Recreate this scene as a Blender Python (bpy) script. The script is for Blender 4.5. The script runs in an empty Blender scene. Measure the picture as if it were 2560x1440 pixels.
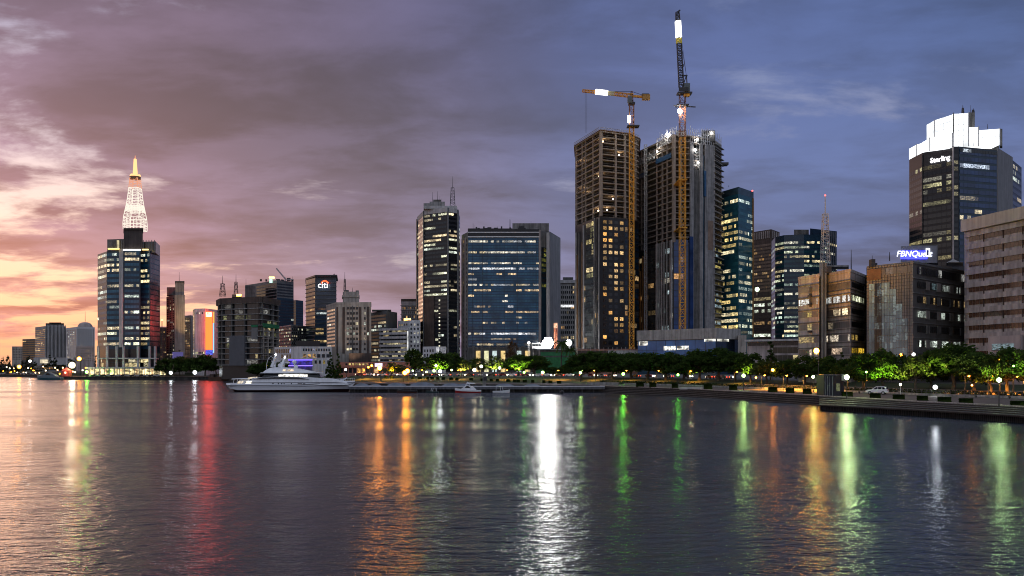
import bpy, math, random
from mathutils import Vector, Matrix
R = math.radians
sc = bpy.context.scene
COL = sc.collection
# ------------------------------------------------------------------ view: eye 9 m above the water, level, looking along +Y
F, H, Y0 = 2217.0, 9.0, 915.0
def WX(px, d): return (px - 1280.0) / F * d
def ZY(py, d): return H - (py - Y0) / F * d
def lerp(tab, x):
    if x <= tab[0][0]: return tab[0][1]
    for (a, va), (b, vb) in zip(tab, tab[1:]):
        if x <= b: return va + (vb - va) * (x - a) / (b - a)
    return tab[-1][1]
# ------------------------------------------------------------------ materials
MATS = {}
def nt(name):
    m = bpy.data.materials.new(name); m.use_nodes = True
    t = m.node_tree; t.nodes.clear()
    o = t.nodes.new('ShaderNodeOutputMaterial')
    return m, t, o
def N(t, typ, **kw):
    n = t.nodes.new(typ)
    for k, v in kw.items():
        if k.startswith('i_'): n.inputs[int(k[2:]) if k[2:].isdigit() else k[2:].replace('_', ' ')].default_value = v
        else: setattr(n, k, v)
    return n
def c4(c): return (c[0], c[1], c[2], 1.0)
def coords(t, scale=(1, 1, 1), kind='Object'):
    tc = N(t, 'ShaderNodeTexCoord'); mp = N(t, 'ShaderNodeMapping')
    mp.inputs['Scale'].default_value = scale
    t.links.new(tc.outputs[kind], mp.inputs['Vector']); return mp.outputs['Vector']
def mat(name, col, rough=0.8, var=0.25, scale=0.35, streak=0.0, metal=0.0, spec=0.4, bump=0.0, fine=0.0):
    """Weathered surface: base colour varied by noise patches, rain streaks and fine grain."""
    if name in MATS: return MATS[name]
    m, t, o = nt(name); L = t.links.new
    p = N(t, 'ShaderNodeBsdfPrincipled', i_Roughness=rough, i_Metallic=metal)
    p.inputs['Specular IOR Level'].default_value = spec
    n = N(t, 'ShaderNodeTexNoise', i_Scale=scale, i_Detail=5.0, i_Roughness=0.65)
    L(coords(t), n.inputs['Vector'])
    r = N(t, 'ShaderNodeMapRange', i_1=0.3, i_2=0.7, i_3=1 - var, i_4=1 + var)
    L(n.outputs['Fac'], r.inputs[0]); fac = r.outputs[0]
    if streak:
        s = N(t, 'ShaderNodeTexNoise', i_Scale=1.0, i_Detail=3.0)
        L(coords(t, (0.9, 0.9, 0.05)), s.inputs['Vector'])
        r2 = N(t, 'ShaderNodeMapRange', i_1=0.35, i_2=0.65, i_3=1 - streak, i_4=1.0 + streak * 0.4)
        L(s.outputs['Fac'], r2.inputs[0])
        mu = N(t, 'ShaderNodeMath', operation='MULTIPLY'); L(fac, mu.inputs[0]); L(r2.outputs[0], mu.inputs[1]); fac = mu.outputs[0]
    if fine:
        s = N(t, 'ShaderNodeTexNoise', i_Scale=3.0, i_Detail=2.0); L(coords(t), s.inputs['Vector'])
        r3 = N(t, 'ShaderNodeMapRange', i_1=0.3, i_2=0.7, i_3=1 - fine, i_4=1 + fine); L(s.outputs['Fac'], r3.inputs[0])
        mu = N(t, 'ShaderNodeMath', operation='MULTIPLY'); L(fac, mu.inputs[0]); L(r3.outputs[0], mu.inputs[1]); fac = mu.outputs[0]
    v = N(t, 'ShaderNodeVectorMath', operation='SCALE'); v.inputs[0].default_value = col; L(fac, v.inputs['Scale'])
    L(v.outputs[0], p.inputs['Base Color'])
    if bump:
        b = N(t, 'ShaderNodeBump', i_Strength=bump, i_Distance=0.2); L(n.outputs['Fac'], b.inputs['Height']); L(b.outputs[0], p.inputs['Normal'])
    L(p.outputs[0], o.inputs[0]); MATS[name] = m; return m
def emit(name, col, s, sample=True, limb=None):
    if name in MATS: return MATS[name]
    m, t, o = nt(name)
    e = N(t, 'ShaderNodeEmission', i_Strength=s); e.inputs['Color'].default_value = c4(col)
    t.links.new(e.outputs[0], o.inputs[0])
    if limb:   # halo imitated: hot core, emission dropping so lamp colour shows round the rim
        lw = N(t, 'ShaderNodeLayerWeight', i_Blend=.5); mr = N(t, 'ShaderNodeMapRange', i_1=limb[0], i_2=limb[1], i_3=s, i_4=1.25)
        t.links.new(lw.outputs['Facing'], mr.inputs[0]); t.links.new(mr.outputs[0], e.inputs['Strength'])
    m.cycles.emission_sampling = 'FRONT_BACK' if sample else 'NONE'
    MATS[name] = m; return m
def glow_panel(name, col, s, lo=0.6, hi=1.25, scale=0.5, sample=False):
    """Uneven glow"""
    if name in MATS: return MATS[name]
    m, t, o = nt(name); L = t.links.new
    n = N(t, 'ShaderNodeTexNoise', i_Scale=scale, i_Detail=3.0); L(coords(t), n.inputs['Vector'])
    r = N(t, 'ShaderNodeMapRange', i_1=0.3, i_2=0.7, i_3=lo * s, i_4=hi * s); L(n.outputs['Fac'], r.inputs[0])
    e = N(t, 'ShaderNodeEmission'); e.inputs['Color'].default_value = c4(col); L(r.outputs[0], e.inputs['Strength'])
    L(e.outputs[0], o.inputs[0]); m.cycles.emission_sampling = 'FRONT_BACK' if sample else 'NONE'
    MATS[name] = m; return m
def glass(name, tint, rough=0.12, gain=1.0, spec=0.5, tex=1.1):
    """Window glass; the 'lit' colour attribute holds the room lamps behind each pane."""
    if name in MATS: return MATS[name]
    m, t, o = nt(name); L = t.links.new
    p = N(t, 'ShaderNodeBsdfPrincipled', i_Roughness=rough); p.inputs['Specular IOR Level'].default_value = spec
    n0 = N(t, 'ShaderNodeTexNoise', i_Scale=0.12, i_Detail=3.0); L(coords(t), n0.inputs['Vector'])
    r0 = N(t, 'ShaderNodeMapRange', i_1=0.3, i_2=0.7, i_3=0.55, i_4=1.5); L(n0.outputs['Fac'], r0.inputs[0])
    v = N(t, 'ShaderNodeVectorMath', operation='SCALE'); v.inputs[0].default_value = tint; L(r0.outputs[0], v.inputs['Scale'])
    L(v.outputs[0], p.inputs['Base Color'])
    a = N(t, 'ShaderNodeAttribute', attribute_name='lit')
    n = N(t, 'ShaderNodeTexNoise', i_Scale=tex, i_Detail=2.0); L(coords(t, (1, 1, 1.8)), n.inputs['Vector'])
    r = N(t, 'ShaderNodeMapRange', i_1=0.36, i_2=0.64, i_3=0.12 * gain, i_4=1.75 * gain); L(n.outputs['Fac'], r.inputs[0])
    L(a.outputs['Color'], p.inputs['Emission Color']); L(r.outputs[0], p.inputs['Emission Strength'])
    L(p.outputs[0], o.inputs[0]); m.cycles.emission_sampling = 'NONE'
    MATS[name] = m; return m
# ------------------------------------------------------------------ mesh builder
class MB:
    def __init__(s): s.v = []; s.f = []; s.m = []; s.c = []; s.lit = False
    def poly(s, pts, m=0, col=None):
        i = len(s.v); s.v += [tuple(p) for p in pts]; s.f.append(tuple(range(i, i + len(pts)))); s.m.append(m); s.c.append(col)
        if col: s.lit = True
    def mesh(s, vs, fs, m=0):
        i = len(s.v); s.v += [tuple(p) for p in vs]
        for f in fs: s.f.append(tuple(i + k for k in f)); s.m.append(m); s.c.append(None)
    def prism(s, poly, z0, z1, m=0, mt=None):
        n = len(poly); vs = [(x, y, z0) for x, y in poly] + [(x, y, z1) for x, y in poly]
        s.mesh(vs, [(i, (i + 1) % n, n + (i + 1) % n, n + i) for i in range(n)], m)
        s.mesh(vs[n:], [tuple(range(n))], m if mt is None else mt); s.mesh(vs[:n], [tuple(range(n))[::-1]], m)
    def box(s, c, size, rz=0.0, m=0):
        hx, hy = size[0] / 2, size[1] / 2; ca, sa = math.cos(rz), math.sin(rz)
        s.prism([(c[0] + x * ca - y * sa, c[1] + x * sa + y * ca) for x, y in ((-hx, -hy), (hx, -hy), (hx, hy), (-hx, hy))], c[2] - size[2] / 2, c[2] + size[2] / 2, m)
    def bar(s, p0, p1, w, m=0, w1=None, n=4):
        p0, p1 = Vector(p0), Vector(p1); d = p1 - p0
        if d.length < 1e-6: return
        d.normalize(); u = d.cross(Vector((0, 0, 1)) if abs(d.z) < 0.9 else Vector((1, 0, 0))).normalized(); q = d.cross(u)
        w1 = w if w1 is None else w1; k = 0.7071 if n == 4 else 0.5
        def ring(p, w): return [p + (u * math.cos((i + .5) * 2 * math.pi / n) + q * math.sin((i + .5) * 2 * math.pi / n)) * w * k for i in range(n)]
        s.mesh(ring(p0, w) + ring(p1, w1), [(i, (i + 1) % n, n + (i + 1) % n, n + i) for i in range(n)] + [tuple(range(n))[::-1], tuple(range(n, 2 * n))], m)
    def ball(s, c, r, m=0, seg=10, rings=6, sz=1.0):
        vs = []; fs = []
        for j in range(rings + 1):
            th = math.pi * j / rings
            for i in range(seg):
                ph = 2 * math.pi * i / seg
                vs.append((c[0] + r * math.sin(th) * math.cos(ph), c[1] + r * math.sin(th) * math.sin(ph), c[2] + r * sz * math.cos(th)))
        for j in range(rings):
            for i in range(seg):
                a, b = j * seg + i, j * seg + (i + 1) % seg
                fs.append((a, a + seg, b + seg, b))
        s.mesh(vs, fs, m)
    def data(s, name, mats, org=(0, 0, 0), smooth=False):
        me = bpy.data.meshes.new(name)
        me.from_pydata([(x - org[0], y - org[1], z - org[2]) for x, y, z in s.v], [], s.f)
        for m in (mats if isinstance(mats, (list, tuple)) else [mats]): me.materials.append(m)
        me.polygons.foreach_set('material_index', s.m)
        if smooth: me.polygons.foreach_set('use_smooth', [True] * len(s.f))
        if s.lit:
            at = me.color_attributes.new('lit', 'FLOAT_COLOR', 'CORNER'); arr = []
            for f, c in zip(s.f, s.c):
                c = c or (0, 0, 0); arr += [c[0], c[1], c[2], 1.0] * len(f)
            at.data.foreach_set('color', arr)
        me.update(); return me
    def build(s, name, mats, parent=None, smooth=False, org=None):
        if org is None: org = tuple(parent_org(parent)) if parent else (0, 0, 0)
        o = bpy.data.objects.new(name, s.data(name, mats, org, smooth)); COL.objects.link(o)
        if parent: o.parent = parent
        else: o.location = org
        return o
def parent_org(p):
    v = Vector((0, 0, 0))
    while p: v += p.location; p = p.parent
    return v
LABELS = {}
def tag(o, label=None, cat=None, group=None, kind=None):
    if label: o['label'] = label
    if cat: o['category'] = cat
    if group: o['group'] = group
    if kind: o['kind'] = kind
    return o
def thing(name, label, cat, loc, group=None):
    o = bpy.data.objects.new(name, None); o.empty_display_size = 0.5; COL.objects.link(o); o.location = loc
    return tag(o, label, cat, group)
def dup(root, loc, rz=None, label=None, group=None, scale=None):
    r = root.copy(); COL.objects.link(r); r.location = loc
    if rz is not None: r.rotation_euler = (0, 0, rz)
    if scale is not None: r.scale = scale
    if label: r['label'] = label
    if group: r['group'] = group
    for ch in list(root.children):
        c = ch.copy(); COL.objects.link(c); c.parent = r
        for g in list(ch.children):
            q = g.copy(); COL.objects.link(q); q.parent = c
    return r
# ------------------------------------------------------------------ shore and ground heights
EDGE = [(-900, 1000), (-300, 790), (0, 742), (90, 700), (150, 585), (400, 578), (545, 572), (600, 500), (700, 440), (860, 395), (900, 352), (1200, 338), (1440, 325), (1500, 312), (1540, 304),
        (1715, 272), (1825, 246), (1920, 228), (2048, 208), (2300, 173.5), (2560, 152), (3000, 125), (3500, 105)]
FRONT = [(1490, 309), (1540, 290), (1715, 260), (1920, 221), (2047, 203)]
PILE = [(2048, 179), (2300, 158.5), (2560, 139), (3000, 115), (3500, 97)]
RISE = [(0, 2.0), (34, 2.05), (55, 2.4), (85, 4.0), (118, 4.1), (140, 4.6), (300, 5.0), (3000, 5.0)]
def edge(px): return lerp(EDGE, px)
def gz(px, d): return lerp(RISE, d - edge(px))
def hit(px, py):
    d = edge(px)
    while d < 2000:
        if ZY(py, d) <= gz(px, d): break
        d += 0.25
    return d
def at(px, d, dz=0.0): return (WX(px, d), d, gz(px, d) + dz)
# ------------------------------------------------------------------ window light patterns
WARM = [(1, .66, .28), (1, .74, .38), (1, .56, .2)]
WHITE = [(1, .90, .68), (.92, 1, .86), (1, .82, .55), (1, .95, .85)]
COOL = [(.75, .95, 1), (.9, 1, .95), (1, .92, .75)]
PALE = [(1, .86, .55), (.95, .95, .66), (1, .78, .45), (.85, .95, .8)]
MIX = WARM + WHITE + COOL
AMBER = [(1, .5, .13), (1, .58, .2), (1, .64, .28)]
def litrow(n, p, rng, pal, run=(1, 5), g=1.0, act=1.0):
    out = []; a = min(1.0, p * rng.choice([0.2, 0.6, 1.0, 1.5, 1.9])) if act else p
    base = rng.choice(pal)
    while len(out) < n:
        L = rng.randint(*run); on = rng.random() < a
        c = base if rng.random() < 0.7 else rng.choice(pal); s = g * rng.choice([0.25, 0.45, 0.7, 0.9, 1.2])
        for _ in range(L):
            k = s * rng.uniform(0.35, 1.35)
            out.append((c[0] * k, c[1] * k, c[2] * k) if on and rng.random() < 0.84 else None)
    return out[:n]
# ------------------------------------------------------------------ buildings
class Bld: pass
def building(name, label, chain, ytop, wall, T=28.0, ref=None, cat='building', zb=None, group=None, roofmat=None, part='wall'):
    b = Bld(); b.chain = chain
    b.ref = min(range(len(chain)), key=lambda i: chain[i][1]) if ref is None else ref
    b.d = chain[b.ref][1]; b.pts = [(WX(p, d), d) for p, d in chain]
    def back(c, T): px, d = c; px = px + (640 - px) * 0.0; return (WX(px, d + T), d + T)
    b.poly = b.pts + [back(chain[-1], T), back(chain[0], T)]
    b.z0 = min(gz(p, d) for p, d in chain) - 1.0 if zb is None else zb
    b.z1 = ZY(ytop, b.d)
    b.root = thing(name, label, cat, (b.pts[0][0], b.pts[0][1], b.z0 + 1.0), group)
    m = MB(); m.prism(b.poly, b.z0, b.z1, 0, 1); m.build(part, [wall, roofmat or MATS['roof']], b.root)
    return b
def seg(b, i): return Vector(b.pts[i] + (0,)), Vector(b.pts[i + 1] + (0,))
def upx(b, i, px):
    a, c = seg(b, i); k = px - 1280.0
    return max(0.0, min(1.0, (F * a.x - k * a.y) / (k * (c.y - a.y) - F * (c.x - a.x))))
def frame(b, i):
    a, c = seg(b, i); t = (c - a); L = t.length; t.normalize(); n = Vector((t.y, -t.x, 0)); return a, t, n, L
def zz(b, y): return ZY(y, b.d)
def bands(b, segs, y0, y1, n, bay, frac, gl, p, pal, seed=1, out=0.08, gap=0.12, g=1.0, run=(1, 5), name='window_band', rng0=(0, 1), skip=(), act=1, sill=None, inset=0.35, dark=None):
    """One glazed strip per storey, wrapping the given faces; each pane's lamp is on or off."""
    rng = random.Random(seed); zt, zl = zz(b, y0), zz(b, y1); fh = (zt - zl) / n
    for k in range(n):
        if k in skip: continue
        z = zl + k * fh + fh * (1 - frac) * 0.5; h = fh * frac; m = MB(); s = None
        for i in segs:
            a, t, nn, L = frame(b, i)
            u0, u1 = (rng0 if not isinstance(rng0, dict) else rng0.get(i, (0, 1)))
            s0, s1 = u0 * L + inset, u1 * L - inset; q = max(1, round((s1 - s0) / bay)); w = (s1 - s0) / q
            pp = p[i] if isinstance(p, dict) else p
            if callable(pp): pp = pp(k / max(1, n - 1))
            row = litrow(q, pp, rng, pal, run, g, act)
            for j in range(q):
                A = a + t * (s0 + j * w + gap / 2) + nn * out; B = a + t * (s0 + (j + 1) * w - gap / 2) + nn * out
                m.poly([(A.x, A.y, z), (B.x, B.y, z), (B.x, B.y, z + h), (A.x, A.y, z + h)], 0, row[j] or (dark or (0, 0, 0)))
        m.build(name, gl, b.root)
def windows(b, rects, gl, name='window', frame_mat=None):
    """rects: (segment, u0, u1, z0, z1, colour). Single windows; past 100 the rest is one object."""
    rest = MB(); cnt = 0
    for (i, u0, u1, z0, z1, col) in rects:
        a, t, nn, L = frame(b, i); m = MB() if cnt < 100 else rest
        A = a + t * (u0 * L) + nn * 0.07; B = a + t * (u1 * L) + nn * 0.07
        m.poly([(A.x, A.y, z0), (B.x, B.y, z0), (B.x, B.y, z1), (A.x, A.y, z1)], 0, col or (0, 0, 0))
        if frame_mat:
            A2 = A + nn * 0.05; B2 = B + nn * 0.05
            m.bar((A2.x, A2.y, z0 - .1), (B2.x, B2.y, z0 - .1), 0.22, 1)
        if cnt < 100: m.build(name, [gl, frame_mat] if frame_mat else gl, b.root)
        cnt += 1
    if cnt > 100: tag(rest.build(name, [gl, frame_mat] if frame_mat else gl, b.root), kind='stuff')
def grid(b, i, px0, px1, y0, y1, nf, nc, wf, hf, p, pal, rng, g=1.0, act=0, skip=None):
    u0, u1 = upx(b, i, px0), upx(b, i, px1); zt, zl = zz(b, y0), zz(b, y1); fh = (zt - zl) / nf; w = (u1 - u0) / nc; out = []
    for k in range(nf):
        row = litrow(nc, p, rng, pal, (1, 2), g, act)
        for j in range(nc):
            if skip and skip(k, j): continue
            out.append((i, u0 + w * (j + (1 - wf) / 2), u0 + w * (j + (1 + wf) / 2), zl + fh * (k + (1 - hf) / 2), zl + fh * (k + (1 + hf) / 2), row[j]))
    return out
def block(b, name, px0, px1, y0, y1, d, T, m, root=None, px1b=None):
    """A box of depth T standing with its front at distance d."""
    k = MB(); k.prism([(WX(px0, d), d), (WX(px1, d), d), (WX(px1, d + T), d + T), (WX(px0, d + T), d + T)], ZY(y1, d), ZY(y0, d)); return k.build(name, m, root or b.root)
def strip(b, i, px0, px1, y0, y1, out, m, name, lit=None):
    """A panel standing 'out' metres proud of face i between two picture columns."""
    a, t, nn, L = frame(b, i); A = a + t * (upx(b, i, px0) * L); B = a + t * (upx(b, i, px1) * L); k = MB()
    k.prism([tuple((A + nn * out)[:2]), tuple((B + nn * out)[:2]), tuple((B - nn * .05)[:2]), tuple((A - nn * .05)[:2])], zz(b, y1), zz(b, y0)); return k.build(name, m, b.root)
def ledges(b, segs, zs, out, h, m, name='floor_slab'):
    for z in zs:
        k = MB()
        for i in segs:
            a, t, nn, L = frame(b, i); e0 = out if i == segs[0] else 0; A, B = a - t * e0, a + t * (L + out)
            k.prism([tuple((A + nn * out)[:2]), tuple((B + nn * out)[:2]), tuple((B - nn * .02)[:2]), tuple((A - nn * .02)[:2])], z - h / 2 + 0.003 * i, z + h / 2 + 0.003 * i)
        k.build(name, m, b.root)
def parapet(b, h, w, m, name='parapet'):
    k = MB(); P = b.poly; n = len(P)
    for i in range(n):
        a, c = Vector(P[i]), Vector(P[(i + 1) % n]); t = (c - a).normalized(); q = Vector((t.y, -t.x)) * 0.12
        k.prism([tuple(a + q - t * .1), tuple(c + q + t * .1), tuple(c - q * w / .12), tuple(a - q * w / .12)], b.z1 - 0.4, b.z1 + h + 0.002 * i)
    k.build(name, m, b.root)
def lattice(m, p0, p1, w0, w1, n, r=0.2, mi=0, side=None, x_brace=True):
    """Square lattice mast or boom from p0 to p1."""
    p0, p1 = Vector(p0), Vector(p1); d = (p1 - p0).normalized()
    u = Vector((1, 0, 0)) if abs(d.x) < 0.8 else Vector((0, 0, 1)); u = (u - d * u.dot(d)).normalized(); q = d.cross(u)
    def ring(k): p = p0 + (p1 - p0) * (k / n); w = (w0 + (w1 - w0) * k / n) / 2; return [p + u * w + q * w, p - u * w + q * w, p - u * w - q * w, p + u * w - q * w]
    A = ring(0); Z = ring(n)
    for i in range(4): m.bar(A[i], Z[i], r, mi)
    for k in range(n):
        a, c = ring(k), ring(k + 1)
        for i in range(4):
            m.bar(c[i], c[(i + 1) % 4], r * .7, mi)
            if x_brace: m.bar(a[i], c[(i + 1) % 4], r * .65, mi) if (k + i) % 2 else m.bar(a[(i + 1) % 4], c[i], r * .65, mi)
def mast(b, px, y0, y1, d, w=1.2, kind='lattice', m=None, name='antenna_mast', root=None, lamp=None):
    k = MB(); x = WX(px, d); z0, z1 = ZY(y1, d), ZY(y0, d); m = m or MATS['steel_dark']
    if kind == 'lattice': lattice(k, (x, d, z0), (x, d, z0 + (z1 - z0) * .62), w, w * .6, max(5, int((z1 - z0) / 3)), .2); k.bar((x, d, z0 + (z1 - z0) * .6), (x, d, z1), .3, 0, .12)
    else: k.bar((x, d, z0), (x, d, z1), .28, 0, .12)
    o = k.build(name, m, root or b.root)
    if lamp:
        q = MB(); q.ball((x, d, z1 + .2), .45, 0, 6, 4); q.build('warning_light', emit('warning_red', (1, .08, .06), 6, False), o)
    return o
def rooftop(b, px0, px1, d, zr, seed, n=8):
    """Small plant on a flat roof: tanks, coolers, dishes, whips."""
    rng = random.Random(seed)
    for _ in range(n):
        x = WX(rng.uniform(px0, px1), d); k = MB(); y = d + rng.uniform(1.5, 10)
        c = rng.random()
        if c < .5: h = rng.uniform(.8, 2.4); k.box((x, y, zr + h / 2 - .02), (rng.uniform(1, 3), rng.uniform(1, 2.5), h)); k.build('roof_cooler', MATS['steel_dark'], b.root)
        elif c < .75: h = rng.uniform(3, 7); k.bar((x, y, zr - .1), (x, y, zr + h), .22, 0, .1); k.build('roof_aerial', MATS['steel_dark'], b.root)
        else: k.bar((x, y, zr - .1), (x, y, zr + 1.6), 1.7, 0, None, 8); k.build('water_tank', MATS['steel_dark'], b.root)
def text(s, loc, size, m, parent, rz=0.0, ext=0.12, name='sign_lettering', bold=0.0, align='CENTER', shear=0.0, space=1.0):
    c = bpy.data.curves.new(name, 'FONT'); c.body = s; c.size = size; c.extrude = ext; c.align_x = align; c.offset = bold; c.shear = shear; c.space_character = space
    c.materials.append(m); o = bpy.data.objects.new(name, c); COL.objects.link(o)
    bpy.context.view_layer.update(); me = bpy.data.meshes.new_from_object(o.evaluated_get(bpy.context.evaluated_depsgraph_get()))
    bpy.data.objects.remove(o); o = bpy.data.objects.new(name, me); COL.objects.link(o)
    if not me.materials: me.materials.append(m)
    o.parent = parent; o.location = Vector(loc) - parent_org(parent); o.rotation_euler = (R(90), 0, rz); return o
mat('roof', (.10, .10, .11), .9); mat('steel_dark', (.05, .05, .055), .5, .15, metal=.4)
mat('concrete', (.30, .29, .28), .85, .3, .25, .45); mat('concrete_dark', (.13, .125, .12), .85, .35, .3, .4)
mat('concrete_pale', (.46, .45, .45), .8, .15, .15, .25); mat('concrete_pink', (.43, .375, .36), .85, .2, .3, .35)
mat('beige', (.40, .355, .31), .85, .18, .2, .35); mat('white_wall', (.62, .61, .62), .75, .15, .2, .25)
mat('black_clad', (.018, .018, .021), .35, .3, .3); mat('brown_dark', (.085, .06, .05), .8, .3, .3, .3)
mat('navy_clad', (.014, .042, .072), .25, .3, .2); mat('grey_clad', (.16, .165, .17), .55, .15, .2, .15)
mat('white_paint', (.75, .75, .77), .35, .06, .3); mat('green_net', (.02, .16, .07), .9, .3, .6)
glass('glass_blue', (.022, .105, .18), .1); glass('glass_dark', (.010, .013, .018), .1); glass('glass_teal', (.025, .13, .165), .1)
glass('glass_brown', (.035, .02, .016), .12); glass('glass_apartment', (.02, .022, .025), .2, 1.0, .5, .6); glass('glass_pale', (.16, .15, .145), .3)
glass('glass_green', (.03, .075, .08), .08)
# ------------------------------------------------------------------ sky
w = bpy.data.worlds.new("World"); sc.world = w; w.use_nodes = True
t = w.node_tree; t.nodes.clear(); L = t.links.new
tc = N(t, 'ShaderNodeTexCoord'); sx = N(t, 'ShaderNodeSeparateXYZ'); L(tc.outputs['Generated'], sx.inputs[0])
def M(op, a, b=None, c=None, clamp=False):
    n = N(t, 'ShaderNodeMath', operation=op, use_clamp=clamp)
    for i, q in enumerate((a, b, c)):
        if q is None: continue
        if isinstance(q, (int, float)): n.inputs[i].default_value = q
        else: L(q, n.inputs[i])
    return n.outputs[0]
def SS(v, a, b):
    n = N(t, 'ShaderNodeMapRange', interpolation_type='SMOOTHSTEP', i_1=a, i_2=b, i_3=0.0, i_4=1.0); L(v, n.inputs[0]); return n.outputs[0]
def RAMP(v, stops, lo, hi):
    n = N(t, 'ShaderNodeMapRange', i_1=lo, i_2=hi, i_3=0.0, i_4=1.0); L(v, n.inputs[0])
    r = N(t, 'ShaderNodeValToRGB'); e = r.color_ramp.elements
    while len(e) < len(stops): e.new(0.5)
    for q, (p, c) in zip(e, stops): q.position = (p - lo) / (hi - lo); q.color = c4(c)
    L(n.outputs[0], r.inputs[0]); return r.outputs[0]
def MIX(f, a, b, op='MIX'):
    n = N(t, 'ShaderNodeMix', data_type='RGBA', blend_type=op)
    for i, q in ((0, f), (6, a), (7, b)):
        if isinstance(q, (int, float)): n.inputs[i].default_value = q
        elif isinstance(q, tuple): n.inputs[i].default_value = c4(q)
        else: L(q, n.inputs[i])
    return n.outputs[2]
X, Y, Z = sx.outputs; az = M('ARCTAN2', X, Y); el = M('ARCSINE', Z, clamp=False)
ab = M('ABSOLUTE', az)
# two horizontal colour runs: near the skyline and high up, sunset on the left, blue hour on the right
lowc = RAMP(az, [(-1.2, (.24, .17, .22)), (-.54, (.39, .27, .27)), (-.38, (.32, .24, .285)), (-.24, (.265, .22, .295)), (-.10, (.235, .205, .295)), (.04, (.165, .175, .295)), (.20, (.122, .152, .285)), (.55, (.112, .150, .300)), (1.4, (.09, .13, .28))], -1.5, 1.5)
midc = RAMP(az, [(-1.2, (.19, .14, .20)), (-.54, (.228, .160, .240)), (-.38, (.200, .148, .232)), (-.24, (.165, .133, .218)), (-.08, (.132, .124, .225)), (.06, (.095, .116, .245)), (.30, (.078, .114, .262)), (1.4, (.08, .11, .24))], -1.5, 1.5)
topc = RAMP(az, [(-1.2, (.17, .13, .18)), (-.54, (.162, .115, .188)), (-.34, (.130, .094, .160)), (-.20, (.098, .081, .155)), (-.07, (.076, .076, .168)), (.08, (.056, .080, .205)), (.5, (.050, .084, .215)), (1.4, (.06, .09, .2))], -1.5, 1.5)
cloud = MIX(SS(el, .02, .17), lowc, midc); cloud = MIX(SS(el, .15, .36), cloud, topc)
backl = RAMP(el, [(0, (.92, .50, .27)), (.035, (1.0, .60, .33)), (.08, (1.04, .73, .50)), (.15, (.96, .77, .69)), (.22, (.72, .63, .70)), (.34, (.42, .40, .56))], 0, .5)
backr = RAMP(el, [(0, (.40, .30, .35)), (.12, (.29, .29, .42)), (.30, (.20, .245, .44)), (.45, (.10, .14, .30))], 0, .5)
back = MIX(SS(az, -.06, -.30), backr, backl)
# cloud deck: noise on a plane above, so banks flatten towards the skyline
dz = M('ADD', Z, .125); cb = N(t, 'ShaderNodeCombineXYZ'); L(M('DIVIDE', X, dz), cb.inputs[0]); L(M('DIVIDE', Y, dz), cb.inputs[1])
def noise(scale, det, rough, off, dist=0.0, sc3=(1, 1, 1)):
    mp = N(t, 'ShaderNodeMapping'); mp.inputs['Location'].default_value = off; mp.inputs['Scale'].default_value = sc3; L(cb.outputs[0], mp.inputs[0])
    n = N(t, 'ShaderNodeTexNoise', i_Scale=scale, i_Detail=det, i_Roughness=rough, i_Distortion=dist); L(mp.outputs[0], n.inputs['Vector']); return n.outputs['Fac']
n1 = noise(1.25, 8, .60, (6.3, 2.9, 0), .3, (.8, 1, 1)); n2 = noise(.55, 6, .55, (9.3, 4.2, 0), .4); n3 = noise(2.3, 6, .6, (1.4, 7.7, 2), .3, (.7, 1, 1))
# cover: torn near the sunset, closed overhead and to the right
s1 = M('MULTIPLY', M('MULTIPLY', SS(az, -.30, -.52), SS(el, .05, .15)), M('SUBTRACT', 1.0, SS(el, .13, .32)))
s2 = M('MULTIPLY', SS(az, -.04, -.36), M('SUBTRACT', 1.0, SS(el, .06, .125)))
cov = M('SUBTRACT', M('ADD', M('MULTIPLY', n1, .58), M('MULTIPLY', n3, .42)), .5)
thr = M('ADD', -.125, M('ADD', M('MULTIPLY', s1, .142), M('MULTIPLY', s2, M('ADD', .095, M('MULTIPLY', SS(az, -.30, -.50), .045)))))
n = N(t, 'ShaderNodeMapRange', interpolation_type='SMOOTHSTEP', i_3=0.0, i_4=1.0); L(cov, n.inputs[0]); L(M('SUBTRACT', thr, .045), n.inputs[1]); L(M('ADD', thr, .055), n.inputs[2]); cover = n.outputs[0]
# thick and thin parts of the cloud
n4 = noise(2.4, 7, .56, (2.7, 8.1, 1), .25, (.75, 1.1, 1)); shade = M('ADD', .54, M('ADD', M('MULTIPLY', SS(n2, .62, .40), .36), M('ADD', M('MULTIPLY', SS(n1, .60, .40), .30), M('MULTIPLY', SS(n4, .62, .38), .44))))
sh = N(t, 'ShaderNodeVectorMath', operation='SCALE'); L(cloud, sh.inputs[0]); L(shade, sh.inputs['Scale'])
base = MIX(cover, back, sh.outputs[0])
low_ = M('MULTIPLY', M('SUBTRACT', 1.0, SS(el, .0, .045)), SS(az, -.20, -.42)); base = MIX(M('MULTIPLY', low_, .75), base, (.95, .52, .26))
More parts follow.
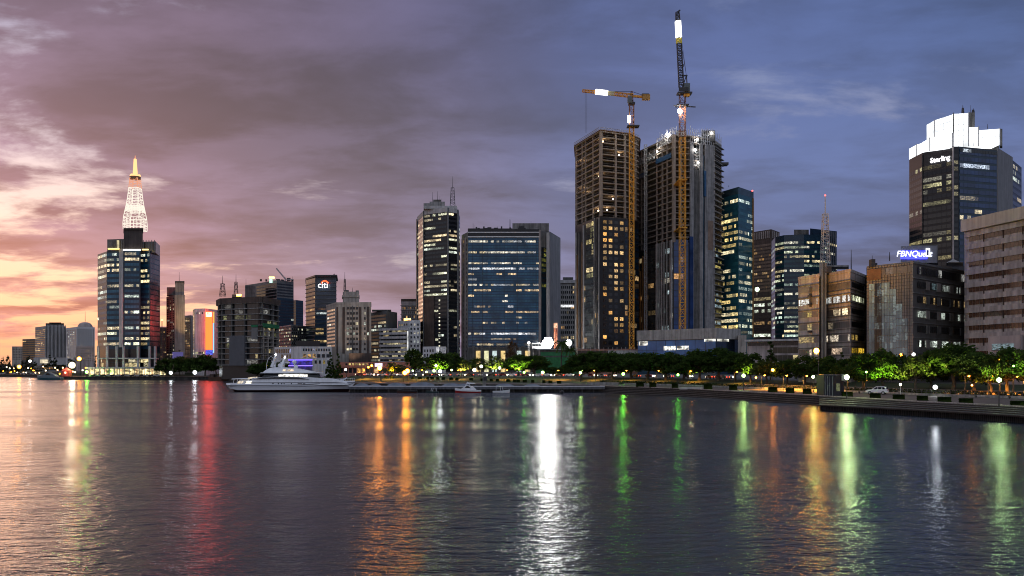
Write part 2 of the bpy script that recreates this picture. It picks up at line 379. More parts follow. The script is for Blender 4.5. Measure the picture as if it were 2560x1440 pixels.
# unseen sky overhead and behind the viewer, raised to fill the facades
hi = M('MAXIMUM', SS(el, .46, .9), M('MULTIPLY', SS(ab, 1.3, 2.0), SS(el, -.02, .12)))
base = MIX(hi, base, (.39, .44, .57)); base = MIX(SS(el, -.01, -.10), base, (.02, .022, .03))
bg = N(t, 'ShaderNodeBackground', i_Strength=1.0); L(base, bg.inputs[0])
sk = N(t, 'ShaderNodeTexSky', sky_type='NISHITA', sun_disc=False, sun_elevation=R(1.0), sun_rotation=R(-32), air_density=1.5, dust_density=2.0, altitude=0)
bk = N(t, 'ShaderNodeBackground', i_Strength=0.05); L(sk.outputs[0], bk.inputs[0])
add = N(t, 'ShaderNodeAddShader'); L(bg.outputs[0], add.inputs[0]); L(bk.outputs[0], add.inputs[1])
wo = N(t, 'ShaderNodeOutputWorld'); L(add.outputs[0], wo.inputs[0])
w.cycles.sampling_method = 'MANUAL'; w.cycles.sample_map_resolution = 512
sl = bpy.data.lights.new('sunset_sun', 'SUN'); sl.energy = 0.12; sl.angle = R(14); sl.color = (1, .62, .42)
so = bpy.data.objects.new('sunset_sun', sl); COL.objects.link(so); so.rotation_euler = Vector((math.sin(R(32)), -math.cos(R(32)), -math.tan(R(3)))).to_track_quat('-Z', 'Y').to_euler()
# ------------------------------------------------------------------ water
def water_mat():
    m, t, o = nt('water'); L = t.links.new
    p = N(t, 'ShaderNodeBsdfPrincipled', i_Roughness=.17, i_IOR=1.33); p.inputs['Base Color'].default_value = (.008, .014, .022, 1)
    p.inputs['Specular IOR Level'].default_value = .5
    tc = N(t, 'ShaderNodeTexCoord'); hs = None
    for scl, det, amp, sc3, rot in ((.055, 3, .40, (1, 1.9, 1), 14), (.24, 3, .31, (1, 1.6, 1), 8), (.9, 4, .26, (.7, 1.6, 1), -6), (3.2, 3, .075, (.75, 1.3, 1), 12)):
        mp = N(t, 'ShaderNodeMapping'); mp.inputs['Scale'].default_value = sc3; mp.inputs['Rotation'].default_value = (0, 0, R(rot)); L(tc.outputs['Object'], mp.inputs[0])
        n = N(t, 'ShaderNodeTexNoise', i_Scale=scl, i_Detail=det, i_Roughness=.55, i_Distortion=.35); L(mp.outputs[0], n.inputs['Vector'])
        s = N(t, 'ShaderNodeMath', operation='MULTIPLY', i_1=amp); L(n.outputs['Fac'], s.inputs[0])
        if hs is None: hs = s.outputs[0]
        else:
            a = N(t, 'ShaderNodeMath', operation='ADD'); L(hs, a.inputs[0]); L(s.outputs[0], a.inputs[1]); hs = a.outputs[0]
    b = N(t, 'ShaderNodeBump', i_Strength=WBUMP, i_Distance=1.0); L(hs, b.inputs['Height']); L(b.outputs[0], p.inputs['Normal'])
    # ruffled and slick patches
    mp = N(t, 'ShaderNodeMapping'); mp.inputs['Scale'].default_value = (.009, .032, 1); L(tc.outputs['Object'], mp.inputs[0])
    n = N(t, 'ShaderNodeTexNoise', i_Scale=1.0, i_Detail=4.0); L(mp.outputs[0], n.inputs['Vector'])
    r = N(t, 'ShaderNodeMapRange', i_1=.35, i_2=.65, i_3=.09, i_4=.25); L(n.outputs['Fac'], r.inputs[0]); L(r.outputs[0], p.inputs['Roughness'])
    L(p.outputs[0], o.inputs[0]); return m
WBUMP = 0.8
m = MB(); m.poly([(-3500, -120, 0), (3500, -120, 0), (3500, 6000, 0), (-3500, 6000, 0)])
tag(m.build('water', water_mat()), 'dark rippled harbour water carrying long coloured reflections', 'water', kind='structure')
# ------------------------------------------------------------------ land
mat('paving', (.085, .058, .046), .7, .3, .2, 0, fine=.25); mat('lawn', (.020, .032, .008), .95, .4, .3, fine=.5); mat('asphalt', (.05, .05, .052), .8, .25, .3, fine=.2)
mat('city_soil', (.09, .085, .08), .9, .3, .2); mat('steps_stone', (.095, .078, .068), .8, .3, .4, 0, fine=.3); mat('steps_riser', (.035, .03, .027), .8, .4, .4, .4)  # riser colour kept dark to stand in for shade on the step faces
mat('quay_stone', (.055, .05, .046), .85, .4, .4, .5); mat('pile_rust', (.022, .017, .014), .7, .5, .5, .6)
PX = [-900 + 40 * i for i in range(111)] ; PX = sorted(set(PX + [1500, 1540, 2048]))
def strip_mesh(name, ts, m, lab, cat, px0=-900, px1=3500, dz=0.0, cuts=None):
    k = MB(); ps = [p for p in PX if px0 <= p <= px1]; vs = []; fs = []
    for p in ps:
        e = edge(p)
        for tt in ts: d = e + tt; vs.append((WX(p, d), d, lerp(RISE, tt) + dz))
    n = len(ts)
    for i in range(len(ps) - 1):
        for j in range(n - 1): a = i * n + j; fs.append((a, a + n, a + n + 1, a + 1))
    k.mesh(vs, fs); return tag(k.build(name, m), lab, cat, kind='structure')
strip_mesh('promenade', [0, 12, 34], MATS['paving'], 'brownish paved waterfront promenade', 'promenade')
strip_mesh('lawn', [34, 45, 55, 70, 85], MATS['lawn'], 'sloping grass bank between promenade and road', 'lawn')
mat('gravel', (.24, .19, .14), .95, .35, .3, 0, fine=.4)
strip_mesh('gravel_yard', [40, 48, 55, 64], MATS['gravel'], 'pale gravel yard under the trees at right', 'gravel yard', 1860, 3200, .03)
strip_mesh('road', [85, 96, 107, 118], MATS['asphalt'], 'asphalt waterfront road behind the tree line', 'road')
strip_mesh('city_ground', [118, 140, 200, 300, 600, 1500, 5000], MATS['city_soil'], 'dark ground of the city blocks', 'ground')
k = MB()
for off, wd in ((101.3, .15),):
    ps = [p for p in range(560, 3200, 6)]
    for a in ps[::2]:
        q = [(a, off), (a + 5, off), (a + 5, off + wd), (a, off + wd)]
        k.poly([(WX(p, edge(p) + tt), edge(p) + tt, lerp(RISE, tt) + .02) for p, tt in q])
tag(k.build('road_marking', mat('road_paint', (.7, .7, .66), .7)), 'broken white centre line on the waterfront road', 'road marking', kind='structure')
# quay wall of the left and centre banks
k = MB(); ps = [p for p in PX if p <= 1500]
for a, c in zip(ps, ps[1:]):
    A, B = (WX(a, edge(a)), edge(a)), (WX(c, edge(c)), edge(c))
    k.poly([(A[0], A[1], -2), (B[0], B[1], -2), (B[0], B[1], 2.0), (A[0], A[1], 2.0)])
    k.prism([(A[0], A[1] - .35), (B[0], B[1] - .35), (B[0], B[1] - .004), (A[0], A[1] - .004)], 1.72, 2.06)
tag(k.build('quay_wall', MATS['quay_stone']), 'low dark stone quay wall along the far banks', 'wall', kind='structure')
# stepped embankment
def lines(p):
    e = edge(p); f = lerp(PILE, p) if p >= 2048 else lerp(FRONT, p); zb = 1.02 if p >= 2048 else -.25
    out = []
    for i in range(6): u = i / 5; d = e + (f - e) * u; out.append((d, 2.0 + (zb - 2.0) * u))
    return out
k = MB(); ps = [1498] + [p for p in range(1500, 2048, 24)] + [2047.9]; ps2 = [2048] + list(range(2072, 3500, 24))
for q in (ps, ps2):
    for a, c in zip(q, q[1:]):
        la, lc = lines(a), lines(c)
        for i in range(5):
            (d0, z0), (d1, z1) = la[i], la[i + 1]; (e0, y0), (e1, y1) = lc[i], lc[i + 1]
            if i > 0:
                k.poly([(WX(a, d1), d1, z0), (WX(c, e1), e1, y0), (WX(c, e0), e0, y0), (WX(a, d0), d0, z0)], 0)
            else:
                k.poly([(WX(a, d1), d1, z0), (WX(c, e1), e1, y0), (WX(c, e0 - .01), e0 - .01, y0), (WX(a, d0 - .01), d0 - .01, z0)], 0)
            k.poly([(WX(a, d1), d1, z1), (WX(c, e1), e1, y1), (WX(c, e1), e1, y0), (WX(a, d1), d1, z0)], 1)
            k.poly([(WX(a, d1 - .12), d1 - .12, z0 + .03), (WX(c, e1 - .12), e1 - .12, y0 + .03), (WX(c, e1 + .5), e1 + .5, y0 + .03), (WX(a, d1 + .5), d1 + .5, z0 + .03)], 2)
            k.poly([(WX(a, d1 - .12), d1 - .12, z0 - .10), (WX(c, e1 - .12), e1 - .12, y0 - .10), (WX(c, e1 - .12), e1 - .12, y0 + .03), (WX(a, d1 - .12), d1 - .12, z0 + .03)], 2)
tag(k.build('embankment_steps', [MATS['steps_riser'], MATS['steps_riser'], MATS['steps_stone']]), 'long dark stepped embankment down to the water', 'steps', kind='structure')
# coping along the head of the steps
k = MB()
for a, c in zip(list(range(1500, 3480, 20)), list(range(1520, 3500, 20))):
    A, B = edge(a), edge(c)
    k.prism([(WX(a, A - .4), A - .4), (WX(c, B - .4), B - .4), (WX(c, B + .5), B + .5), (WX(a, A + .5), A + .5)], 1.9, 2.14 + (a % 40) * 2e-4)
tag(k.build('stone_kerb', mat('kerb_pale', (.38, .31, .28), .8, .35, .6, 0, fine=.5)), 'pale worn stone kerb at the head of the embankment steps', 'kerb', kind='structure')
# sheet piling
pts = []; p = 2048.0
while p < 3400:
    d = lerp(PILE, p) - .05; s = .65 * F / d
    for u, dp in ((0, 0), (.35, 0), (.5, .42), (.85, .42)): pts.append((WX(p + u * s, d - dp), d - dp))
    p += s
k = MB()
for A, B in zip(pts, pts[1:]): k.poly([(A[0], A[1], -2), (B[0], B[1], -2), (B[0], B[1], .98), (A[0], A[1], .98)])
d1 = edge(2048); k.poly([(WX(2048, pts[0][1]), pts[0][1], -2), (WX(2048, d1), d1, -2), (WX(2048, d1), d1, 1.9), (WX(2048, pts[0][1]), pts[0][1], .98)])
for A, B in zip(pts[::4], pts[4::4]): k.prism([(A[0], A[1] - .6), (B[0], B[1] - .6), (B[0], B[1] + .3), (A[0], A[1] + .3)], .9, 1.12)
tag(k.build('sheet_pile_wall', MATS['pile_rust']), 'dark corrugated steel pile wall below the steps at right', 'wall')
# jetty in front of the small boats
JD = 303.0
j = thing('jetty', 'long pale concrete jetty on dark piles behind the small boats', 'jetty', (WX(875, JD), JD, 2.0))
k = MB(); k.prism([(WX(872, JD), JD), (WX(1512, JD), JD), (WX(1512, JD + 9), JD + 9), (WX(872, JD + 9), JD + 9)], 1.05, 1.98); k.build('deck', mat('jetty_concrete', (.13, .13, .145), .7, .25, .3, .4), j)
k = MB(); k.prism([(WX(872, JD), JD - .15), (WX(1512, JD), JD - .15), (WX(1512, JD), JD + .5), (WX(872, JD), JD + .5)], 1.985, 2.2); k.build('edge_beam', mat('jetty_trail_edge', (.88, .88, .92), .45, .1, .4), j)  # edge whitened to imitate the light trail of a passing boat
for i in range(22):
    x = WX(885 + i * 28.5, JD); k = MB(); k.bar((x, JD + .7, -2), (x, JD + .7, 1.06), .7, 0, None, 8); k.build('pile', MATS['quay_stone'], j)
k = MB(); k.prism([(WX(872, JD), JD + 1.6), (WX(1512, JD), JD + 1.6), (WX(1512, JD), JD + 2.2), (WX(872, JD), JD + 2.2)], -1.5, 1.06); k.build('back_wall', MATS['quay_stone'], j)
M_ = MATS
# ================================================================== far left
rg = random.Random(5)
b = building('apartment_block', 'tiny pale block, farthest left on the skyline', [(30, 1500), (56, 1500)], 866, M_['beige'], 40)
windows(b, grid(b, 0, 31, 55, 868, 900, 8, 6, .5, .5, .2, WARM, rg, .4), M_['glass_apartment'])
b = building('office_block', 'plain dark box building left of the ribbed hotel', [(56, 1250), (88, 1230)], 847, M_['concrete_dark'], 40)
bands(b, [0], 850, 900, 9, 5, .5, M_['glass_dark'], .06, WARM, 4)
b = building('hotel', 'ribbed brown hotel with vertical fins and flat roof crown', [(88, 930), (113, 900), (165, 905)], 815, M_['concrete_pink'], 40)
bands(b, [0], 822, 897, 16, 4, .4, M_['glass_apartment'], .25, WARM, 8, g=.6)
for i in range(15):
    px = 115 + i * 3.4; strip(b, 1, px, px + 1.3, 812, 893, 1.6, M_['concrete_pale'], 'fin')
strip(b, 1, 113.4, 164.6, 817, 892, .2, M_['concrete_dark'], 'recess_wall')
block(b, 'roof_house', 114, 160, 808, 816, 906, 25, M_['concrete_dark']); block(b, 'roof_canopy', 123, 153, 806, 807.6, 903, 25, M_['steel_dark'])
block(b, 'podium', 84, 186, 894, 912, 880, 30, M_['concrete_pale'])
q = MB(); q.prism([(WX(100, 879), 879), (WX(120, 879), 879), (WX(120, 879.8), 879.8), (WX(100, 879.8), 879.8)], ZY(908, 879), ZY(899, 879)); q.build('lit_window', glow_panel('lit_shop', (1, .85, .6), 1.0, .3, 1.4, .3), b.root)
b = building('apartment_tower', 'pale speckled apartment tower with rounded roof cap beside the ribbed hotel', [(165, 880), (192, 850), (237, 860)], 817, M_['white_wall'], 30)
windows(b, grid(b, 1, 193, 236, 822, 888, 14, 10, .5, .5, .12, WARM, rg, .5) + grid(b, 0, 166, 191, 822, 905, 16, 6, .5, .5, .4, WHITE, rg, .6), M_['glass_apartment'])
k = MB(); x0 = WX(213, 870); k.bar((x0, 870, b.z1 - 1), (x0, 870, b.z1 + 3), 15, 0, 12, 8); k.ball((x0, 870, b.z1 + 2.5), 6.0, 0, 12, 6, .5); k.bar((x0, 870, b.z1 + 6), (x0, 870, b.z1 + 16), .4, 0, .15); k.build('roof_cap', M_['concrete_pink'], b.root)
b = building('podium_block', 'low brown block at the foot of the speckled apartment tower', [(189, 790), (236, 790)], 865, M_['concrete_pink'], 25)
windows(b, grid(b, 0, 190, 235, 868, 905, 6, 8, .4, .4, .15, AMBER, rg, .8), M_['glass_apartment'])
for i, (px0, px1, y, d) in enumerate(((0, 28, 911, 1300), (-60, -2, 905, 1400), (84, 140, 915, 800))):
    b = building('warehouse', ['low warehouse far left beside the water', 'low shed at the left picture edge', 'long low shed under the ribbed hotel'][i], [(px0, d), (px1, d)], y, M_['concrete_dark'], 30)
    windows(b, grid(b, 0, px0 + 1, px1 - 1, y + 2, y + 9, 1, 9, .5, .6, .5, AMBER, rg, 1.2), M_['glass_apartment'])
# ================================================================== tower with the lattice spire
D = 620
b = building('spire_tower', 'tall blue glass office tower topped by a brightly lit lattice spire', [(244, 640), (267, 622), (310, 618), (310.5, 617), (351, 617), (352, 622), (375, 618), (400, 640)], 626, M_['navy_clad'], 34, ref=4)
gb = M_['glass_blue']
bands(b, [0], 628, 866, 18, 1.9, .5, gb, .50, PALE, 21, g=.9, run=(3, 8)); 
bands(b, [1], 628, 866, 18, 1.9, .5, gb, .62, PALE, 12, g=1.0, run=(3, 9), rng0=(0, .74))
bands(b, [3], 628, 866, 18, 1.9, .5, gb, .55, PALE, 33, g=.95, run=(3, 10), rng0=(0, .96))
bands(b, [5], 630, 866, 18, 1.9, .5, gb, lambda u: .9 if u < .42 else .45, [(1, .72, .3), (1, .8, .42), (.95, 1, .8)], 14, g=1.0, run=(3, 6), rng0=(0, .98), act=0)
bands(b, [6], 630, 866, 18, 4, .8, glass('glass_mirror', (.15, .13, .14), .08), .05, WHITE, 15, gap=.2)
strip(b, 1, 300, 309.5, 622, 868, 1.0, M_['concrete_pale'], 'stair_column')
# crown above the office floors
k = MB(); k.prism([(WX(268, 621), 621), (WX(310, 618.5), 618.5), (WX(310, 640), 640), (WX(268, 640), 640)], ZY(627, D), ZY(598, D)); k.build('crown_screen', glass('glass_crown', (.13, .115, .10), .25), b.root)
k = MB(); k.prism([(WX(352, 621), 621), (WX(389, 618.5), 618.5), (WX(400, 641), 641), (WX(352, 644), 644)], ZY(632, D), ZY(604, D)); k.build('crown_screen', M_['glass_crown'], b.root)
for a in (272, 280, 288, 296, 304, 358, 365, 372, 379, 386):
    k = MB(); k.bar((WX(a, 618), 618.2, ZY(627, D)), (WX(a, 618), 618.2, ZY(601, D)), .35); k.build('mullion', M_['grey_clad'], b.root)
cr = block(b, 'core', 309.5, 357, 573, 626, 618, 16, mat('core_brown', (.075, .06, .055), .8, .2, .3, .3))
block(b, 'core_cornice', 308.5, 358.2, 570, 574, 617, 18, M_['brown_dark'])
for (a, c, y, col) in ((270, 298, 622, (1, .7, .2)), (308, 352, 624.5, (1, .97, .85)), (356, 371, 624, (1, .72, .25))):
    k = MB(); k.box((WX((a + c) / 2, 616.2), 616.2, ZY(y, 616.2)), ((c - a) / F * 616, .5, .9)); k.build('light_strip', emit('strip%d' % a, col, 2.6), b.root)
q = MB(); q.prism([(WX(292, 617.6), 617.6), (WX(298, 617.6), 617.6), (WX(298, 618), 618), (WX(292, 618), 618)], ZY(621, D), ZY(602, D)); q.build('lit_window', glow_panel('crown_glow', (1, .85, .5), .75, .4, 1.3, .3), b.root)
# spire
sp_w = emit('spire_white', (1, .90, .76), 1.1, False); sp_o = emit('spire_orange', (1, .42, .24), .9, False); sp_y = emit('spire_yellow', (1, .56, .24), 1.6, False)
cx, cy = WX(336.5, 626), 627.0; zf = lambda y: ZY(y, 626)
def hw(px): return px / F * 626
prof = [(575, 42), (562, 43), (545, 41), (528, 36), (512, 31), (498, 27.5), (484, 25), (470, 22.5), (456, 20.5), (446, 20)]
for i, ((ya, wa), (yb, wb)) in enumerate(zip(prof, prof[1:])):
    k = MB(); z0, z1 = zf(ya), zf(yb)
    def rg4(wd, z): h_ = hw(wd) / 2; return [(cx - h_, cy - h_, z), (cx + h_, cy - h_, z), (cx + h_, cy + h_, z), (cx - h_, cy + h_, z)]
    A, B = rg4(wa, z0), rg4(wb, z1); r = .36 if i < 6 else .34
    for s in range(4):
        k.bar(A[s], B[s], r); k.bar(B[s], B[(s + 1) % 4], r)
        k.bar(A[s], A[(s + 1) % 4], r * .9)
        nst = (5 if i < 2 else 2) if i != 3 else 9
        for u in range(1, nst):
            f = u / nst; P = Vector(A[s]).lerp(Vector(A[(s + 1) % 4]), f); Q = Vector(B[s]).lerp(Vector(B[(s + 1) % 4]), f)
            if i < 6 or u % 2: k.bar(P, Q, r * (.55 if i < 6 else .4))
        for u in ((.25, .5, .75) if i == 3 else (.5,)):
            k.bar(Vector(A[s]).lerp(Vector(B[s]), u), Vector(A[(s + 1) % 4]).lerp(Vector(B[(s + 1) % 4]), u), r * (1.2 if i == 3 else .55))
        k.bar(A[s], B[(s + 1) % 4], r * .5)
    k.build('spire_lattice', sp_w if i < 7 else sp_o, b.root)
k = MB(); k.bar((cx, cy, zf(448)), (cx, cy, zf(441)), hw(26), 0, hw(27), 10); k.build('spire_gallery', mat('gallery', (.4, .2, .1), .7, .2), b.root)
for s in range(6):
    a = s * math.pi / 3; k = MB(); k.ball((cx + math.cos(a) * hw(10), cy + math.sin(a) * hw(10), zf(439)), 1.15, 0, 8, 5); k.build('gallery_lamp', sp_y, b.root)
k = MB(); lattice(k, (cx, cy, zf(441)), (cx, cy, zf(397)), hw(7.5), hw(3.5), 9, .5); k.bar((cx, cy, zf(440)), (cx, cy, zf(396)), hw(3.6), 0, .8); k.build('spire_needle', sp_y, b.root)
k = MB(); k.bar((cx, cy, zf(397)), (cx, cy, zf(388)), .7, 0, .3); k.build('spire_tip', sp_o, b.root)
# podium
for a in (246, 268, 292, 309, 345, 374, 388):
    k = MB(); d_ = 612; k.box((WX(a, d_), d_, (ZY(868, D) + 2) / 2 + .5), (1.3, 1.3, ZY(868, D) - 2)); k.build('column', M_['concrete_pale'], b.root)
for y in (896, 919):
    k = MB(); k.prism([(WX(243, 611), 610.5), (WX(392, 611), 610.5), (WX(398, 640), 640), (WX(243, 640), 640)], ZY(y + 1.5, 611), ZY(y - 1.5, 611)); k.build('podium_slab', M_['concrete_pale'], b.root)
for y0, y1, p in ((872, 894, .25), (898, 906, .55), (907, 917, .7)):
    bands(b, [0, 1, 3, 5], y0, y1, 1, 3, .95, M_['glass_apartment'], {0: .2, 1: .45 * p, 3: .98 if y0 > 890 else .1, 5: .4 * p}, [(1, .82, .42), (1, .88, .55)], int(y0), g=1.2, act=0, run=(3, 9), name='lobby_window', out=.2)
lob = MB()
for i in range(44):
    x0 = WX(222 + i * 4.35, 604); x1 = WX(222 + i * 4.35 + 4.1, 604)
    c = (1, .80, .40) if i % 9 else (1, .6, .3); s = rg.choice([.35, .6, .9, 1.2, 1.4]) * (.8 if i < 8 else 1.1)
    lob.poly([(x0, 604, 3), (x1, 604, 3), (x1, 604, ZY(922, 604)), (x0, 604, ZY(922, 604))], 0, tuple(q * s for q in c))
lob.build('lobby_window', glass('glass_lobby', (.03, .03, .02), .2, 1.1, .5, .35), b.root)
block(b, 'lobby_canopy', 216, 418, 918, 921.5, 601, 14, M_['concrete_pale']); block(b, 'lobby_back', 221, 414, 921, 938, 604.3, 9, M_['concrete'])
for i in range(16): k = MB(); x = WX(224 + i * 12.4, 602); k.bar((x, 602, 2), (x, 602, ZY(921, 602)), .55, 0, None, 8); k.build('canopy_column', M_['concrete_pale'], b.root)
# ================================================================== between spire tower and the unfinished dark block
b = building('brown_block', 'narrow low brown block in the gap right of the spire tower', [(396, 740), (417, 740)], 818, M_['brown_dark'], 20)
windows(b, grid(b, 0, 397, 416, 822, 900, 14, 5, .5, .5, .3, AMBER, rg, .7), M_['glass_apartment'])
b = building('slender_tower', 'slender tan tower with a blank end wall and roof aerial', [(416, 660), (437, 640), (462, 640)], 737, M_['beige'], 24)
windows(b, grid(b, 0, 417, 436, 742, 905, 30, 5, .55, .55, .25, PALE, rg, .55), M_['glass_apartment'])
block(b, 'lift_tower', 438, 460.5, 704, 738, 641, 14, M_['beige']); block(b, 'roof_screen', 417, 438, 718, 737.5, 655, 12, M_['concrete'])
block(b, 'cornice', 437.4, 461.2, 702.5, 706, 640.5, 15, M_['concrete_dark']); mast(b, 448, 680, 703, 646, kind='whip')
k = MB(); k.prism([(WX(431, 620), 620), (WX(458, 620), 620), (WX(458, 621), 621), (WX(431, 621), 621)], ZY(896, 620), ZY(880, 620)); k.build('screen', glow_panel('violet_screen', (.30, .26, .75), .32, .8, 1.1, .1), b.root)
b = building('apartment_block', 'brown apartment block with balconies behind the slender tan tower', [(460, 690), (477, 680), (484, 690)], 788, M_['concrete_pink'], 22)
windows(b, grid(b, 0, 461, 476, 792, 905, 18, 4, .55, .55, .3, WARM, rg, .7), M_['glass_apartment']); ledges(b, [0], [zz(b, 795 + i * 11) for i in range(10)], .7, .35, M_['concrete'])
b = building('billboard_tower', 'pale tower carrying a tall glowing orange screen on its face', [(482, 640), (487, 625), (513, 622), (547, 640)], 771, M_['white_wall'], 24)
windows(b, grid(b, 0, 482.5, 486.5, 778, 900, 18, 1, .6, .5, .4, PALE, rg, .8) + grid(b, 1, 489, 510, 779, 786, 1, 3, .3, .7, .5, WHITE, rg, 1) + grid(b, 1, 488, 512, 878, 900, 3, 6, .7, .6, .7, [(1, .95, .5)], rg, .9), M_['glass_apartment'])
k = MB(); k.prism([(WX(513.5, 617), 617), (WX(530, 617), 617), (WX(531, 622), 622), (WX(513.5, 622), 622)], ZY(874, 617), ZY(779, 617)); k.build('screen', emit('screen_orange', (1.0, .050, .010), 8.0), b.root)
k = MB(); k.prism([(WX(514.6, 616.7), 616.7), (WX(529, 616.7), 616.7), (WX(529, 616.9), 616.9), (WX(514.6, 616.9), 616.9)], ZY(792, 616.7), ZY(781, 616.7)); k.build('screen_emblem', glow_panel('emblem_glow', (1, .72, .42), 2.6, .3, 1.6, .55), b.root)
k = MB(); k.box((WX(522, 617), 618, ZY(881, 617)), (hw(14), 4, hw(11))); k.build('screen', glow_panel('screen_blue', (.12, .16, .9), .8, .2, 1.8, .6), b.root)
k = MB(); k.box((WX(532.6, 617), 618, ZY(845, 617)), (.5, 1.2, hw(74))); k.build('light_strip', emit('strip_blue', (.35, .7, 1), 1.2, False), b.root)
k = MB(); k.box((WX(532.6, 617), 618.6, ZY(793, 617)), (.5, .6, hw(28))); k.build('light_strip', emit('strip_gold', (1, .6, .1), 1.2, False), b.root)
# ================================================================== unfinished dark block
D = 520
b = building('unfinished_block', 'dark unfinished office block with bare storeys, bands of slabs and blank grey panel', [(548, 548), (556, 535), (650, D), (692, 545)], 742, M_['black_clad'], 30, part='core')
b2 = b.z1; fz = [zz(b, 742 + i * 14.2) for i in range(1, 13)]
ledges(b, [0, 1, 2], fz, 1.5, .45, M_['concrete']); ledges(b, [0, 1, 2], [b.z1 - 1.6], 1.7, 3.4, M_['brown_dark'], 'roof_band')
for i, (s_, px) in enumerate([(0, 549), (1, 557), (1, 581), (1, 613), (1, 648), (2, 651), (2, 677), (2, 691)]):
    strip(b, s_, px, px + 2.2, 744, 914, 1.2, M_['brown_dark'] if i in (4,) else M_['concrete_dark'], 'column')
bands(b, [1, 2], 756, 912, 11, 3.4, .7, M_['glass_apartment'], .42, [(.8, .8, .75), (.6, .62, .3), (1, .8, .4)], 61, g=.32, run=(1, 4))
strip(b, 1, 580, 618, 838, 914, 2.2, mat('panel_grey', (.10, .105, .12), .7, .15), 'blank_panel'); strip(b, 1, 634, 649, 819, 848, 1.8, M_['grey_clad'], 'blank_panel')
strip(b, 2, 651, 691, 808, 818, 1.8, M_['green_net'], 'safety_net'); strip(b, 1, 633, 649, 812, 818, 1.8, M_['green_net'], 'safety_net')
for px in (652, 663, 676, 689): strip(b, 2, px, px + 1.3, 820, 900, 1.9, M_['beige'], 'mullion')
for y in (845, 865, 888): strip(b, 2, 651, 691, y, y + 1.6, 1.95, M_['beige'], 'transom')
mast(b, 556.5, 689, 742, 545, 3, root=None); mast(b, 590, 686, 736, 535, 2); block(b, 'roof_house', 580, 604, 736, 743, 538, 10, M_['concrete_dark'])
k = MB(); k.box((WX(597, 533), 533, ZY(738, 533)), (2.8, .8, 1.2)); k.build('roof_lamp', emit('lamp_rooftop', (1, .42, .06), 14), b.root)
# ================================================================== dark group behind
b = building('dark_tower', 'dark grey tower with a crane on its roof behind the unfinished block', [(613, 745), (641, 730), (692, 700), (734, 715)], 700, M_['grey_clad'], 30)
bands(b, [1], 706, 745, 5, 3, .7, M_['glass_dark'], .12, COOL, 31, g=.6); bands(b, [2], 706, 742, 5, 3, .5, M_['glass_apartment'], .4, WARM, 32, g=.8)
strip(b, 2, 692.5, 733.5, 744, 905, .3, M_['navy_clad'], 'dark_facade'); bands(b, [2], 748, 900, 20, 3, .6, M_['glass_dark'], .1, WHITE, 35, out=.4, g=.8)
block(b, 'low_wing', 612.6, 638, 714, 900, 701, 20, M_['concrete_dark']); rooftop(b, 645, 730, 704, b.z1, 5, 9)
k = MB(); k.box((WX(673, 698), 703, ZY(702.5, 703)), (2.2, .6, 2.8)); k.build('lit_sign', emit('sign_green', (.55, .9, .75), 1.6, False), b.root)
for px in (675, 680, 684): k = MB(); k.ball((WX(px, 706), 706, ZY(694, 706)), .9, 0, 8, 5); k.build('roof_lamp', emit('lamp_small_orange', (1, .5, .15), 6, False), b.root)
mast(b, 615, 697, 716, 705, kind='whip'); mast(b, 732, 705, 722, 705, kind='whip')
b = building('dark_block', 'plain dark block in the gap right of the crane topped tower', [(724, 830), (740, 820), (758, 830)], 750, M_['navy_clad'], 20); bands(b, [0, 1], 755, 830, 12, 3, .5, M_['glass_dark'], .05, WHITE, 36)
b = building('apartment_block', 'low grey apartments with scattered lit windows left of the red arc sign tower', [(692, 640), (728, 610), (768, 630)], 812, M_['concrete'], 22)
windows(b, grid(b, 0, 693, 727, 818, 880, 7, 8, .5, .55, .5, PALE, rg, .8) + grid(b, 1, 729, 767, 818, 880, 7, 8, .5, .55, .5, PALE, rg, .8), M_['glass_apartment']); ledges(b, [0, 1], [zz(b, 816 + i * 8.8) for i in range(8)], .6, .3, M_['concrete_dark'])
# ================================================================== tower with the red arc sign
D = 600
b = building('sign_tower', 'dark navy tower with a white sign under a red arc', [(765, 622), (788, 602), (841, D)], 692, M_['navy_clad'], 30)
bands(b, [0], 697, 868, 17, 3, .42, M_['glass_apartment'], .1, WARM, 41, g=.7); bands(b, [1], 697, 868, 17, 2.6, .5, glass('glass_slate', (.03, .045, .07), .1), lambda u: .28 if u < .6 else .02, [(1, .62, .2), (.9, 1, .95), (1, .7, .3)], 44, g=.9, run=(2, 4))
ledges(b, [0, 1], [zz(b, 697 + i * 10.05) for i in range(1, 17)], .5, .35, M_['grey_clad'], 'sun_shade')
k = MB(); k.prism([(WX(763.5, 622), 622), (WX(788, 598), 598), (WX(843, 597), 597), (WX(845, 632), 632), (WX(764, 652), 652)], b.z1, b.z1 + 1.1); k.build('roof_canopy', M_['steel_dark'], b.root)
sgn = text('citi', (WX(807.5, 598.6), 598.6, ZY(719.5, 598.6)), 5.9, emit('sign_white', (.93, .97, 1), 3.0, False), b.root)
k = MB(); pts = [(803.5 + 17 * (i / 10), 708 - 6.0 * math.sin(math.pi * i / 10) ** .8) for i in range(11)]
for (a, c), (e, g_) in zip(pts, pts[1:]): k.bar((WX(a, 598.5), 598.5, ZY(c, 598.5)), (WX(e, 598.5), 598.5, ZY(g_, 598.5)), .75)
k.build('sign_arc', emit('sign_red', (1, .10, .03), 3.0, False), b.root); mast(b, 835.5, 683, 692, 605, 1.6)
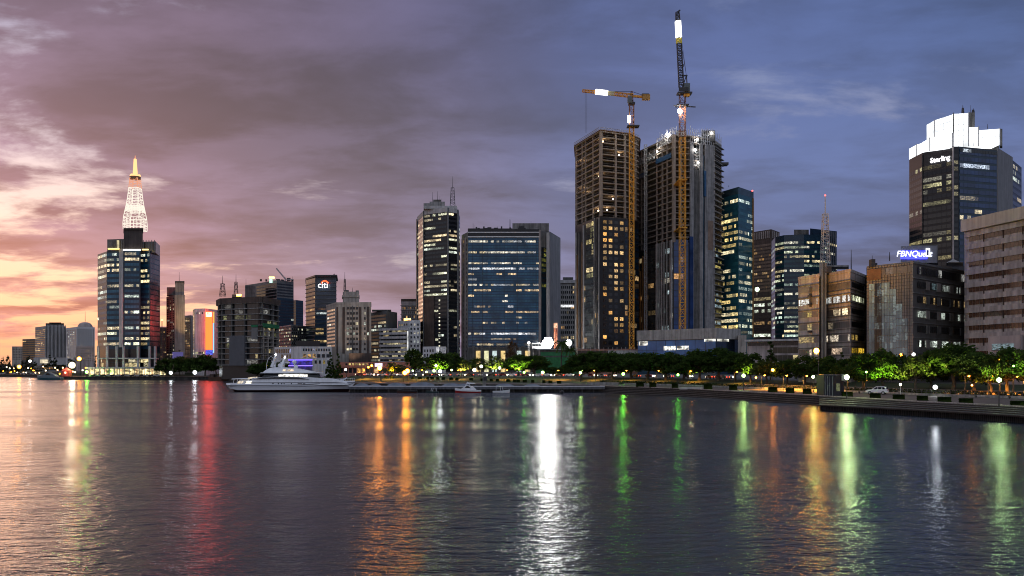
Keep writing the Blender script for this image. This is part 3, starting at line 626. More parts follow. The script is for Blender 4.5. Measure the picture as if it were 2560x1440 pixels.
# ================================================================== beige block with windows
D = 525
b = building('office_block', 'beige concrete block with brown window strips and a roof tower with aerial', [(816, 552), (841, 527), (928, D)], 758, M_['beige'], 26)
WN = grid(b, 0, 818, 838, 768, 868, 11, 4, .55, .5, .3, PALE, rg, .7)
WN += grid(b, 1, 866, 896, 764, 879, 9, 4, .8, .5, .3, PALE, rg, .75) + grid(b, 1, 908, 916, 764, 879, 9, 1, .55, .5, .45, WHITE, rg, .9) + grid(b, 1, 917, 923, 764, 879, 9, 1, .5, .6, .3, PALE, rg, .7)
for a, c in ((841, 845), (856, 862), (897, 903.5), (917, 923.5)): strip(b, 1, a, c, 767, 884, .06, M_['brown_dark'], 'dark_strip')
strip(b, 1, 880.2, 882.2, 765, 915, .5, M_['concrete_dark'], 'downpipe')
windows(b, WN, M_['glass_apartment'])
parapet(b, .7, .4, M_['beige']); block(b, 'roof_tower', 857, 898, 729, 759, 533, 14, M_['beige']); block(b, 'tower_cap', 855, 899, 738, 743, 532.5, 15, M_['beige']); block(b, 'roof_screen', 860, 872, 725, 730, 534, 5, M_['concrete_dark'])
block(b, 'roof_screen', 889, 897, 726, 730, 534, 4, M_['concrete_dark']); mast(b, 862, 680, 727, 536, 1.2); mast(b, 881, 719, 730, 536, kind='whip')
block(b, 'brown_annex', 872, 928, 883, 932, 512, 12, M_['brown_dark'])
b = building('glass_block', 'dark glass block with blank side between beige block and white ribbed building', [(926, 640), (966, 620), (993, 640)], 777, M_['grey_clad'], 30)
bands(b, [0], 784, 905, 14, 3, .6, M_['glass_dark'], .28, PALE, 45, g=.7); block(b, 'roof_canopy', 930, 978, 774, 776.4, 625, 14, M_['concrete_dark'])
b = building('tower_block', 'brown flat roofed tower partly behind the black octagonal tower', [(1003, 690), (1046, 690)], 752, M_['concrete_pink'], 26)
windows(b, grid(b, 0, 1005, 1043, 765, 830, 6, 8, .6, .5, .3, AMBER, rg, .7), M_['glass_apartment']); ledges(b, [0], [zz(b, 764 + i * 11) for i in range(6)], .6, .5, M_['concrete']); parapet(b, 1.5, .4, M_['brown_dark'])
b = building('white_tower', 'pale grey tower beside the white ribbed building with small lit windows', [(995, 615), (1022, 600), (1051, 602)], 800, M_['white_wall'], 24)
windows(b, grid(b, 1, 1024, 1049, 806, 912, 10, 3, .5, .5, .35, COOL, rg, .8) + grid(b, 0, 997, 1020, 806, 815, 1, 4, .5, .5, .5, WARM, rg, .8), M_['glass_apartment'])
k = MB(); k.box((WX(1015, 598), 606, ZY(797, 598)), (4.6, 1, 1.4)); k.build('roof_lamp', emit('lamp_roof_orange', (1, .45, .08), 9), b.root)
b = building('ribbed_building', 'white office building with horizontal ribbon windows and a lit right edge', [(950, 580), (1018, 570), (1022, 575)], 820, M_['white_wall'], 26)
bands(b, [0], 823, 916, 9, 2.4, .42, M_['glass_apartment'], .5, [(1, .75, .35), (1, .85, .5), (.9, .8, .5)], 46, g=.5, run=(1, 2))
ledges(b, [0], [zz(b, 822.5 + i * 10.33) for i in range(10)], .5, 1.5, M_['white_wall'], 'spandrel'); k = MB(); k.bar((WX(1019.3, 568), 568.5, ZY(912, 568)), (WX(1019.3, 568), 568.5, ZY(828, 568)), .5); k.build('light_strip', glow_panel('strip_edge', (1, 1, .98), 1.1, .1, 1.6, .25), b.root)
b = building('canopy_shop', 'low shop front with a bright white canopy below the ribbed building', [(930, 470), (1022, 468)], 914, M_['concrete_dark'], 14)
bands(b, [0], 917, 926, 1, 3, .7, M_['glass_apartment'], .3, WARM, 47, g=1); k = MB(); k.box((WX(1003, 466), 466, ZY(908.5, 466) - 1), (hw(30) * .8, 1, .35)); k.build('canopy', emit('canopy_glow', (1, .95, .9), 1.2, False), b.root)
# ================================================================== black octagonal tower
D = 600
b = building('octagonal_tower', 'black octagonal tower with pale roof band and lattice mast', [(1043, 640), (1060, 612), (1118, D), (1143, 606), (1150, 640)], 521, M_['black_clad'], 34)
gd = M_['glass_dark']
bands(b, [0, 1, 2, 3], 529, 740, 20, 2.4, .5, gd, {0: .42, 1: .42, 2: .55, 3: .5}, PALE, 52, g=.85, run=(2, 7)); bands(b, [0, 1, 2, 3], 740, 895, 15, 2.4, .5, gd, {0: .25, 1: .07, 2: .16, 3: .2}, PALE, 53, g=.7, run=(1, 2))
strip(b, 1, 1058.8, 1060.8, 520, 900, 1.1, M_['grey_clad'], 'pier'); strip(b, 2, 1118, 1120, 520, 900, .9, M_['grey_clad'], 'pier'); strip(b, 3, 1143, 1144.4, 520, 900, .9, M_['grey_clad'], 'pier'); strip(b, 0, 1043, 1044, 524, 900, .8, M_['grey_clad'], 'pier')
strip(b, 1, 1062, 1086, 738, 900, .5, M_['brown_dark'], 'dark_facade')
windows(b, [(1, upx(b, 1, 1097), upx(b, 1, 1100.5), zz(b, 752 + i * 8.9), zz(b, 747 + i * 8.9), (1, .95, .7)) for i in range(15)], M_['glass_lobby'])
k = MB(); k.prism([(x + (WX(1096, D) - x) * .0, y - .6 if i < 5 else y) for i, (x, y) in enumerate(b.poly)], b.z1 - 2.4, b.z1 + .8); k.build('roof_band', M_['concrete_pale'], b.root)
block(b, 'crown', 1059, 1143, 514.5, 521.5, 606, 24, M_['concrete_pale']); block(b, 'roof_house', 1074, 1112, 504, 515, 612, 16, M_['concrete']); block(b, 'roof_house', 1059, 1076, 508, 515, 611, 12, M_['concrete']); block(b, 'machine_room', 1083, 1103, 499, 504.4, 614, 10, M_['concrete_dark'])
mast(b, 1131.5, 441, 515, 614, 3.4); mast(b, 1081, 480, 505, 616, kind='whip'); mast(b, 1093.5, 478, 500, 617, kind='whip'); rooftop(b, 1078, 1108, 614, ZY(504, 612), 3, 5)
b = building('low_block', 'low white block with lit stairwell in front of the black octagonal tower', [(1057, 520), (1090, 512), (1115, 520)], 866, M_['white_wall'], 16)
windows(b, grid(b, 0, 1059, 1086, 871, 904, 3, 4, .45, .6, .4, WHITE, rg, .7), M_['glass_apartment']); strip(b, 1, 1091, 1096, 868, 900, .3, glow_panel('stair_glow', (.95, .95, 1), .9, .3, 1.5, .3), 'stairwell_window')
# ================================================================== blue glass slab
D = 600
b = building('blue_slab', 'broad blue glass office slab with concrete piers and white end wall', [(1154, 618), (1169, 604), (1169.5, D), (1348, D), (1352, 598), (1365, 604), (1366, 606), (1374, 601), (1401, 632)], 578, M_['concrete'], 30, ref=3)
strip(b, 2, 1170, 1347.5, 590, 868, .2, mat('slab_blue', (.010, .045, .095), .2, .2, .2), 'curtain_wall'); strip(b, 2, 1169.6, 1348, 573.5, 591, 1.2, M_['black_clad'], 'roof_band'); strip(b, 2, 1169.6, 1348, 580.5, 582.5, 1.6, M_['white_paint'], 'white_rail'); strip(b, 2, 1169.6, 1348, 591.4, 593.8, 1.6, M_['white_paint'], 'white_rail')
bands(b, [2], 597, 868, 20, 1.9, .34, gb, .55, [(1, .8, .45), (1, .9, .7), (1, .7, .35), (.95, .97, 1)], 71, out=.3, g=.8, run=(1, 7))
bands(b, [2], 590.5, 861.5, 20, 5.2, .42, glass('glass_blue_spandrel', (.012, .075, .16), .12), 0, WHITE, 72, out=.32, name='spandrel_glass')
for px in (1181, 1206, 1217, 1260, 1293, 1332, 1340): strip(b, 2, px, px + .9, 594, 868, .55, M_['navy_clad'], 'mullion')
strip(b, 0, 1156, 1159, 590, 900, .8, M_['concrete_pink'], 'pier'); strip(b, 0, 1163, 1166, 590, 900, .8, M_['concrete_pink'], 'pier'); strip(b, 3, 1349.5, 1352, 576, 890, .8, M_['concrete_pink'], 'pier')
bands(b, [0], 592, 895, 26, 2, .5, M_['glass_apartment'], .12, WARM, 73, g=.7, inset=1.6)
strip(b, 4, 1353.5, 1364.5, 618, 880, .2, M_['navy_clad'], 'dark_recess'); bands(b, [4], 618, 720, 8, 3, .6, M_['glass_apartment'], .7, [(.75, .62, .12), (.5, .5, .1)], 75, out=.4, g=.35)
block(b, 'white_wall', 1366, 1373.8, 581, 900, 599.5, 30, M_['concrete_pale']); k = MB(); k.prism([(WX(1374, 599.7), 599.7), (WX(1401, 632), 631), (WX(1401, 660), 660), (WX(1374, 640), 640)], b.z0, ZY(580, 600)); k.build('end_wall', M_['concrete_pale'], b.root)
block(b, 'roof_house', 1281, 1372.5, 558, 579, 612, 18, M_['concrete']); block(b, 'roof_house', 1169.8, 1281, 571, 578.5, 604, 16, M_['black_clad']); rooftop(b, 1175, 1345, 604, ZY(571.5, 604), 9, 22)
for i, px in enumerate((1190, 1210.5, 1231, 1252, 1273, 1292, 1313)):
    k = MB(); k.prism([(WX(px, 598.2), 598.2), (WX(px + 13, 598.2), 598.2), (WX(px + 13, 598.6), 598.6), (WX(px, 598.6), 598.6)], 5, ZY(877, 598)); 
    if i != 4: k.build('lit_window', glow_panel('tall_window_%d' % (i % 3), ((1, .72, .3), (.95, .92, .55), (.75, .92, .9))[i % 3], .85, .45, 1.4, .25), b.root)
block(b, 'ground_floor', 1170, 1348, 869, 940, 598.9, 1.0, M_['concrete_dark'])
for px in (1184, 1205, 1225.5, 1246, 1267, 1288, 1307, 1329): k = MB(); k.box((WX(px, 597), 597, ZY(905, 597)), (2, 1.6, hw(76))); k.build('column', M_['concrete_dark'], b.root)
b = building('grey_tower', 'grey tower with small square windows in the gap left of the unfinished towers', [(1400, 760), (1442, 760)], 700, M_['concrete'], 24)
windows(b, grid(b, 0, 1402, 1441, 712, 900, 15, 8, .6, .55, .15, WARM, rg, .8), M_['glass_apartment']); k = MB(); k.box((WX(1418, 759.5), 759.5, ZY(765, 759)), (11, .3, 2)); k.build('lit_window', glow_panel('lit_row', (.95, .97, 1), 1.0, .2, 1.5, .7), b.root)
block(b, 'roof_house', 1407, 1433, 693, 701, 764, 12, M_['concrete_dark']); ledges(b, [0], [zz(b, 704)], 1.2, 2.6, M_['concrete_pale'], 'roof_band')
# ================================================================== unfinished twin towers
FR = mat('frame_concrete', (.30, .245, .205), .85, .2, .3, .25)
def open_frame(b, segs, y0, y1, n, colpx, out=.0, rail=True, deep=7.0, slab=.6):
    """Bare storeys: slabs, edge columns, guard rails; the core stands back inside."""
    zt, zl = zz(b, y0), zz(b, y1); fh = (zt - zl) / n; P = b.poly
    for k in range(n + 1):
        z = zl + k * fh; m = MB(); m.prism(P, z - slab, z + .001 * k); m.build('floor_slab', FR, b.root)
        if rail and k < n:
            m = MB()
            for i in segs:
                a, t, nn, L = frame(b, i)
                for hgt in (1.1,): A = a - nn * .25; B = A + t * L; m.bar((A.x, A.y, z + hgt), (B.x, B.y, z + hgt), .10)
                s = .6
                while s < L: A = a + t * s - nn * .25; m.bar((A.x, A.y, z), (A.x, A.y, z + 1.15), .12); s += 4.4
            m.build('guard_rail', mat('rail_pale', (.24, .22, .21), .6, .2), b.root)
    for i, px, wd in colpx:
        a, t, nn, L = frame(b, i); A = a + t * (upx(b, i, px) * L) - nn * (wd / 2 - .06); m = MB(); m.box((A.x, A.y, (zl + zt) / 2), (wd, wd, zt - zl), math.atan2(t.y, t.x)); m.build('column', FR, b.root)
def inset(P, k):
    c = Vector((sum(p[0] for p in P) / len(P), sum(p[1] for p in P) / len(P))); return [tuple(c + (Vector(p) - c) * k) for p in P]
def bare_tower(name, label, chain, ytop, ysplit, T, ref):
    b = Bld(); b.chain = chain; b.ref = ref; b.d = chain[ref][1]; b.pts = [(WX(p, d), d) for p, d in chain]
    b.poly = b.pts + [(WX(chain[-1][0], chain[-1][1] + T), chain[-1][1] + T), (WX(chain[0][0], chain[0][1] + T), chain[0][1] + T)]
    b.z0 = 3.5; b.z1 = ZY(ytop, b.d); b.root = thing(name, label, 'building', (b.pts[0][0], b.pts[0][1], 4.5))
    m = MB(); m.prism(b.poly, b.z0, zz(b, ysplit), 0); m.build('clad_body', M_['black_clad'], b.root)
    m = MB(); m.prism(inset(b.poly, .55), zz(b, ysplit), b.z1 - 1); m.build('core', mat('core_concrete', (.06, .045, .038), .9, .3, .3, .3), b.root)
    return b
rg = random.Random(77)
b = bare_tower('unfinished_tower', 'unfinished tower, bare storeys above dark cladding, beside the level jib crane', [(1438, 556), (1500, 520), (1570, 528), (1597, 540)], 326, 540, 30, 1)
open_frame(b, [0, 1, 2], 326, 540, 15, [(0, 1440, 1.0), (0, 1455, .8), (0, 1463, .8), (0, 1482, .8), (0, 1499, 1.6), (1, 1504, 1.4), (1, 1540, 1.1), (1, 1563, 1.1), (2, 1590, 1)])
for k_ in range(9):
    i = rg.choice([0, 1, 1]); a, t, nn, L = frame(b, i); A = a + t * (rg.random() * L) - nn * rg.uniform(2, 4); m = MB(); m.ball((A.x, A.y, zz(b, 330 + 14.2667 * rg.randint(1, 14)) + 2.1), .35, 0, 6, 4); m.build('work_lamp', emit('lamp_work', (1, .72, .42), 60), b.root)
m = MB()
for i in (0, 1, 2):
    a, t, nn, L = frame(b, i)
    for s_ in range(int(L / 1.6)): A = a + t * (s_ * 1.6) + nn * .8; m.bar((A.x, A.y, b.z1 - 1.5), (A.x, A.y, b.z1 + 1.7), .14)
    for h_ in (-.9, .6, 1.6): A = a + nn * .8; B = A + t * L; m.bar((A.x, A.y, b.z1 + h_), (B.x, B.y, b.z1 + h_), .16)
m.build('edge_scaffold', M_['rail_pale'], b.root)
m = MB(); m.prism([tuple(Vector(p) + (Vector(p) - Vector((b.poly[0][0] + 14, 540))).normalized() * 1.2) for p in b.poly], b.z1 + .02, b.z1 + .25); m.build('formwork_deck', mat('timber', (.2, .11, .05), .8, .4, .4), b.root)
# cladding: left face of glass and fins, right face of black panels with warm rooms
bands(b, [0], 545, 690, 10, 2.2, .8, M_['glass_apartment'], .8, [(.75, .6, .25), (.6, .55, .25), (.9, .7, .35)], 81, g=.55, run=(2, 5), rng0=(.45, .8)); bands(b, [0], 690, 885, 13, 2.2, .8, glass('glass_grey', (.05, .055, .055), .1), .18, WARM, 82, g=.45, rng0=(.3, .98))
for px, mt, y in ((1441, 'concrete', 560), (1444, 'timber', 620), (1448, 'concrete_dark', 560), (1456, 'timber', 590), (1459.5, 'concrete_pale', 548), (1487, 'concrete', 540), (1492, 'concrete_dark', 545), (1498, 'concrete', 545)): strip(b, 0, px, px + 1.2, y, 886, .7, M_[mt], 'fin')
W_ = grid(b, 1, 1505, 1561, 546, 758, 14, 4, .62, .55, .72, AMBER, rg, .75) + grid(b, 1, 1505, 1561, 758, 880, 8, 4, .62, .55, .25, AMBER, rg, .75)
windows(b, W_, glass('glass_room', (.012, .012, .014), .1, 1.1, .5, 1.6)); bands(b, [2], 560, 880, 21, 2.4, .7, glass('glass_dim_blue', (.012, .03, .055), .1), .18, AMBER, 84, g=.4); bands(b, [1], 546, 880, 22, 2, .7, M_['glass_dim_blue'], .12, AMBER, 85, g=.4, rng0=(.87, 1))

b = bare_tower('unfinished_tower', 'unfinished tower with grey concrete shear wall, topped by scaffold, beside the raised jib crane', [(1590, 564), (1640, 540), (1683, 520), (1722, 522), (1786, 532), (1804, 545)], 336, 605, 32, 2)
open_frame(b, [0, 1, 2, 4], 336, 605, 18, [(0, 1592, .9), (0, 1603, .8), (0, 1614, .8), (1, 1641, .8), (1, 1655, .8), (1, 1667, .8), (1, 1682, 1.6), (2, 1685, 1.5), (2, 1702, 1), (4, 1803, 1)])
bands(b, [0], 612, 826, 15, 2.2, .82, glass('glass_smoke', (.045, .04, .036), .1), .2, WARM, 87, g=.3); bands(b, [1], 602, 826, 15, 2.2, .82, M_['glass_smoke'], .15, COOL, 88, g=.3)
for px, mt, y in ((1593, 'copper', 640), (1597, 'copper', 622), (1601, 'copper', 660), (1607, 'copper', 622), (1611, 'copper', 690), (1615, 'concrete_dark', 610)): strip(b, 0, px, px + 1.6, y, 826, .8, mat('copper', (.45, .22, .08), .35, .25, .2, metal=.3) , 'fin')
for px, mt in ((1642, 'concrete_pink'), (1646, 'concrete'), (1650, 'concrete'), (1655, 'concrete_pink'), (1661, 'concrete'), (1668, 'concrete'), (1677, 'concrete_pink'), (1680.5, 'concrete_pale')): strip(b, 1, px, px + 1.0, 599, 826, .8, M_[mt], 'fin')
bands(b, [2], 598, 826, 16, 2.6, .93, glass('glass_royal', (.022, .05, .15), .08), .03, AMBER, 89, g=.4); bands(b, [1], 722, 735, 1, 1.5, .8, M_['glass_smoke'], .9, COOL, 90, g=.5, rng0=(.3, .8))
cw = mat('shear_wall', (.29, .28, .28), .85, .25, .4, .35)
for a_, c_ in ((1724, 1733), (1747.5, 1756), (1761, 1786)): strip(b, 3, a_, c_, 352, 826, .6, cw, 'shear_wall')
strip(b, 3, 1733, 1747.5, 420, 826, .1, M_['concrete_dark'], 'recess_wall'); strip(b, 3, 1756, 1761, 380, 826, .1, M_['navy_clad'], 'recess_wall')
windows(b, grid(b, 3, 1734, 1739, 430, 822, 24, 1, .8, .5, .2, AMBER, rg, .6) + grid(b, 3, 1756.5, 1760.5, 400, 822, 26, 1, .7, .6, .3, [(.3, .5, .75)], rg, .35), M_['glass_dim_blue'])
strip(b, 3, 1723, 1731, 590, 826, .9, M_['glass_royal'], 'blue_glazing'); strip(b, 3, 1759, 1763, 420, 485, 1.0, mat('blue_sheet', (.03, .10, .22), .6), 'blue_sheet'); strip(b, 3, 1768, 1781, 545, 620, .72, mat('bare_patch', (.24, .17, .13), .9, .3), 'render_patch')
bands(b, [4], 610, 826, 15, 2.4, .6, M_['glass_apartment'], .4, [(.85, .7, .2), (.5, .7, .8)], 91, g=.45); ledges(b, [4], [zz(b, 348 + 14.4 * i) for i in range(33)], 1.3, .4, M_['concrete'])
strip(b, 0, 1592, 1618, 400, 412, .5, M_['blue_sheet'], 'blue_sheet'); strip(b, 1, 1641, 1678, 380, 392, .5, M_['blue_sheet'], 'blue_sheet')
m = MB(); a, t, nn, L = frame(b, 0); A = a + t * (upx(b, 0, 1621) * L) + nn * 2
lattice(m, (A.x, A.y, 5), (A.x, A.y, ZY(362, A.y)), 1.6, 1.6, 60, .22); m.build('hoist_mast', mat('galvanised', (.42, .42, .43), .5, .2), b.root)
# scaffold crown
def scaffold(b, i, px0, px1, ytop, ybot, dep, seedv, name='roof_scaffold'):
    rr = random.Random(seedv); m = MB(); a, t, nn, L = frame(b, i); u0, u1 = upx(b, i, px0) * L, upx(b, i, px1) * L; s = u0; z0, z1 = zz(b, ybot), zz(b, ytop)
    while s <= u1:
        for q in (0, -dep):
            A = a + t * s + nn * q; zt = z1 + rr.uniform(-3.5, 1.5); m.bar((A.x, A.y, z0), (A.x, A.y, zt), .17)
        s += 1.5
    for h_ in range(int((z1 - z0) / 1.9)):
        for q in (0, -dep):
            if rr.random() < .85: A = a + t * (u0 + rr.uniform(0, 3)) + nn * q; B = a + t * (u1 - rr.uniform(0, 3)) + nn * q; m.bar((A.x, A.y, z0 + h_ * 1.9), (B.x, B.y, z0 + h_ * 1.9 + rr.uniform(-.4, .4)), .15)
    for _ in range(int((u1 - u0) / 1.3)):
        s = rr.uniform(u0, u1 - 2); A = a + t * s; B = a + t * (s + 2) - nn * rr.uniform(0, dep); z = rr.uniform(z0, z1 - 2); m.bar((A.x, A.y, z), (B.x, B.y, z + 2.2), .15)
    m.build(name, mat('scaffold_pale', (.62, .62, .63), .5, .2), b.root)
scaffold(b, 1, 1641, 1681, 318, 352, 6, 4); scaffold(b, 2, 1685, 1722, 316, 337, 6, 5); scaffold(b, 3, 1726, 1786, 312, 352, 5, 6); scaffold(b, 3, 1728, 1752, 352, 432, 2, 8, 'wall_scaffold'); scaffold(b, 4, 1787, 1804, 312, 352, 6, 9); scaffold(b, 3, 1754, 1786, 312, 352, 3, 10); scaffold(b, 0, 1592, 1638, 348, 374, 4, 11); scaffold(b, 1, 1648, 1676, 322, 350, 2, 12)
block(b, 'formwork_panel', 1754, 1788, 326, 353, 530, 10, M_['concrete_dark']); block(b, 'formwork_panel', 1690, 1716, 326, 338, 530, 8, M_['concrete_dark']); m = MB(); a, t, nn, L = frame(b, 4); A = a + t * L; m.prism([(A.x - 2, A.y - 3), (A.x + 3.6, A.y - 3), (A.x + 3.6, A.y + 2), (A.x - 2, A.y + 2)], zz(b, 390), zz(b, 384)); m.build('landing_deck', M_['concrete_dark'], b.root)
for px, y, i, s in ((1647, 362, 1, 60), (1672, 330, 1, 80), (1740, 345, 3, 40), (1735, 372, 3, 40), (1742, 402, 3, 30), (1776, 322, 3, 30)):
    a, t, nn, L = frame(b, i); A = a + t * (upx(b, i, px) * L) + nn * 1.2; m = MB(); m.ball((A.x, A.y, zz(b, y)), .5, 0, 8, 5); m.build('work_lamp', emit('lamp_site%d' % s, (1, .97, .9), s * 1.6), b.root)
# site hoarding and ground floors of the left tower
bh = building('site_hoarding', 'rusty scaffold hoarding at the foot of the unfinished towers', [(1443, 500), (1600, 496)], 872, mat('hoarding', (.33, .17, .12), .8, .4, .4), 3, cat='hoarding', part='backing')
for px in range(1443, 1600, 11): strip(bh, 0, px, px + 1.2, 868, 930, .5, M_['concrete_pink'], 'post')
strip(bh, 0, 1443, 1599, 886, 888.5, .7, M_['concrete_pale'], 'rail'); strip(bh, 0, 1520, 1598, 876, 885, .6, M_['concrete_pale'], 'panel')
bands(bh, [0], 876, 886, 1, 2, .8, M_['glass_apartment'], .35, AMBER, 93, g=.6, out=.55)
# podium
b = building('blue_podium', 'low blue glass podium with a pale concrete roof band in front of the unfinished towers', [(1594, 474), (1790, 440), (1846, 452)], 829, M_['navy_clad'], 30)
bands(b, [0], 848, 898, 2, 6, .96, glass('glass_navy', (.03, .16, .42), .12), .0, WHITE, 94, gap=.3, inset=.1); bands(b, [1], 848, 898, 2, 5, .96, glass('glass_night', (.008, .016, .035), .12), 0, WHITE, 95, gap=.3, inset=.1)
k = MB(); P = b.poly; k.prism([(P[0][0] - .6, P[0][1] - .8), (P[1][0], P[1][1] - 1.2), (P[2][0] + 1, P[2][1] - .8), P[3], P[4]], zz(b, 847), zz(b, 820)); k.build('roof_band', mat('podium_concrete', (.36, .34, .32), .85, .2, .5, .3), b.root)
rl = []
for (a_, c_, y, y2, s_) in ((1597, 1620, 849, 860, 0), (1659, 1690, 863, 874, 0), (1692, 1722, 863, 873, 0), (1760, 1789, 842, 853, 0), (1792, 1822, 842, 853, 1)):
    nw = max(3, int((c_ - a_) / 3)); 
    for q in range(nw):
        u0, u1 = upx(b, s_, a_ + (c_ - a_) * q / nw + .3), upx(b, s_, a_ + (c_ - a_) * (q + 1) / nw - .3); s = rg.uniform(.5, 1.1); rl.append((s_, u0, u1, zz(b, y2), zz(b, y), (s, s * .97, s * .85)))
b.pts = [(x, y - .25) for x, y in b.pts]; windows(b, rl, M_['glass_lobby'], 'lit_window')
b = building('pylon', 'blank beige wall pylon standing right of the blue podium', [(1845, 446), (1866, 446)], 838, M_['beige'], 4, cat='wall'); strip(b, 0, 1854, 1855.4, 846, 866, .12, M_['concrete_dark'], 'slot')
# ================================================================== cranes
yel = mat('crane_yellow', (.80, .38, .045), .5, .25, .4, .3); red_ = mat('crane_rust', (.22, .085, .04), .55, .3, .4, .3); dk = M_['steel_dark']
def crane_mast(root, px, d, ysplit, ytop, wd):
    x = WX(px, d); z0 = 4.5; zs, zt = ZY(ysplit, d), ZY(ytop, d)
    m = MB(); lattice(m, (x, d, z0), (x, d, zs), wd, wd, int((zs - z0) / wd / 1.25), .34); m.build('mast', yel, root)
    m = MB(); lattice(m, (x, d, zs), (x, d, zt), wd, wd, int((zt - zs) / wd / 1.25), .30); m.build('mast', red_, root); return x, zt
D = 510
c1 = thing('tower_crane', 'yellow hammerhead tower crane with a level lit jib, left of the two', 'crane', (WX(1579, D), D, 4.5), 'tower cranes over the unfinished towers')
x, zt = crane_mast(c1, 1579, D, 318, 262, 2.5)
m = MB(); m.prism([(x - 1.8, D - 1.8), (x + 1.8, D - 1.8), (x + 1.8, D + 1.8), (x - 1.8, D + 1.8)], zt, zt + 1.2); m.build('slew_ring', dk, c1)
m = MB(); m.prism([(x - 2.6, D - 3.2), (x - .2, D - 3.2), (x - .2, D - 1.2), (x - 2.6, D - 1.2)], zt + .6, zt + 4.0); m.build('cab', mat('cab_grey', (.12, .14, .15), .3), c1)
jz = ZY(240, D); tip = (WX(1456, D), D, ZY(227, D)); rt = (x + 1, D, jz)
m = MB()
lattice(m, rt, (WX(1536, D), D, ZY(234.5, D)), 1.9, 1.7, 9, .28); lattice(m, (WX(1519, D), D, ZY(232.8, D)), tip, 1.6, 1.2, 15, .26); m.build('jib', yel, c1)
m = MB(); lattice(m, (WX(1536, D), D, ZY(234.5, D)), (WX(1519, D), D, ZY(232.8, D)), 1.7, 1.6, 5, .28); m.build('jib_section', mat('jib_bright', (.7, .65, .35), .5), c1)
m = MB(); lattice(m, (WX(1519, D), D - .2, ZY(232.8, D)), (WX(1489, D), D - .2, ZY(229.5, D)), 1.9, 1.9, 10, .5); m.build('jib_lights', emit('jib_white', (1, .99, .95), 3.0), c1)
m = MB(); ct = (WX(1620, D), D, ZY(243, D)); m.bar(rt, ct, 1.0); m.bar((x + 1, D + 1.5, jz), (ct[0], D + 1.5, ct[2]), .6); m.build('counter_jib', yel, c1)
m = MB(); m.box((WX(1615, D), D, ZY(243.5, D)), (4.4, 2.6, 2.9)); m.build('counterweight', mat('ballast', (.30, .17, .05), .7, .3), c1); m = MB(); m.box((WX(1613, D), D, ZY(237.5, D)), (4, 2.4, 1.1)); m.build('winch_house', dk, c1)
m = MB(); ap = (x, D, ZY(228.5, D)); lattice(m, (x, D, zt + 1), ap, 1.8, .8, 4, .26); m.build('tower_head', red_, c1)
m = MB(); m.bar(ap, (WX(1522, D), D, ZY(229, D)), .2); m.bar(ap, (WX(1607, D), D, ZY(238, D)), .2); m.build('tie_rod', dk, c1)
m = MB(); m.bar((WX(1463, D), D, ZY(230, D)), (WX(1463, D), D, ZY(332, D)), .12); m.bar((WX(1467, D), D, ZY(230, D)), (WX(1467, D), D, ZY(332, D)), .12); m.build('hoist_rope', dk, c1)
m = MB(); m.box((WX(1571.5, D), D - 1.6, ZY(300, D)), (1.3, .5, 4.0)); m.build('floodlight', emit('flood_crane', (1, .98, .92), 40), c1)
m = MB(); m.prism([(x - 2.6, D - 2.6), (x + 4.2, D - 2.6), (x + 4.2, D + 2.6), (x - 2.6, D + 2.6)], ZY(318, D), ZY(315, D)); m.build('collar', dk, c1)
D = 506
c2 = thing('tower_crane', 'luffing tower crane with a steep raised jib and white flood lamp', 'crane', (WX(1706, D), D, 4.5), 'tower cranes over the unfinished towers')
x, zt = crane_mast(c2, 1706, D, 345, 236, 3.2)
m = MB(); m.prism([(x - 3.0, D - 2.4), (x + 5.2, D - 2.4), (x + 5.2, D + 2.4), (x - 3.0, D + 2.4)], zt, zt + .9); m.build('slew_deck', dk, c2)
m = MB(); m.box((WX(1716, D), D, ZY(222, D)), (3.6, 3, 5.6)); m.build('winch_house', M_['cab_grey'], c2); m = MB(); m.box((WX(1716, D), D - .5, ZY(236.5, D)), (3.2, 2.4, 2.6)); m.build('cab', yel, c2)
m = MB(); m.prism([(x - 2.6, D - 3), (x + 3, D - 3), (x + 3, D - 2.7), (x - 2.6, D - 2.7)], zt + .9, zt + 3.2); m.build('deck_rail', dk, c2)
base = Vector((WX(1703.5, D), D, ZY(218, D))); tip = Vector((WX(1687, D), D - 8, ZY(44, D)))
def jp(y): return base.lerp(tip, (218 - y) / 174)
m = MB(); lattice(m, base, jp(116), 2.6, 2.4, 18, .3); lattice(m, jp(66), tip, 2.3, 1.7, 5, .3); m.bar(tip, tip + Vector((1.5, 0, 1)), .7); m.build('jib', dk, c2)
m = MB(); lattice(m, jp(116), jp(104), 2.5, 2.5, 3, .4); m.build('jib_section', mat('jib_yellow_lit', (.8, .7, .12), .5), c2)
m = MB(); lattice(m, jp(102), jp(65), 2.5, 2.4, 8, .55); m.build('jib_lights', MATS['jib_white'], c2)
af = Vector((WX(1716, D), D, ZY(189, D))); m = MB(); m.bar((WX(1706, D), D, ZY(218, D)), af, .5); m.bar((WX(1718, D), D, ZY(215, D)), af, .5); m.bar(af - Vector((2.5, 0, 0)), af + Vector((.6, 0, 0)), .7); m.build('a_frame', dk, c2)
m = MB(); m.bar(af, jp(110) + Vector((1, 0, 0)), .18); m.bar(af, jp(80) + Vector((1, 0, 0)), .14); m.build('luffing_rope', dk, c2)
m = MB(); m.box((WX(1707, D), D - .2, ZY(164, D)), (.9, .6, 1.4)); m.build('pulley_block', dk, c2)
m = MB(); m.ball((WX(1700, D - 3), D - 2.6, ZY(281, D)), 1.25, 0, 12, 8); m.build('floodlight', emit('flood_star', (1, .95, .92), 140), c2)
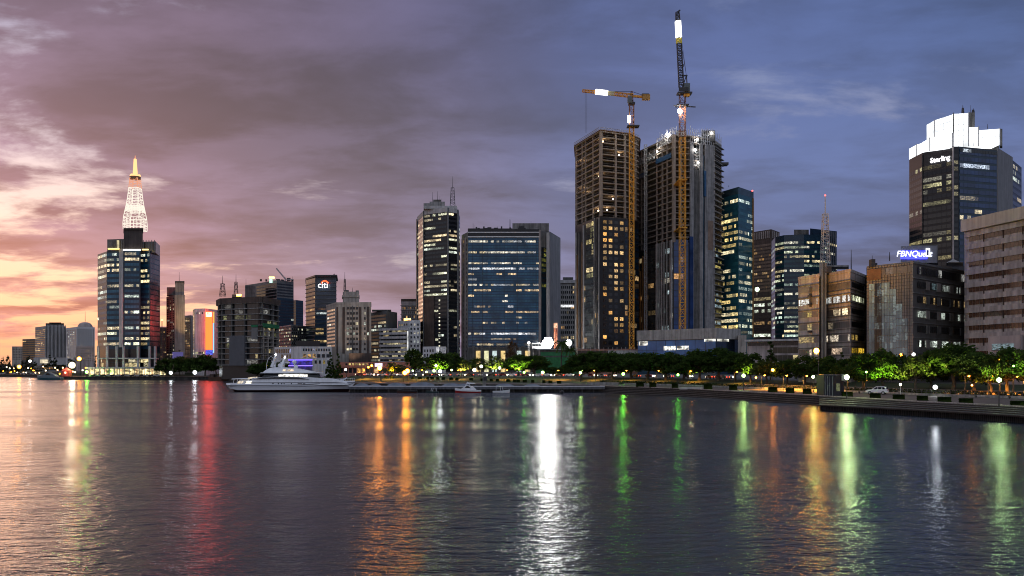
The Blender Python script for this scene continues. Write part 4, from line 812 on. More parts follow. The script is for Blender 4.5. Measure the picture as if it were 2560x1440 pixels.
m = MB(); zc = ZY(264, D); m.bar((x - 5, D, zc), (x + 7.5, D, zc - .8), .55); m.prism([(x - 3.5, D - 2.6), (x + 3.4, D - 2.6), (x + 3.4, D + 2.6), (x - 3.5, D + 2.6)], zc - .3, zc + .3); m.build('climbing_collar', dk, c2)
for y in (450, 570): m = MB(); z = ZY(y, D); m.prism([(x - 2.4, D - 2.2), (x + 2.4, D - 2.2), (x + 2.4, D + 16), (x - 2.4, D + 16)], z - .25, z + .25); m.build('wall_tie', yel, c2)
# small crane on the dark tower roof
D = 703; c3 = thing('roof_crane', 'small derrick crane on the roof of the far dark tower', 'crane', (WX(712, D), D, ZY(700, D)))
m = MB(); m.bar((WX(713, D), D, ZY(702, D)), (WX(713, D), D, ZY(694, D)), .9); m.bar((WX(713, D), D, ZY(698, D)), (WX(734, D), D, ZY(698.5, D)), .5); m.build('post', M_['galvanised'], c3)
m = MB(); lattice(m, (WX(714, D), D, ZY(698, D)), (WX(691, D), D, ZY(671, D)), .9, .7, 14, .22); m.build('jib', M_['galvanised'], c3)
# ================================================================== right of the towers
D = 540
b = building('teal_tower', 'tall teal glass tower with bright yellow lit floors behind the podium', [(1802, 556), (1846, D), (1884, 556)], 484, mat('teal_clad', (.022, .12, .165), .25, .2, .2), 26)
yl = [(1, .72, .26), (1, .78, .34), (1, .84, .5)]
bands(b, [0], 492, 824, 21, 1.9, .52, M_['glass_teal'], lambda u: .85 if u > .55 or u < .3 else .35, yl, 102, g=1.0, run=(4, 9), act=0); bands(b, [1], 492, 838, 22, 1.6, .48, M_['glass_teal'], .72, [(.9, .95, .7), (1, .9, .6), (.75, .9, .8)], 103, g=.7, run=(3, 8), act=0)
k = MB(); P = b.poly; k.prism([P[0], P[1], P[2], P[3], P[4]], b.z1 + .01, ZY(467, D)); k.build('roof_screen', glass('glass_screen', (.05, .10, .13), .2), b.root); strip(b, 1, 1880.5, 1883.5, 484, 840, .4, mat('copper_edge', (.30, .15, .05), .5), 'edge_trim')
mast(b, 1822, 463, 468, 546, kind='whip'); m = MB(); m.ball((WX(1881, 556), 556, ZY(477, 556)), .5, 0, 8, 5); m.build('warning_light', emit('warning_red', (1, .08, .06), 6, False), b.root)
b = building('brown_tower', 'brown office tower with a dark louvred crown, right of the teal tower', [(1880, 680), (1928, 665), (1949, 680)], 573, M_['brown_dark'], 28)
bands(b, [0], 606, 730, 14, 1.6, .6, glass('glass_umber', (.10, .07, .055), .2), .3, AMBER, 104, g=.3, run=(1, 3)); bands(b, [0], 738, 845, 7, 3, .5, M_['glass_apartment'], .75, [(1, .8, .4), (.9, 1, .8), (1, .6, .25)], 105, g=.8, run=(3, 8))
for i in range(9): px = 1886 + i * 4.6; strip(b, 0, px, px + 1.3, 576, 594, .5, M_['concrete_pink'], 'louvre')
for i in range(4): px = 1930 + i * 4.6; strip(b, 1, px, px + 1.3, 576, 594, .5, M_['concrete_pink'], 'louvre')
m = MB(); m.ball((WX(1891, 660), 658, ZY(724, 660)), 1.6, 0, 10, 6); m.build('facade_floodlight', emit('flood_green', (.72, 1, .55), 9), b.root); m = MB(); m.box((WX(1893, 660), 660, ZY(730, 660)), (.5, 3, 5)); m.build('bracket', dk, b.root)
b = building('curved_tower', 'dark teal curved glass office building behind the mast with a red light', [(1929, 590), (1938, 570), (1960, 561), (2010, 558), (2062, 560), (2092, 575)], 586, M_['navy_clad'], 28, ref=3)
bands(b, [0, 1, 2, 3, 4], 600, 845, 21, 1.8, .48, glass('glass_deep_teal', (.012, .055, .07), .08), .55, [(.85, .92, .62), (.7, .9, .75), (1, .82, .45), (.95, .9, .7)], 106, g=.75, run=(3, 8), inset=.06)
block(b, 'roof_house', 1985, 2022, 574, 587, 566, 12, M_['concrete_dark']); k = MB(); k.prism([(WX(2025, 563), 563), (WX(2092, 575), 575), (WX(2092, 590), 590), (WX(2025, 585), 585)], b.z1 - .5, ZY(571, 563)); k.build('roof_screen', glass('glass_blue_screen', (.02, .045, .08), .2), b.root)
for i in range(5): strip(b, 4, 2066 + i * 5.2, 2066.8 + i * 5.2, 572, 690, .5, M_['grey_clad'], 'mullion')
b = building('lobby_block', 'low pale two storey block with bright lit shop windows behind the trees', [(1868, 420), (2010, 404)], 850, M_['concrete_pink'], 14)
bands(b, [0], 854, 864, 1, 2, .75, M_['glass_apartment'], .15, WARM, 107, g=.5); bands(b, [0], 865, 905, 2, 2.4, .75, M_['glass_lobby'], .8, [(1, .82, .4), (1, .9, .55)], 108, g=1.15, run=(3, 7), rng0=(.45, 1), act=0); k = MB(); k.prism([(WX(1866, 415), 418), (WX(2010, 400), 401), (WX(2010, 408), 408), (WX(1866, 424), 424)], zz(b, 852), zz(b, 847)); k.build('cornice', M_['concrete_pale'], b.root)
# beige twin building
D = 285; pk = mat('tile_beige', (.40, .355, .34), .75, .15, .3, .3)
b = building('beige_offices', 'left wing of the beige tiled offices, below the tall mast', [(1996, 296), (2048, D)], 688, pk, 22, group='beige tiled office wings')
W2 = [(.95, .97, .92), (1, .85, .55), (1, .78, .3)]
for i, (p, pl) in enumerate(((.0, WARM), (.85, [(.95, 1, .95)]), (.35, [(1, .8, .2)]), (.35, [(1, .8, .3)]), (.5, [(1, .75, .3)]), (.3, [(1, .8, .6)]))):
    y = 712.5 + i * 32.1; bands(b, [0], y, y + 15, 1, 1.15, .98, M_['glass_pale'], p, pl, 110 + i, g=.75, run=(2, 4), act=0)
ledges(b, [0], [zz(b, 709 + i * 32.1) for i in range(6)], .22, .3, M_['concrete_dark'], 'sill_band'); parapet(b, .5, .3, pk)
strip(b, 0, 2026, 2030, 716, 765, .5, M_['concrete_dark'], 'downpipe'); 
for y in (735, 757, 826): strip(b, 0, 2024, 2031, y, y + 4, .8, M_['steel_dark'], 'air_conditioner')
b = building('beige_offices', 'right wing of the beige tiled offices with a lit upper floor', [(2065, 294), (2126, 279), (2168, 300)], 676, pk, 22, group='beige tiled office wings')
for i, (p, pl, p2, pl2) in enumerate(((0, WARM, 0, WARM), (.92, [(.95, 1, .97)], .9, [(.85, .9, .6)]), (.12, [(1, .8, .5)], .05, WARM), (.1, [(1, .8, .5)], 0, WARM), (.75, [(1, .85, .65)], .3, [(.9, .6, .15)]), (.5, [(1, .72, .5)], .95, [(1, .62, .05)]))):
    y = 703 + i * 33.2; bands(b, [0], y, y + 16, 1, 1.15, .98, M_['glass_pale'], p, pl, 120 + i, g=.75, run=(2, 5), act=0); bands(b, [1], y, y + 13.5, 1, 1.15, .98, M_['glass_dark'], p2, pl2, 130 + i, g=.95, run=(4, 8), act=0, rng0=(.04, .8))
ledges(b, [0, 1], [zz(b, 699 + i * 33.2) for i in range(6)] + [zz(b, 722 + i * 33.2) for i in range(6)], .2, .18, M_['concrete_dark'], 'sill_band'); parapet(b, .5, .3, pk); mast(b, 2128, 624, 676, 285, kind='whip')
rooftop(b, 2070, 2120, 284, b.z1, 17, 5)
b = building('lift_shaft', 'tall narrow concrete shaft between the two beige office wings', [(2048, 291), (2053, 289), (2066, 290)], 656, M_['concrete'], 14, cat='building'); strip(b, 1, 2058.5, 2061, 656, 900, .15, M_['concrete_dark'], 'groove'); block(b, 'roof_slab', 2054, 2122, 663, 667, 296, 8, M_['concrete'])
ms = thing('radio_mast', 'tall lattice radio mast with a red light above the beige offices', 'mast', (WX(2063, 290.5), 295, ZY(656, 290)))
m = MB(); x, y = WX(2063, 295), 295.0; lattice(m, (x, y, ZY(657, 291)), (x, y, ZY(535, 295)), 2.4, 1.5, 14, .16); m.build('lattice', M_['galvanised'], ms); m = MB(); m.bar((x, y, ZY(540, 295)), (x, y, ZY(489, 295)), .3, 0, .2); m.build('pole', M_['galvanised'], ms)
m = MB(); m.ball((x, y, ZY(488.5, 295)), .28, 0, 8, 5); m.build('warning_light', emit('warning_red', (1, .08, .06), 6, False), ms)
# blue sign building
D = 262; tb = mat('tile_brown', (.25, .225, .21), .6, .2, .2, .2); tg = mat('tile_grey', (.12, .115, .115), .5, .2, .2, .2)
b = building('sign_offices', 'brown tiled corner building with a stepped glass wall and a blue roof sign', [(2168, 276), (2283, D), (2424, 292)], 656, tg, 26)
strip(b, 0, 2168.4, 2282.8, 656, 905, .25, tb, 'tiled_face')
gx = glass('glass_mirror_blue', (.17, .25, .29), .12)
for i, (x0, x1, y) in enumerate(((2174, 2188, 700), (2188, 2206, 700), (2206, 2226, 700), (2226, 2242, 718), (2242, 2257, 757), (2257, 2271, 795))):
    a, t, nn, L = frame(b, 0); u0, u1 = upx(b, 0, x0) * L, upx(b, 0, x1) * L; n_ = max(1, round((u1 - u0) / 1.0)); m = MB(); zt, zl = zz(b, y), zz(b, 905); nz = round((zt - zl) / 2.1)
    for q in range(n_):
        for r_ in range(nz):
            s0 = u0 + (u1 - u0) * q / n_ + .06; s1 = u0 + (u1 - u0) * (q + 1) / n_ - .06; A = a + t * s0 + nn * .34; B = a + t * s1 + nn * .34; z = zl + (zt - zl) * r_ / nz
            v = rg.choice([0, 0, .02, .07]); m.poly([(A.x, A.y, z + .06), (B.x, B.y, z + .06), (B.x, B.y, z + (zt - zl) / nz - .06), (A.x, A.y, z + (zt - zl) / nz - .06)], 0, (v * .8, v, v))
    m.build('glass_bay', M_['glass_dark'] if i == 1 else gx, b.root)
bands(b, [0], 662, 681, 1, 1.2, .9, M_['glass_pale'], .4, [(.7, .72, .7)], 140, out=.35, g=.3, rng0=(.33, 1)); strip(b, 0, 2170, 2205, 662, 690, .45, mat('rusty_screen', (.16, .09, .05), .7, .3), 'screen_panel')
a, t, nn, L = frame(b, 0)
k = MB()
for i in range(30): A = a + t * (L * i / 30) + nn * .3; k.bar((A.x, A.y, 3.5), (A.x, A.y, b.z1), .07)
for i in range(36): z = 4 + i * 1.0; A = a + nn * .3; B = A + t * L; k.bar((A.x, A.y, z), (B.x, B.y, z), .06) if z < b.z1 else None
k.build('tile_joints', M_['black_clad'], b.root)
for i, (p, pl, g_) in enumerate(((.35, [(.75, .75, .72)], .35), (.45, [(.6, .68, .62), (.3, .45, .5)], .4), (.35, [(.9, .6, .25), (.5, .5, .45)], .5), (.4, [(.7, .8, .7)], .5), (.3, [(.9, .55, .15), (.3, .45, .5)], .5), (.6, [(.9, .9, .7), (.8, .9, .8)], .8))):
    y = 664 + i * 37.2; bands(b, [1], y, y + (17 if i else 20), 1, 1.3, .95, M_['glass_dark'], p, pl, 150 + i, g=g_, run=(2, 4), rng0=(.05, .97), out=.25)
for px in (2313, 2341, 2372, 2398):
    for i in range(1, 6): strip(b, 1, px, px + 8, 662 + i * 37.2, 684 + i * 37.2, .5, tb if i % 2 else M_['concrete_dark'], 'pier_panel')
ledges(b, [1], [zz(b, 657 + i * 37.2) for i in range(7)], .3, .3, M_['grey_clad'], 'sill_band')
k = MB(); k.prism([(WX(2370, 280), 280), (WX(2408, 280), 280), (WX(2408, 292), 292), (WX(2370, 292), 292)], ZY(656, 280), ZY(655, 280)); zc = ZY(656, 280); P = [(WX(2366, 281), 281), (WX(2404, 281), 281), (WX(2404, 290), 290), (WX(2366, 290), 290)]; cpt = (WX(2385, 285), 285.5, ZY(643, 281))
for q in range(4): k.poly([(P[q][0], P[q][1], zc), (P[(q + 1) % 4][0], P[(q + 1) % 4][1], zc), cpt])
k.build('roof_pyramid', M_['concrete_pale'], b.root); parapet(b, .4, .3, M_['grey_clad'])
block(b, 'sign_board', 2252, 2342, 615, 657, 275, 3, mat('board_dark', (.22, .23, .27), .6)); block(b, 'roof_house', 2278, 2345, 612, 657, 279, 10, M_['grey_clad'])
text('FBNQuest', (WX(2285.5, 274.6), 274.7, ZY(641, 274.6)), 2.55, emit('sign_blue_white', (.80, .84, 1.0), 2.6, False), b.root, shear=.22, space=1.0)
k = MB(); k.box((WX(2285, 274.8), 274.9, ZY(637, 274.8)), (8.2, .1, 2.5)); k.build('sign_backing', glow_panel('sign_blue_back', (.02, .022, 1.0), 8.0, .7, 1.3, .6, True), b.root)
k = MB(); k.box((WX(2321, 274.5), 274.8, ZY(631, 274.5)), (1.2, .2, 2.6)); k.build('sign_emblem', emit('sign_emblem_white', (.9, .93, 1), 2.2, False), b.root); k = MB(); k.ball((WX(2320, 274.3), 274.55, ZY(627.5, 274.3)), .38, 0, 8, 5); k.box((WX(2320.5, 274.3), 274.58, ZY(633.5, 274.3)), (.5, .12, 1.1)); k.build('sign_emblem_figure', mat('emblem_navy', (.02, .05, .25), .5), b.root)
mast(b, 2224, 630, 652, 276, kind='whip', m=dk); rooftop(b, 2180, 2245, 272, b.z1, 44, 5)
# tall dark tower with white crown
D = 470
b = building('crown_tower', 'tall dark tower with a stepped brilliant white crown and lit lettering', [(2273, 500), (2306, 484), (2380, D), (2397, D), (2492, 478), (2530, 500), (2554, 520)], 366, M_['black_clad'], 40, ref=2)
bands(b, [0, 1], 400, 665, 17, 2.6, .62, gd, lambda u: .35, [(.5, .42, .2), (.7, .65, .35), (.4, .38, .3)], 161, g=.5, run=(3, 9)); bands(b, [2], 382, 665, 18, 2, .6, gd, .4, [(.8, .7, .4)], 162, g=.6)
strip(b, 3, 2397.4, 2491.5, 368, 665, .15, M_['navy_clad'], 'curtain_wall'); bands(b, [3], 372, 665, 18, 2.6, .62, glass('glass_cobalt', (.014, .045, .13), .08), .25, [(.8, .85, .8), (.9, .75, .45), (.7, .8, .95)], 163, out=.3, g=.7, run=(2, 8), act=1); 
strip(b, 4, 2492, 2530, 360, 665, .4, mat('crown_side', (.24, .235, .24), .8, .12, .3, .2), 'side_wall'); bands(b, [5], 372, 665, 18, 2.4, .6, gd, .2, PALE, 164, g=.5)
strip(b, 2, 2380, 2383, 366, 665, .8, M_['concrete_pink'], 'pier'); strip(b, 1, 2306, 2308, 372, 665, .5, M_['black_clad'], 'pier')
a, t, nn, L = frame(b, 1); rz = math.atan2(t.y, t.x); A = a + t * (upx(b, 1, 2352) * L) + nn * .7
text('Sterling', (A.x, A.y, zz(b, 398)), 3.9, emit('sign_tower_white', (.95, .97, 1), 3.0, False), b.root, rz=rz, space=.95)
A = a + t * (upx(b, 1, 2334) * L) + nn * .8; k = MB(); k.bar((A.x - 1.2, A.y, zz(b, 396)), (A.x + 1.6, A.y, zz(b, 390)), .8); k.build('sign_emblem', MATS['sign_tower_white'], b.root)
bands(b, [3], 370, 380, 1, 2, .8, gd, .45, [(.8, .9, 1)], 165, out=.4, g=1.2)
gw = glow_panel('crown_floodlit_glow', (.93, .97, 1.0), 2.3, .38, 1.25, .08); seam = M_['concrete_pale']  # floodlighting on the crown put into the panels as their own glow
def crown(px0, px1, y0, y1, d, T, side=None):
    block(b, 'crown_panel', px0, px1, y0, y1, d, T, gw)
    for q in (px0, px1): k = MB(); k.bar((WX(q, d), d - .1, ZY(y1, d)), (WX(q, d), d - .1, ZY(y0, d)), .45); k.build('crown_seam', mat('seam_grey', (.3, .32, .36), .6), b.root)
k = MB()
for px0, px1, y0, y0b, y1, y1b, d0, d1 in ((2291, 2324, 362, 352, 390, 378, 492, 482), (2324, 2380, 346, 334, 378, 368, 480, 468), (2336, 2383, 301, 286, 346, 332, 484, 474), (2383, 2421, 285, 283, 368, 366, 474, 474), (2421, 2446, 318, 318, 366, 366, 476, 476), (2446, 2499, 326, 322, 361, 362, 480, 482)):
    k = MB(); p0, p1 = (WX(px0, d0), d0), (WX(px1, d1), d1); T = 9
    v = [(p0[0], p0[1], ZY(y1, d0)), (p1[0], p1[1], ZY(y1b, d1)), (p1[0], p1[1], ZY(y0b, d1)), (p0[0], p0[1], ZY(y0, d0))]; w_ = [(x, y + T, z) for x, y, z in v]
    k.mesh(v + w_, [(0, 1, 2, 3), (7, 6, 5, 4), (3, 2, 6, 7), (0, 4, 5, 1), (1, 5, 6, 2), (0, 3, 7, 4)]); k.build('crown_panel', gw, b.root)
    k = MB(); nz = max(2, int((v[3][2] - v[0][2]) / 2.6))
    for q in range(1, nz): f = q / nz; k.bar((v[0][0], v[0][1] - .04, v[0][2] + (v[3][2] - v[0][2]) * f), (v[1][0], v[1][1] - .04, v[1][2] + (v[2][2] - v[1][2]) * f), .12)
    for q in range(1, int((p1[0] - p0[0]) / 2.4)): f = q / int((p1[0] - p0[0]) / 2.4); k.bar((p0[0] + (p1[0] - p0[0]) * f, p0[1] + (p1[1] - p0[1]) * f - .04, v[0][2] + (v[1][2] - v[0][2]) * f), (p0[0] + (p1[0] - p0[0]) * f, p0[1] + (p1[1] - p0[1]) * f - .04, v[3][2] + (v[2][2] - v[3][2]) * f), .12)
    k.build('panel_joints', mat('joint_grey', (.35, .36, .4), .6), b.root); k = MB(); k.bar((p0[0], p0[1] - .2, v[0][2]), (p0[0], p0[1] - .2, v[3][2] + .4), .4); k.bar((p1[0], p1[1] - .2, v[1][2]), (p1[0], p1[1] - .2, v[2][2] + .4), .4); k.build('crown_seam', M_['concrete_pale'], b.root)
block(b, 'crown_shaft', 2421.5, 2437, 281, 320, 486, 8, M_['concrete_dark']); block(b, 'crown_shaft', 2499, 2506, 322, 364, 486, 6, M_['concrete_dark']); block(b, 'crown_core', 2330, 2498, 330, 400, 492, 12, M_['concrete_dark'])
mast(b, 2407, 262, 284, 482, 1.0); mast(b, 2427, 263, 282, 490, kind='whip'); mast(b, 2433, 270, 282, 489, 1.0); mast(b, 2469, 310, 322, 488, kind='whip'); mast(b, 2383.5, 281, 286, 480, kind='whip')
# ribbon building at the right edge
D = 262
b = building('ribbon_offices', 'pinkish concrete office block with dark ribbon windows at the right edge', [(2411, 268), (2417, 264), (2640, 232)], 552, M_['concrete_pink'], 26, ref=1)
k = MB(); a, t, nn, L = frame(b, 1); A = a - t * 1.0 + nn * 1.3; B = a + t * L + nn * 1.3; k.prism([tuple(A[:2]), tuple(B[:2]), tuple((B - nn * 3)[:2]), tuple((A - nn * 3)[:2])], zz(b, 579), zz(b, 550)); k.build('roof_band', mat('roof_pink', (.42, .375, .36), .85, .12, .3, .2), b.root)
gB = glass('glass_bronze', (.055, .030, .022), .12)
for i in range(10):
    y = 591 + i * 31.6; bands(b, [1], y, y + 14.5, 1, 1.5, .98, gB, .02, WARM, 170 + i, g=.8, inset=.9, out=.12, dark=(.012, .006, .004))
ledges(b, [1], [zz(b, 587.5 + i * 31.6) for i in range(10)], .45, 1.5, M_['concrete_pink'], 'spandrel')
for px in (2460, 2509, 2558): strip(b, 1, px, px + .9, 586, 900, .35, M_['brown_dark'], 'mullion')
w2 = building('lobby_wing', 'plain pink entrance wing with one wide window below the ribbon office block', [(2470, 246), (2553, 238), (2575, 246)], 838, mat('pink_plaster', (.42, .35, .34), .8, .12, .2, .2), 9)
windows(w2, [(0, upx(w2, 0, 2480 + i * 14), upx(w2, 0, 2493 + i * 14), zz(w2, 874), zz(w2, 858), (.10, .15, .17)) for i in range(4)], M_['glass_green'], frame_mat=M_['concrete_dark']); k = MB(); k.prism([(WX(2553, 237), 237), (WX(2556, 237), 237), (WX(2556, 238), 238.5), (WX(2553, 238), 238.5)], 3, zz(w2, 836)); k.build('corner_pier', M_['pink_plaster'], w2.root)
# ================================================================== low fronts left of centre
b = building('hall', 'low violet lit two storey building with a white corner behind the yacht', [(686, 502), (731, 486), (752, 480), (830, 484)], 866, M_['white_wall'], 16)
windows(b, grid(b, 0, 688, 728, 869, 884, 1, 9, .7, .7, .5, [(.35, .42, .8), (.6, .7, 1)], rg, .5) + grid(b, 0, 702, 729, 884, 896, 1, 4, .6, .8, .1, COOL, rg, .4) + grid(b, 2, 756, 826, 869, 880, 1, 11, .6, .6, .45, [(.9, .7, .4), (.6, .6, .8)], rg, .5) + grid(b, 2, 756, 826, 884, 895, 1, 6, .7, .8, .45, AMBER, rg, .7) + grid(b, 2, 784, 826, 898, 912, 1, 4, .5, .6, .7, [(1, .7, .1)], rg, 1.0), M_['glass_apartment'])
block(b, 'dark_roof', 740, 800, 852, 867, 496, 14, M_['black_clad'])
cl = building('lounge', 'small glass lounge glowing blue violet right behind the yacht masts', [(722, 436), (781, 432)], 898, mat('lounge_wall', (.08, .08, .16), .5), 8, cat='lounge')
bands(cl, [0], 900, 924, 2, 2.2, .86, glass('glass_violet', (.02, .02, .06), .15, 1, .5, .4), 1, [(.07, .05, .85), (.11, .08, .95)], 180, g=.55, act=0)
for y in (899, 913.5): strip(cl, 0, 722, 781, y, y + 1.6, .5, emit('strip_violet', (.22, .14, 1.0), 3.2), 'light_strip')
b = building('pink_shops', 'low salmon pink shop row with small lit windows behind orange street lamps', [(848, 458), (1024, 446)], 905, mat('salmon', (.36, .16, .12), .85, .15, .3), 12)
windows(b, grid(b, 0, 862, 938, 907, 914, 1, 9, .6, .7, .65, [(1, .75, .25), (.8, .8, .4)], rg, .8) + grid(b, 0, 850, 1000, 919, 934, 1, 14, .7, .8, .35, AMBER, rg, .8), M_['glass_apartment']); ledges(b, [0], [zz(b, 917)], .9, .8, M_['salmon'], 'awning')
b = building('billboard', 'small bright violet white billboard above the orange street lamps', [(937, 425), (956, 425)], 908, glow_panel('billboard_glow', (.85, .75, 1), 1.3, .7, 1.2, .5, True), .6, cat='billboard', zb=ZY(917, 425), part='screen')
for px in (940, 952): k = MB(); k.bar((WX(px, 425.4), 425.4, gz(px, 425)), (WX(px, 425.4), 425.4, ZY(917.5, 425)), .3); k.build('post', dk, b.root)
# green site between slab and towers
b = building('site_fence', 'green netted site fence glowing under the white floodlights', [(1340, 500), (1446, 492)], 893, mat('green_sheet', (.035, .17, .06), .8, .4, .5), 2, cat='fence', part='sheeting')
b = building('site_shed', 'dark corrugated shed above the green site fence', [(1350, 520), (1440, 515)], 872, M_['concrete_dark'], 10); ledges(b, [0], [zz(b, 874)], 1.5, .4, M_['concrete_pale'], 'roof_edge'); strip(b, 0, 1352, 1438, 880, 889, .3, mat('green_panel', (.04, .20, .08), .7, .3), 'green_panel')
b = building('site_office', 'white lit cabin beside the brilliant white floodlight', [(1330, 540), (1376, 536)], 857, M_['white_wall'], 5, cat='cabin', zb=ZY(872, 540)); bands(b, [0], 859, 866, 1, 2, .7, M_['glass_apartment'], .9, COOL, 190, g=1.2)
for px in (1334, 1352, 1371): k = MB(); k.bar((WX(px, 541), 541, 4), (WX(px, 541), 541, ZY(870, 541)), .4); k.build('stilt', M_['concrete_dark'], b.root)
hs = thing('hoist_tower', 'slim orange lit steel hoist tower right of the white floodlight', 'hoist', (WX(1389, 545), 545, 4.5)); m = MB(); lattice(m, (WX(1389, 545), 545, 4.5), (WX(1389, 545), 545, ZY(820, 545)), 1.7, 1.7, 16, .35); m.build('mast', mat('hoist_red', (.5, .14, .06), .5), hs)
m = MB(); m.box((WX(1389, 545), 545, ZY(814, 545)), (2.2, 2.2, 3.2)); m.build('lit_cage', glow_panel('cage_glow', (1, .55, .35), 1.3, .2, 1.5, 1.0), hs)
# ================================================================== trees
def leaf_mat(name, c1, c2):
    m, t, o = nt(name); L = t.links.new
    n = N(t, 'ShaderNodeTexNoise', i_Scale=.9, i_Detail=3.0); L(coords(t), n.inputs['Vector'])
    r = N(t, 'ShaderNodeValToRGB'); e = r.color_ramp.elements; e[0].position = .38; e[0].color = c4(c1); e[1].position = .64; e[1].color = c4(c2); L(n.outputs['Fac'], r.inputs[0])
    d = N(t, 'ShaderNodeBsdfDiffuse'); q = N(t, 'ShaderNodeBsdfTranslucent'); L(r.outputs[0], d.inputs[0]); L(r.outputs[0], q.inputs[0])
    x = N(t, 'ShaderNodeMixShader', i_0=.4); L(d.outputs[0], x.inputs[1]); L(q.outputs[0], x.inputs[2]); L(x.outputs[0], o.inputs[0]); return m
LEAF = leaf_mat('leaves_green', (.025, .050, .012), (.070, .115, .028)); LEAFY = leaf_mat('leaves_pale', (.04, .06, .015), (.10, .13, .04)); LEAFB = leaf_mat('leaves_brown', (.06, .035, .02), (.14, .08, .035))
BARK = mat('bark', (.11, .085, .065), .95, .3, 1.2, .3)
def quad_leaf(k, c, s, rg):
    n = Vector((rg.gauss(0, 1), rg.gauss(0, 1), rg.gauss(0, 1))).normalized(); u = n.orthogonal().normalized(); v = n.cross(u); c = Vector(c); a = s * rg.uniform(.6, 1.2); e = a * rg.uniform(.45, .8)
    k.poly([c - u * a, c - v * e * .8, c + u * a, c + v * e])
def tree_meshes(seed, leaf, w=9.0, h=10.0, bot=2.6, nc=34, per=120, ls=.34, shape='dome'):
    rg = random.Random(seed); k = MB(); tips = []
    for i in range(nc):
        for _ in range(30):
            if shape == 'dome':
                a = rg.uniform(0, 6.283); q = math.sqrt(rg.random()); z = rg.uniform(0, 1); R_ = w / 2 * math.sqrt(max(.03, 1 - z * z)) * (.62 + .38 * min(1, z * 4)); P = Vector((math.cos(a) * q * R_, math.sin(a) * q * R_, bot + .9 + z * (h - bot - 1.7)))
            else:
                z = rg.random(); a = rg.uniform(0, 6.283); R_ = w / 2 * (1.02 - z); q = math.sqrt(rg.random()); P = Vector((math.cos(a) * q * R_, math.sin(a) * q * R_, bot + z * (h - bot - .4)))
            if all((P - o).length > 1.05 for o in tips): break
        tips.append(P); r = rg.uniform(.8, 1.5) * (w / 9)
        for _ in range(per):
            v = Vector((rg.gauss(0, 1), rg.gauss(0, 1), rg.gauss(0, .7))).normalized() * r * rg.random() ** .45
            quad_leaf(k, P + v, ls, rg)
    cm = k.data('crown', leaf); k = MB(); r0 = .32 if shape == 'dome' else .2; f = bot + .4
    p = [Vector((0, 0, -.3))]; 
    for z in (f * .5, f): p.append(Vector((rg.uniform(-.18, .18), rg.uniform(-.18, .18), z)))
    k.bar(p[0], p[1], r0 * 2.3, 0, r0 * 1.7, 8); k.bar(p[1], p[2], r0 * 1.7, 0, r0 * 1.4, 8)
    if shape != 'dome': k.bar(p[2], (0, 0, h - .6), r0 * 1.4, 0, .08, 6)
    for P in tips[::2]:
        m_ = p[2].lerp(P, .5) + Vector((0, 0, -.3 + rg.uniform(0, .5))); k.bar(p[2], m_, r0 * .75, 0, r0 * .45, 6); k.bar(m_, P, r0 * .45, 0, .06, 5)
    return k.data('trunk', BARK), cm
def palm_meshes(seed, h=11.0):
    rg = random.Random(seed); k = MB(); P = Vector((0, 0, -.3))
    for i in range(6): q = Vector((.12 * i * i * .2, 0, h * (i + 1) / 6)); k.bar(P, q, .55 - .04 * i, 0, .5 - .04 * i, 8); P = q
    tr = k.data('trunk', BARK); k = MB()
    for i in range(26):
        a = rg.uniform(0, 6.283); up = rg.uniform(-.1, 1.0); L_ = rg.uniform(2.6, 3.8); prev = P
        for s in range(1, 8):
            f = s / 7; c = P + Vector((math.cos(a) * L_ * f, math.sin(a) * L_ * f, L_ * (up * f - .95 * f * f))); k.bar(prev, c, .07)
            sd = Vector((-math.sin(a), math.cos(a), 0)); ln = 1.1 * (1 - abs(f - .45))
            for sg in (-1, 1):
                for e in (0, .5): b0 = prev.lerp(c, e); tp = b0 + sd * sg * ln + Vector((math.cos(a) * .35, math.sin(a) * .35, -.55)); k.poly([b0, b0 + (c - prev) * .3, tp])
            prev = c
    return tr, k.data('crown', LEAF)
VAR = {'d%d' % i: tree_meshes(40 + i, LEAF, bot=1.7 + .25 * i, nc=42) for i in range(5)}
VAR['p0'] = tree_meshes(60, LEAFY, nc=24, per=85); VAR['p1'] = tree_meshes(61, LEAFY, nc=28, per=80); VAR['b0'] = tree_meshes(62, LEAFB, nc=22, per=60, ls=.26); VAR['c0'] = tree_meshes(63, LEAF, 4.5, 12, 1.5, 40, 70, .3, 'cone'); VAR['m0'] = palm_meshes(64); VAR['m1'] = palm_meshes(65)
NOM = {'c': (4.5, 12.0), 'm': (6.5, 12.0)}
def tree(px, ytop, wpx, d, var, label, name='leafy_tree', group=None, rot=None):
    wn, hn = NOM.get(var[0], (9.0, 10.0)); zb = gz(px, d); hgt = ZY(ytop, d) - zb; ytop -= (7 if px > 1430 else 4) if var[0] in 'dp' and px > 900 else 0; hgt = ZY(ytop, d) - zb; s = wpx * (1.36 if var[0] in 'dp' else 1.0) / F * d / wn; cat = 'palm' if var[0] == 'm' else 'tree'
    o = thing(name, label, cat, (WX(px, d), d, zb), group); o.scale = (s, s, hgt / hn); o.rotation_euler = (0, 0, random.Random(int(px * 7)).uniform(0, 6.28) if rot is None else rot)
    for nm, me in zip(('trunk', 'crown'), VAR[var]): c = bpy.data.objects.new(nm, me); COL.objects.link(c); c.parent = o
    return o
G1, G2, G3 = 'dark trees beside the spire tower', 'trees along the grass bank', 'trees along the promenade'
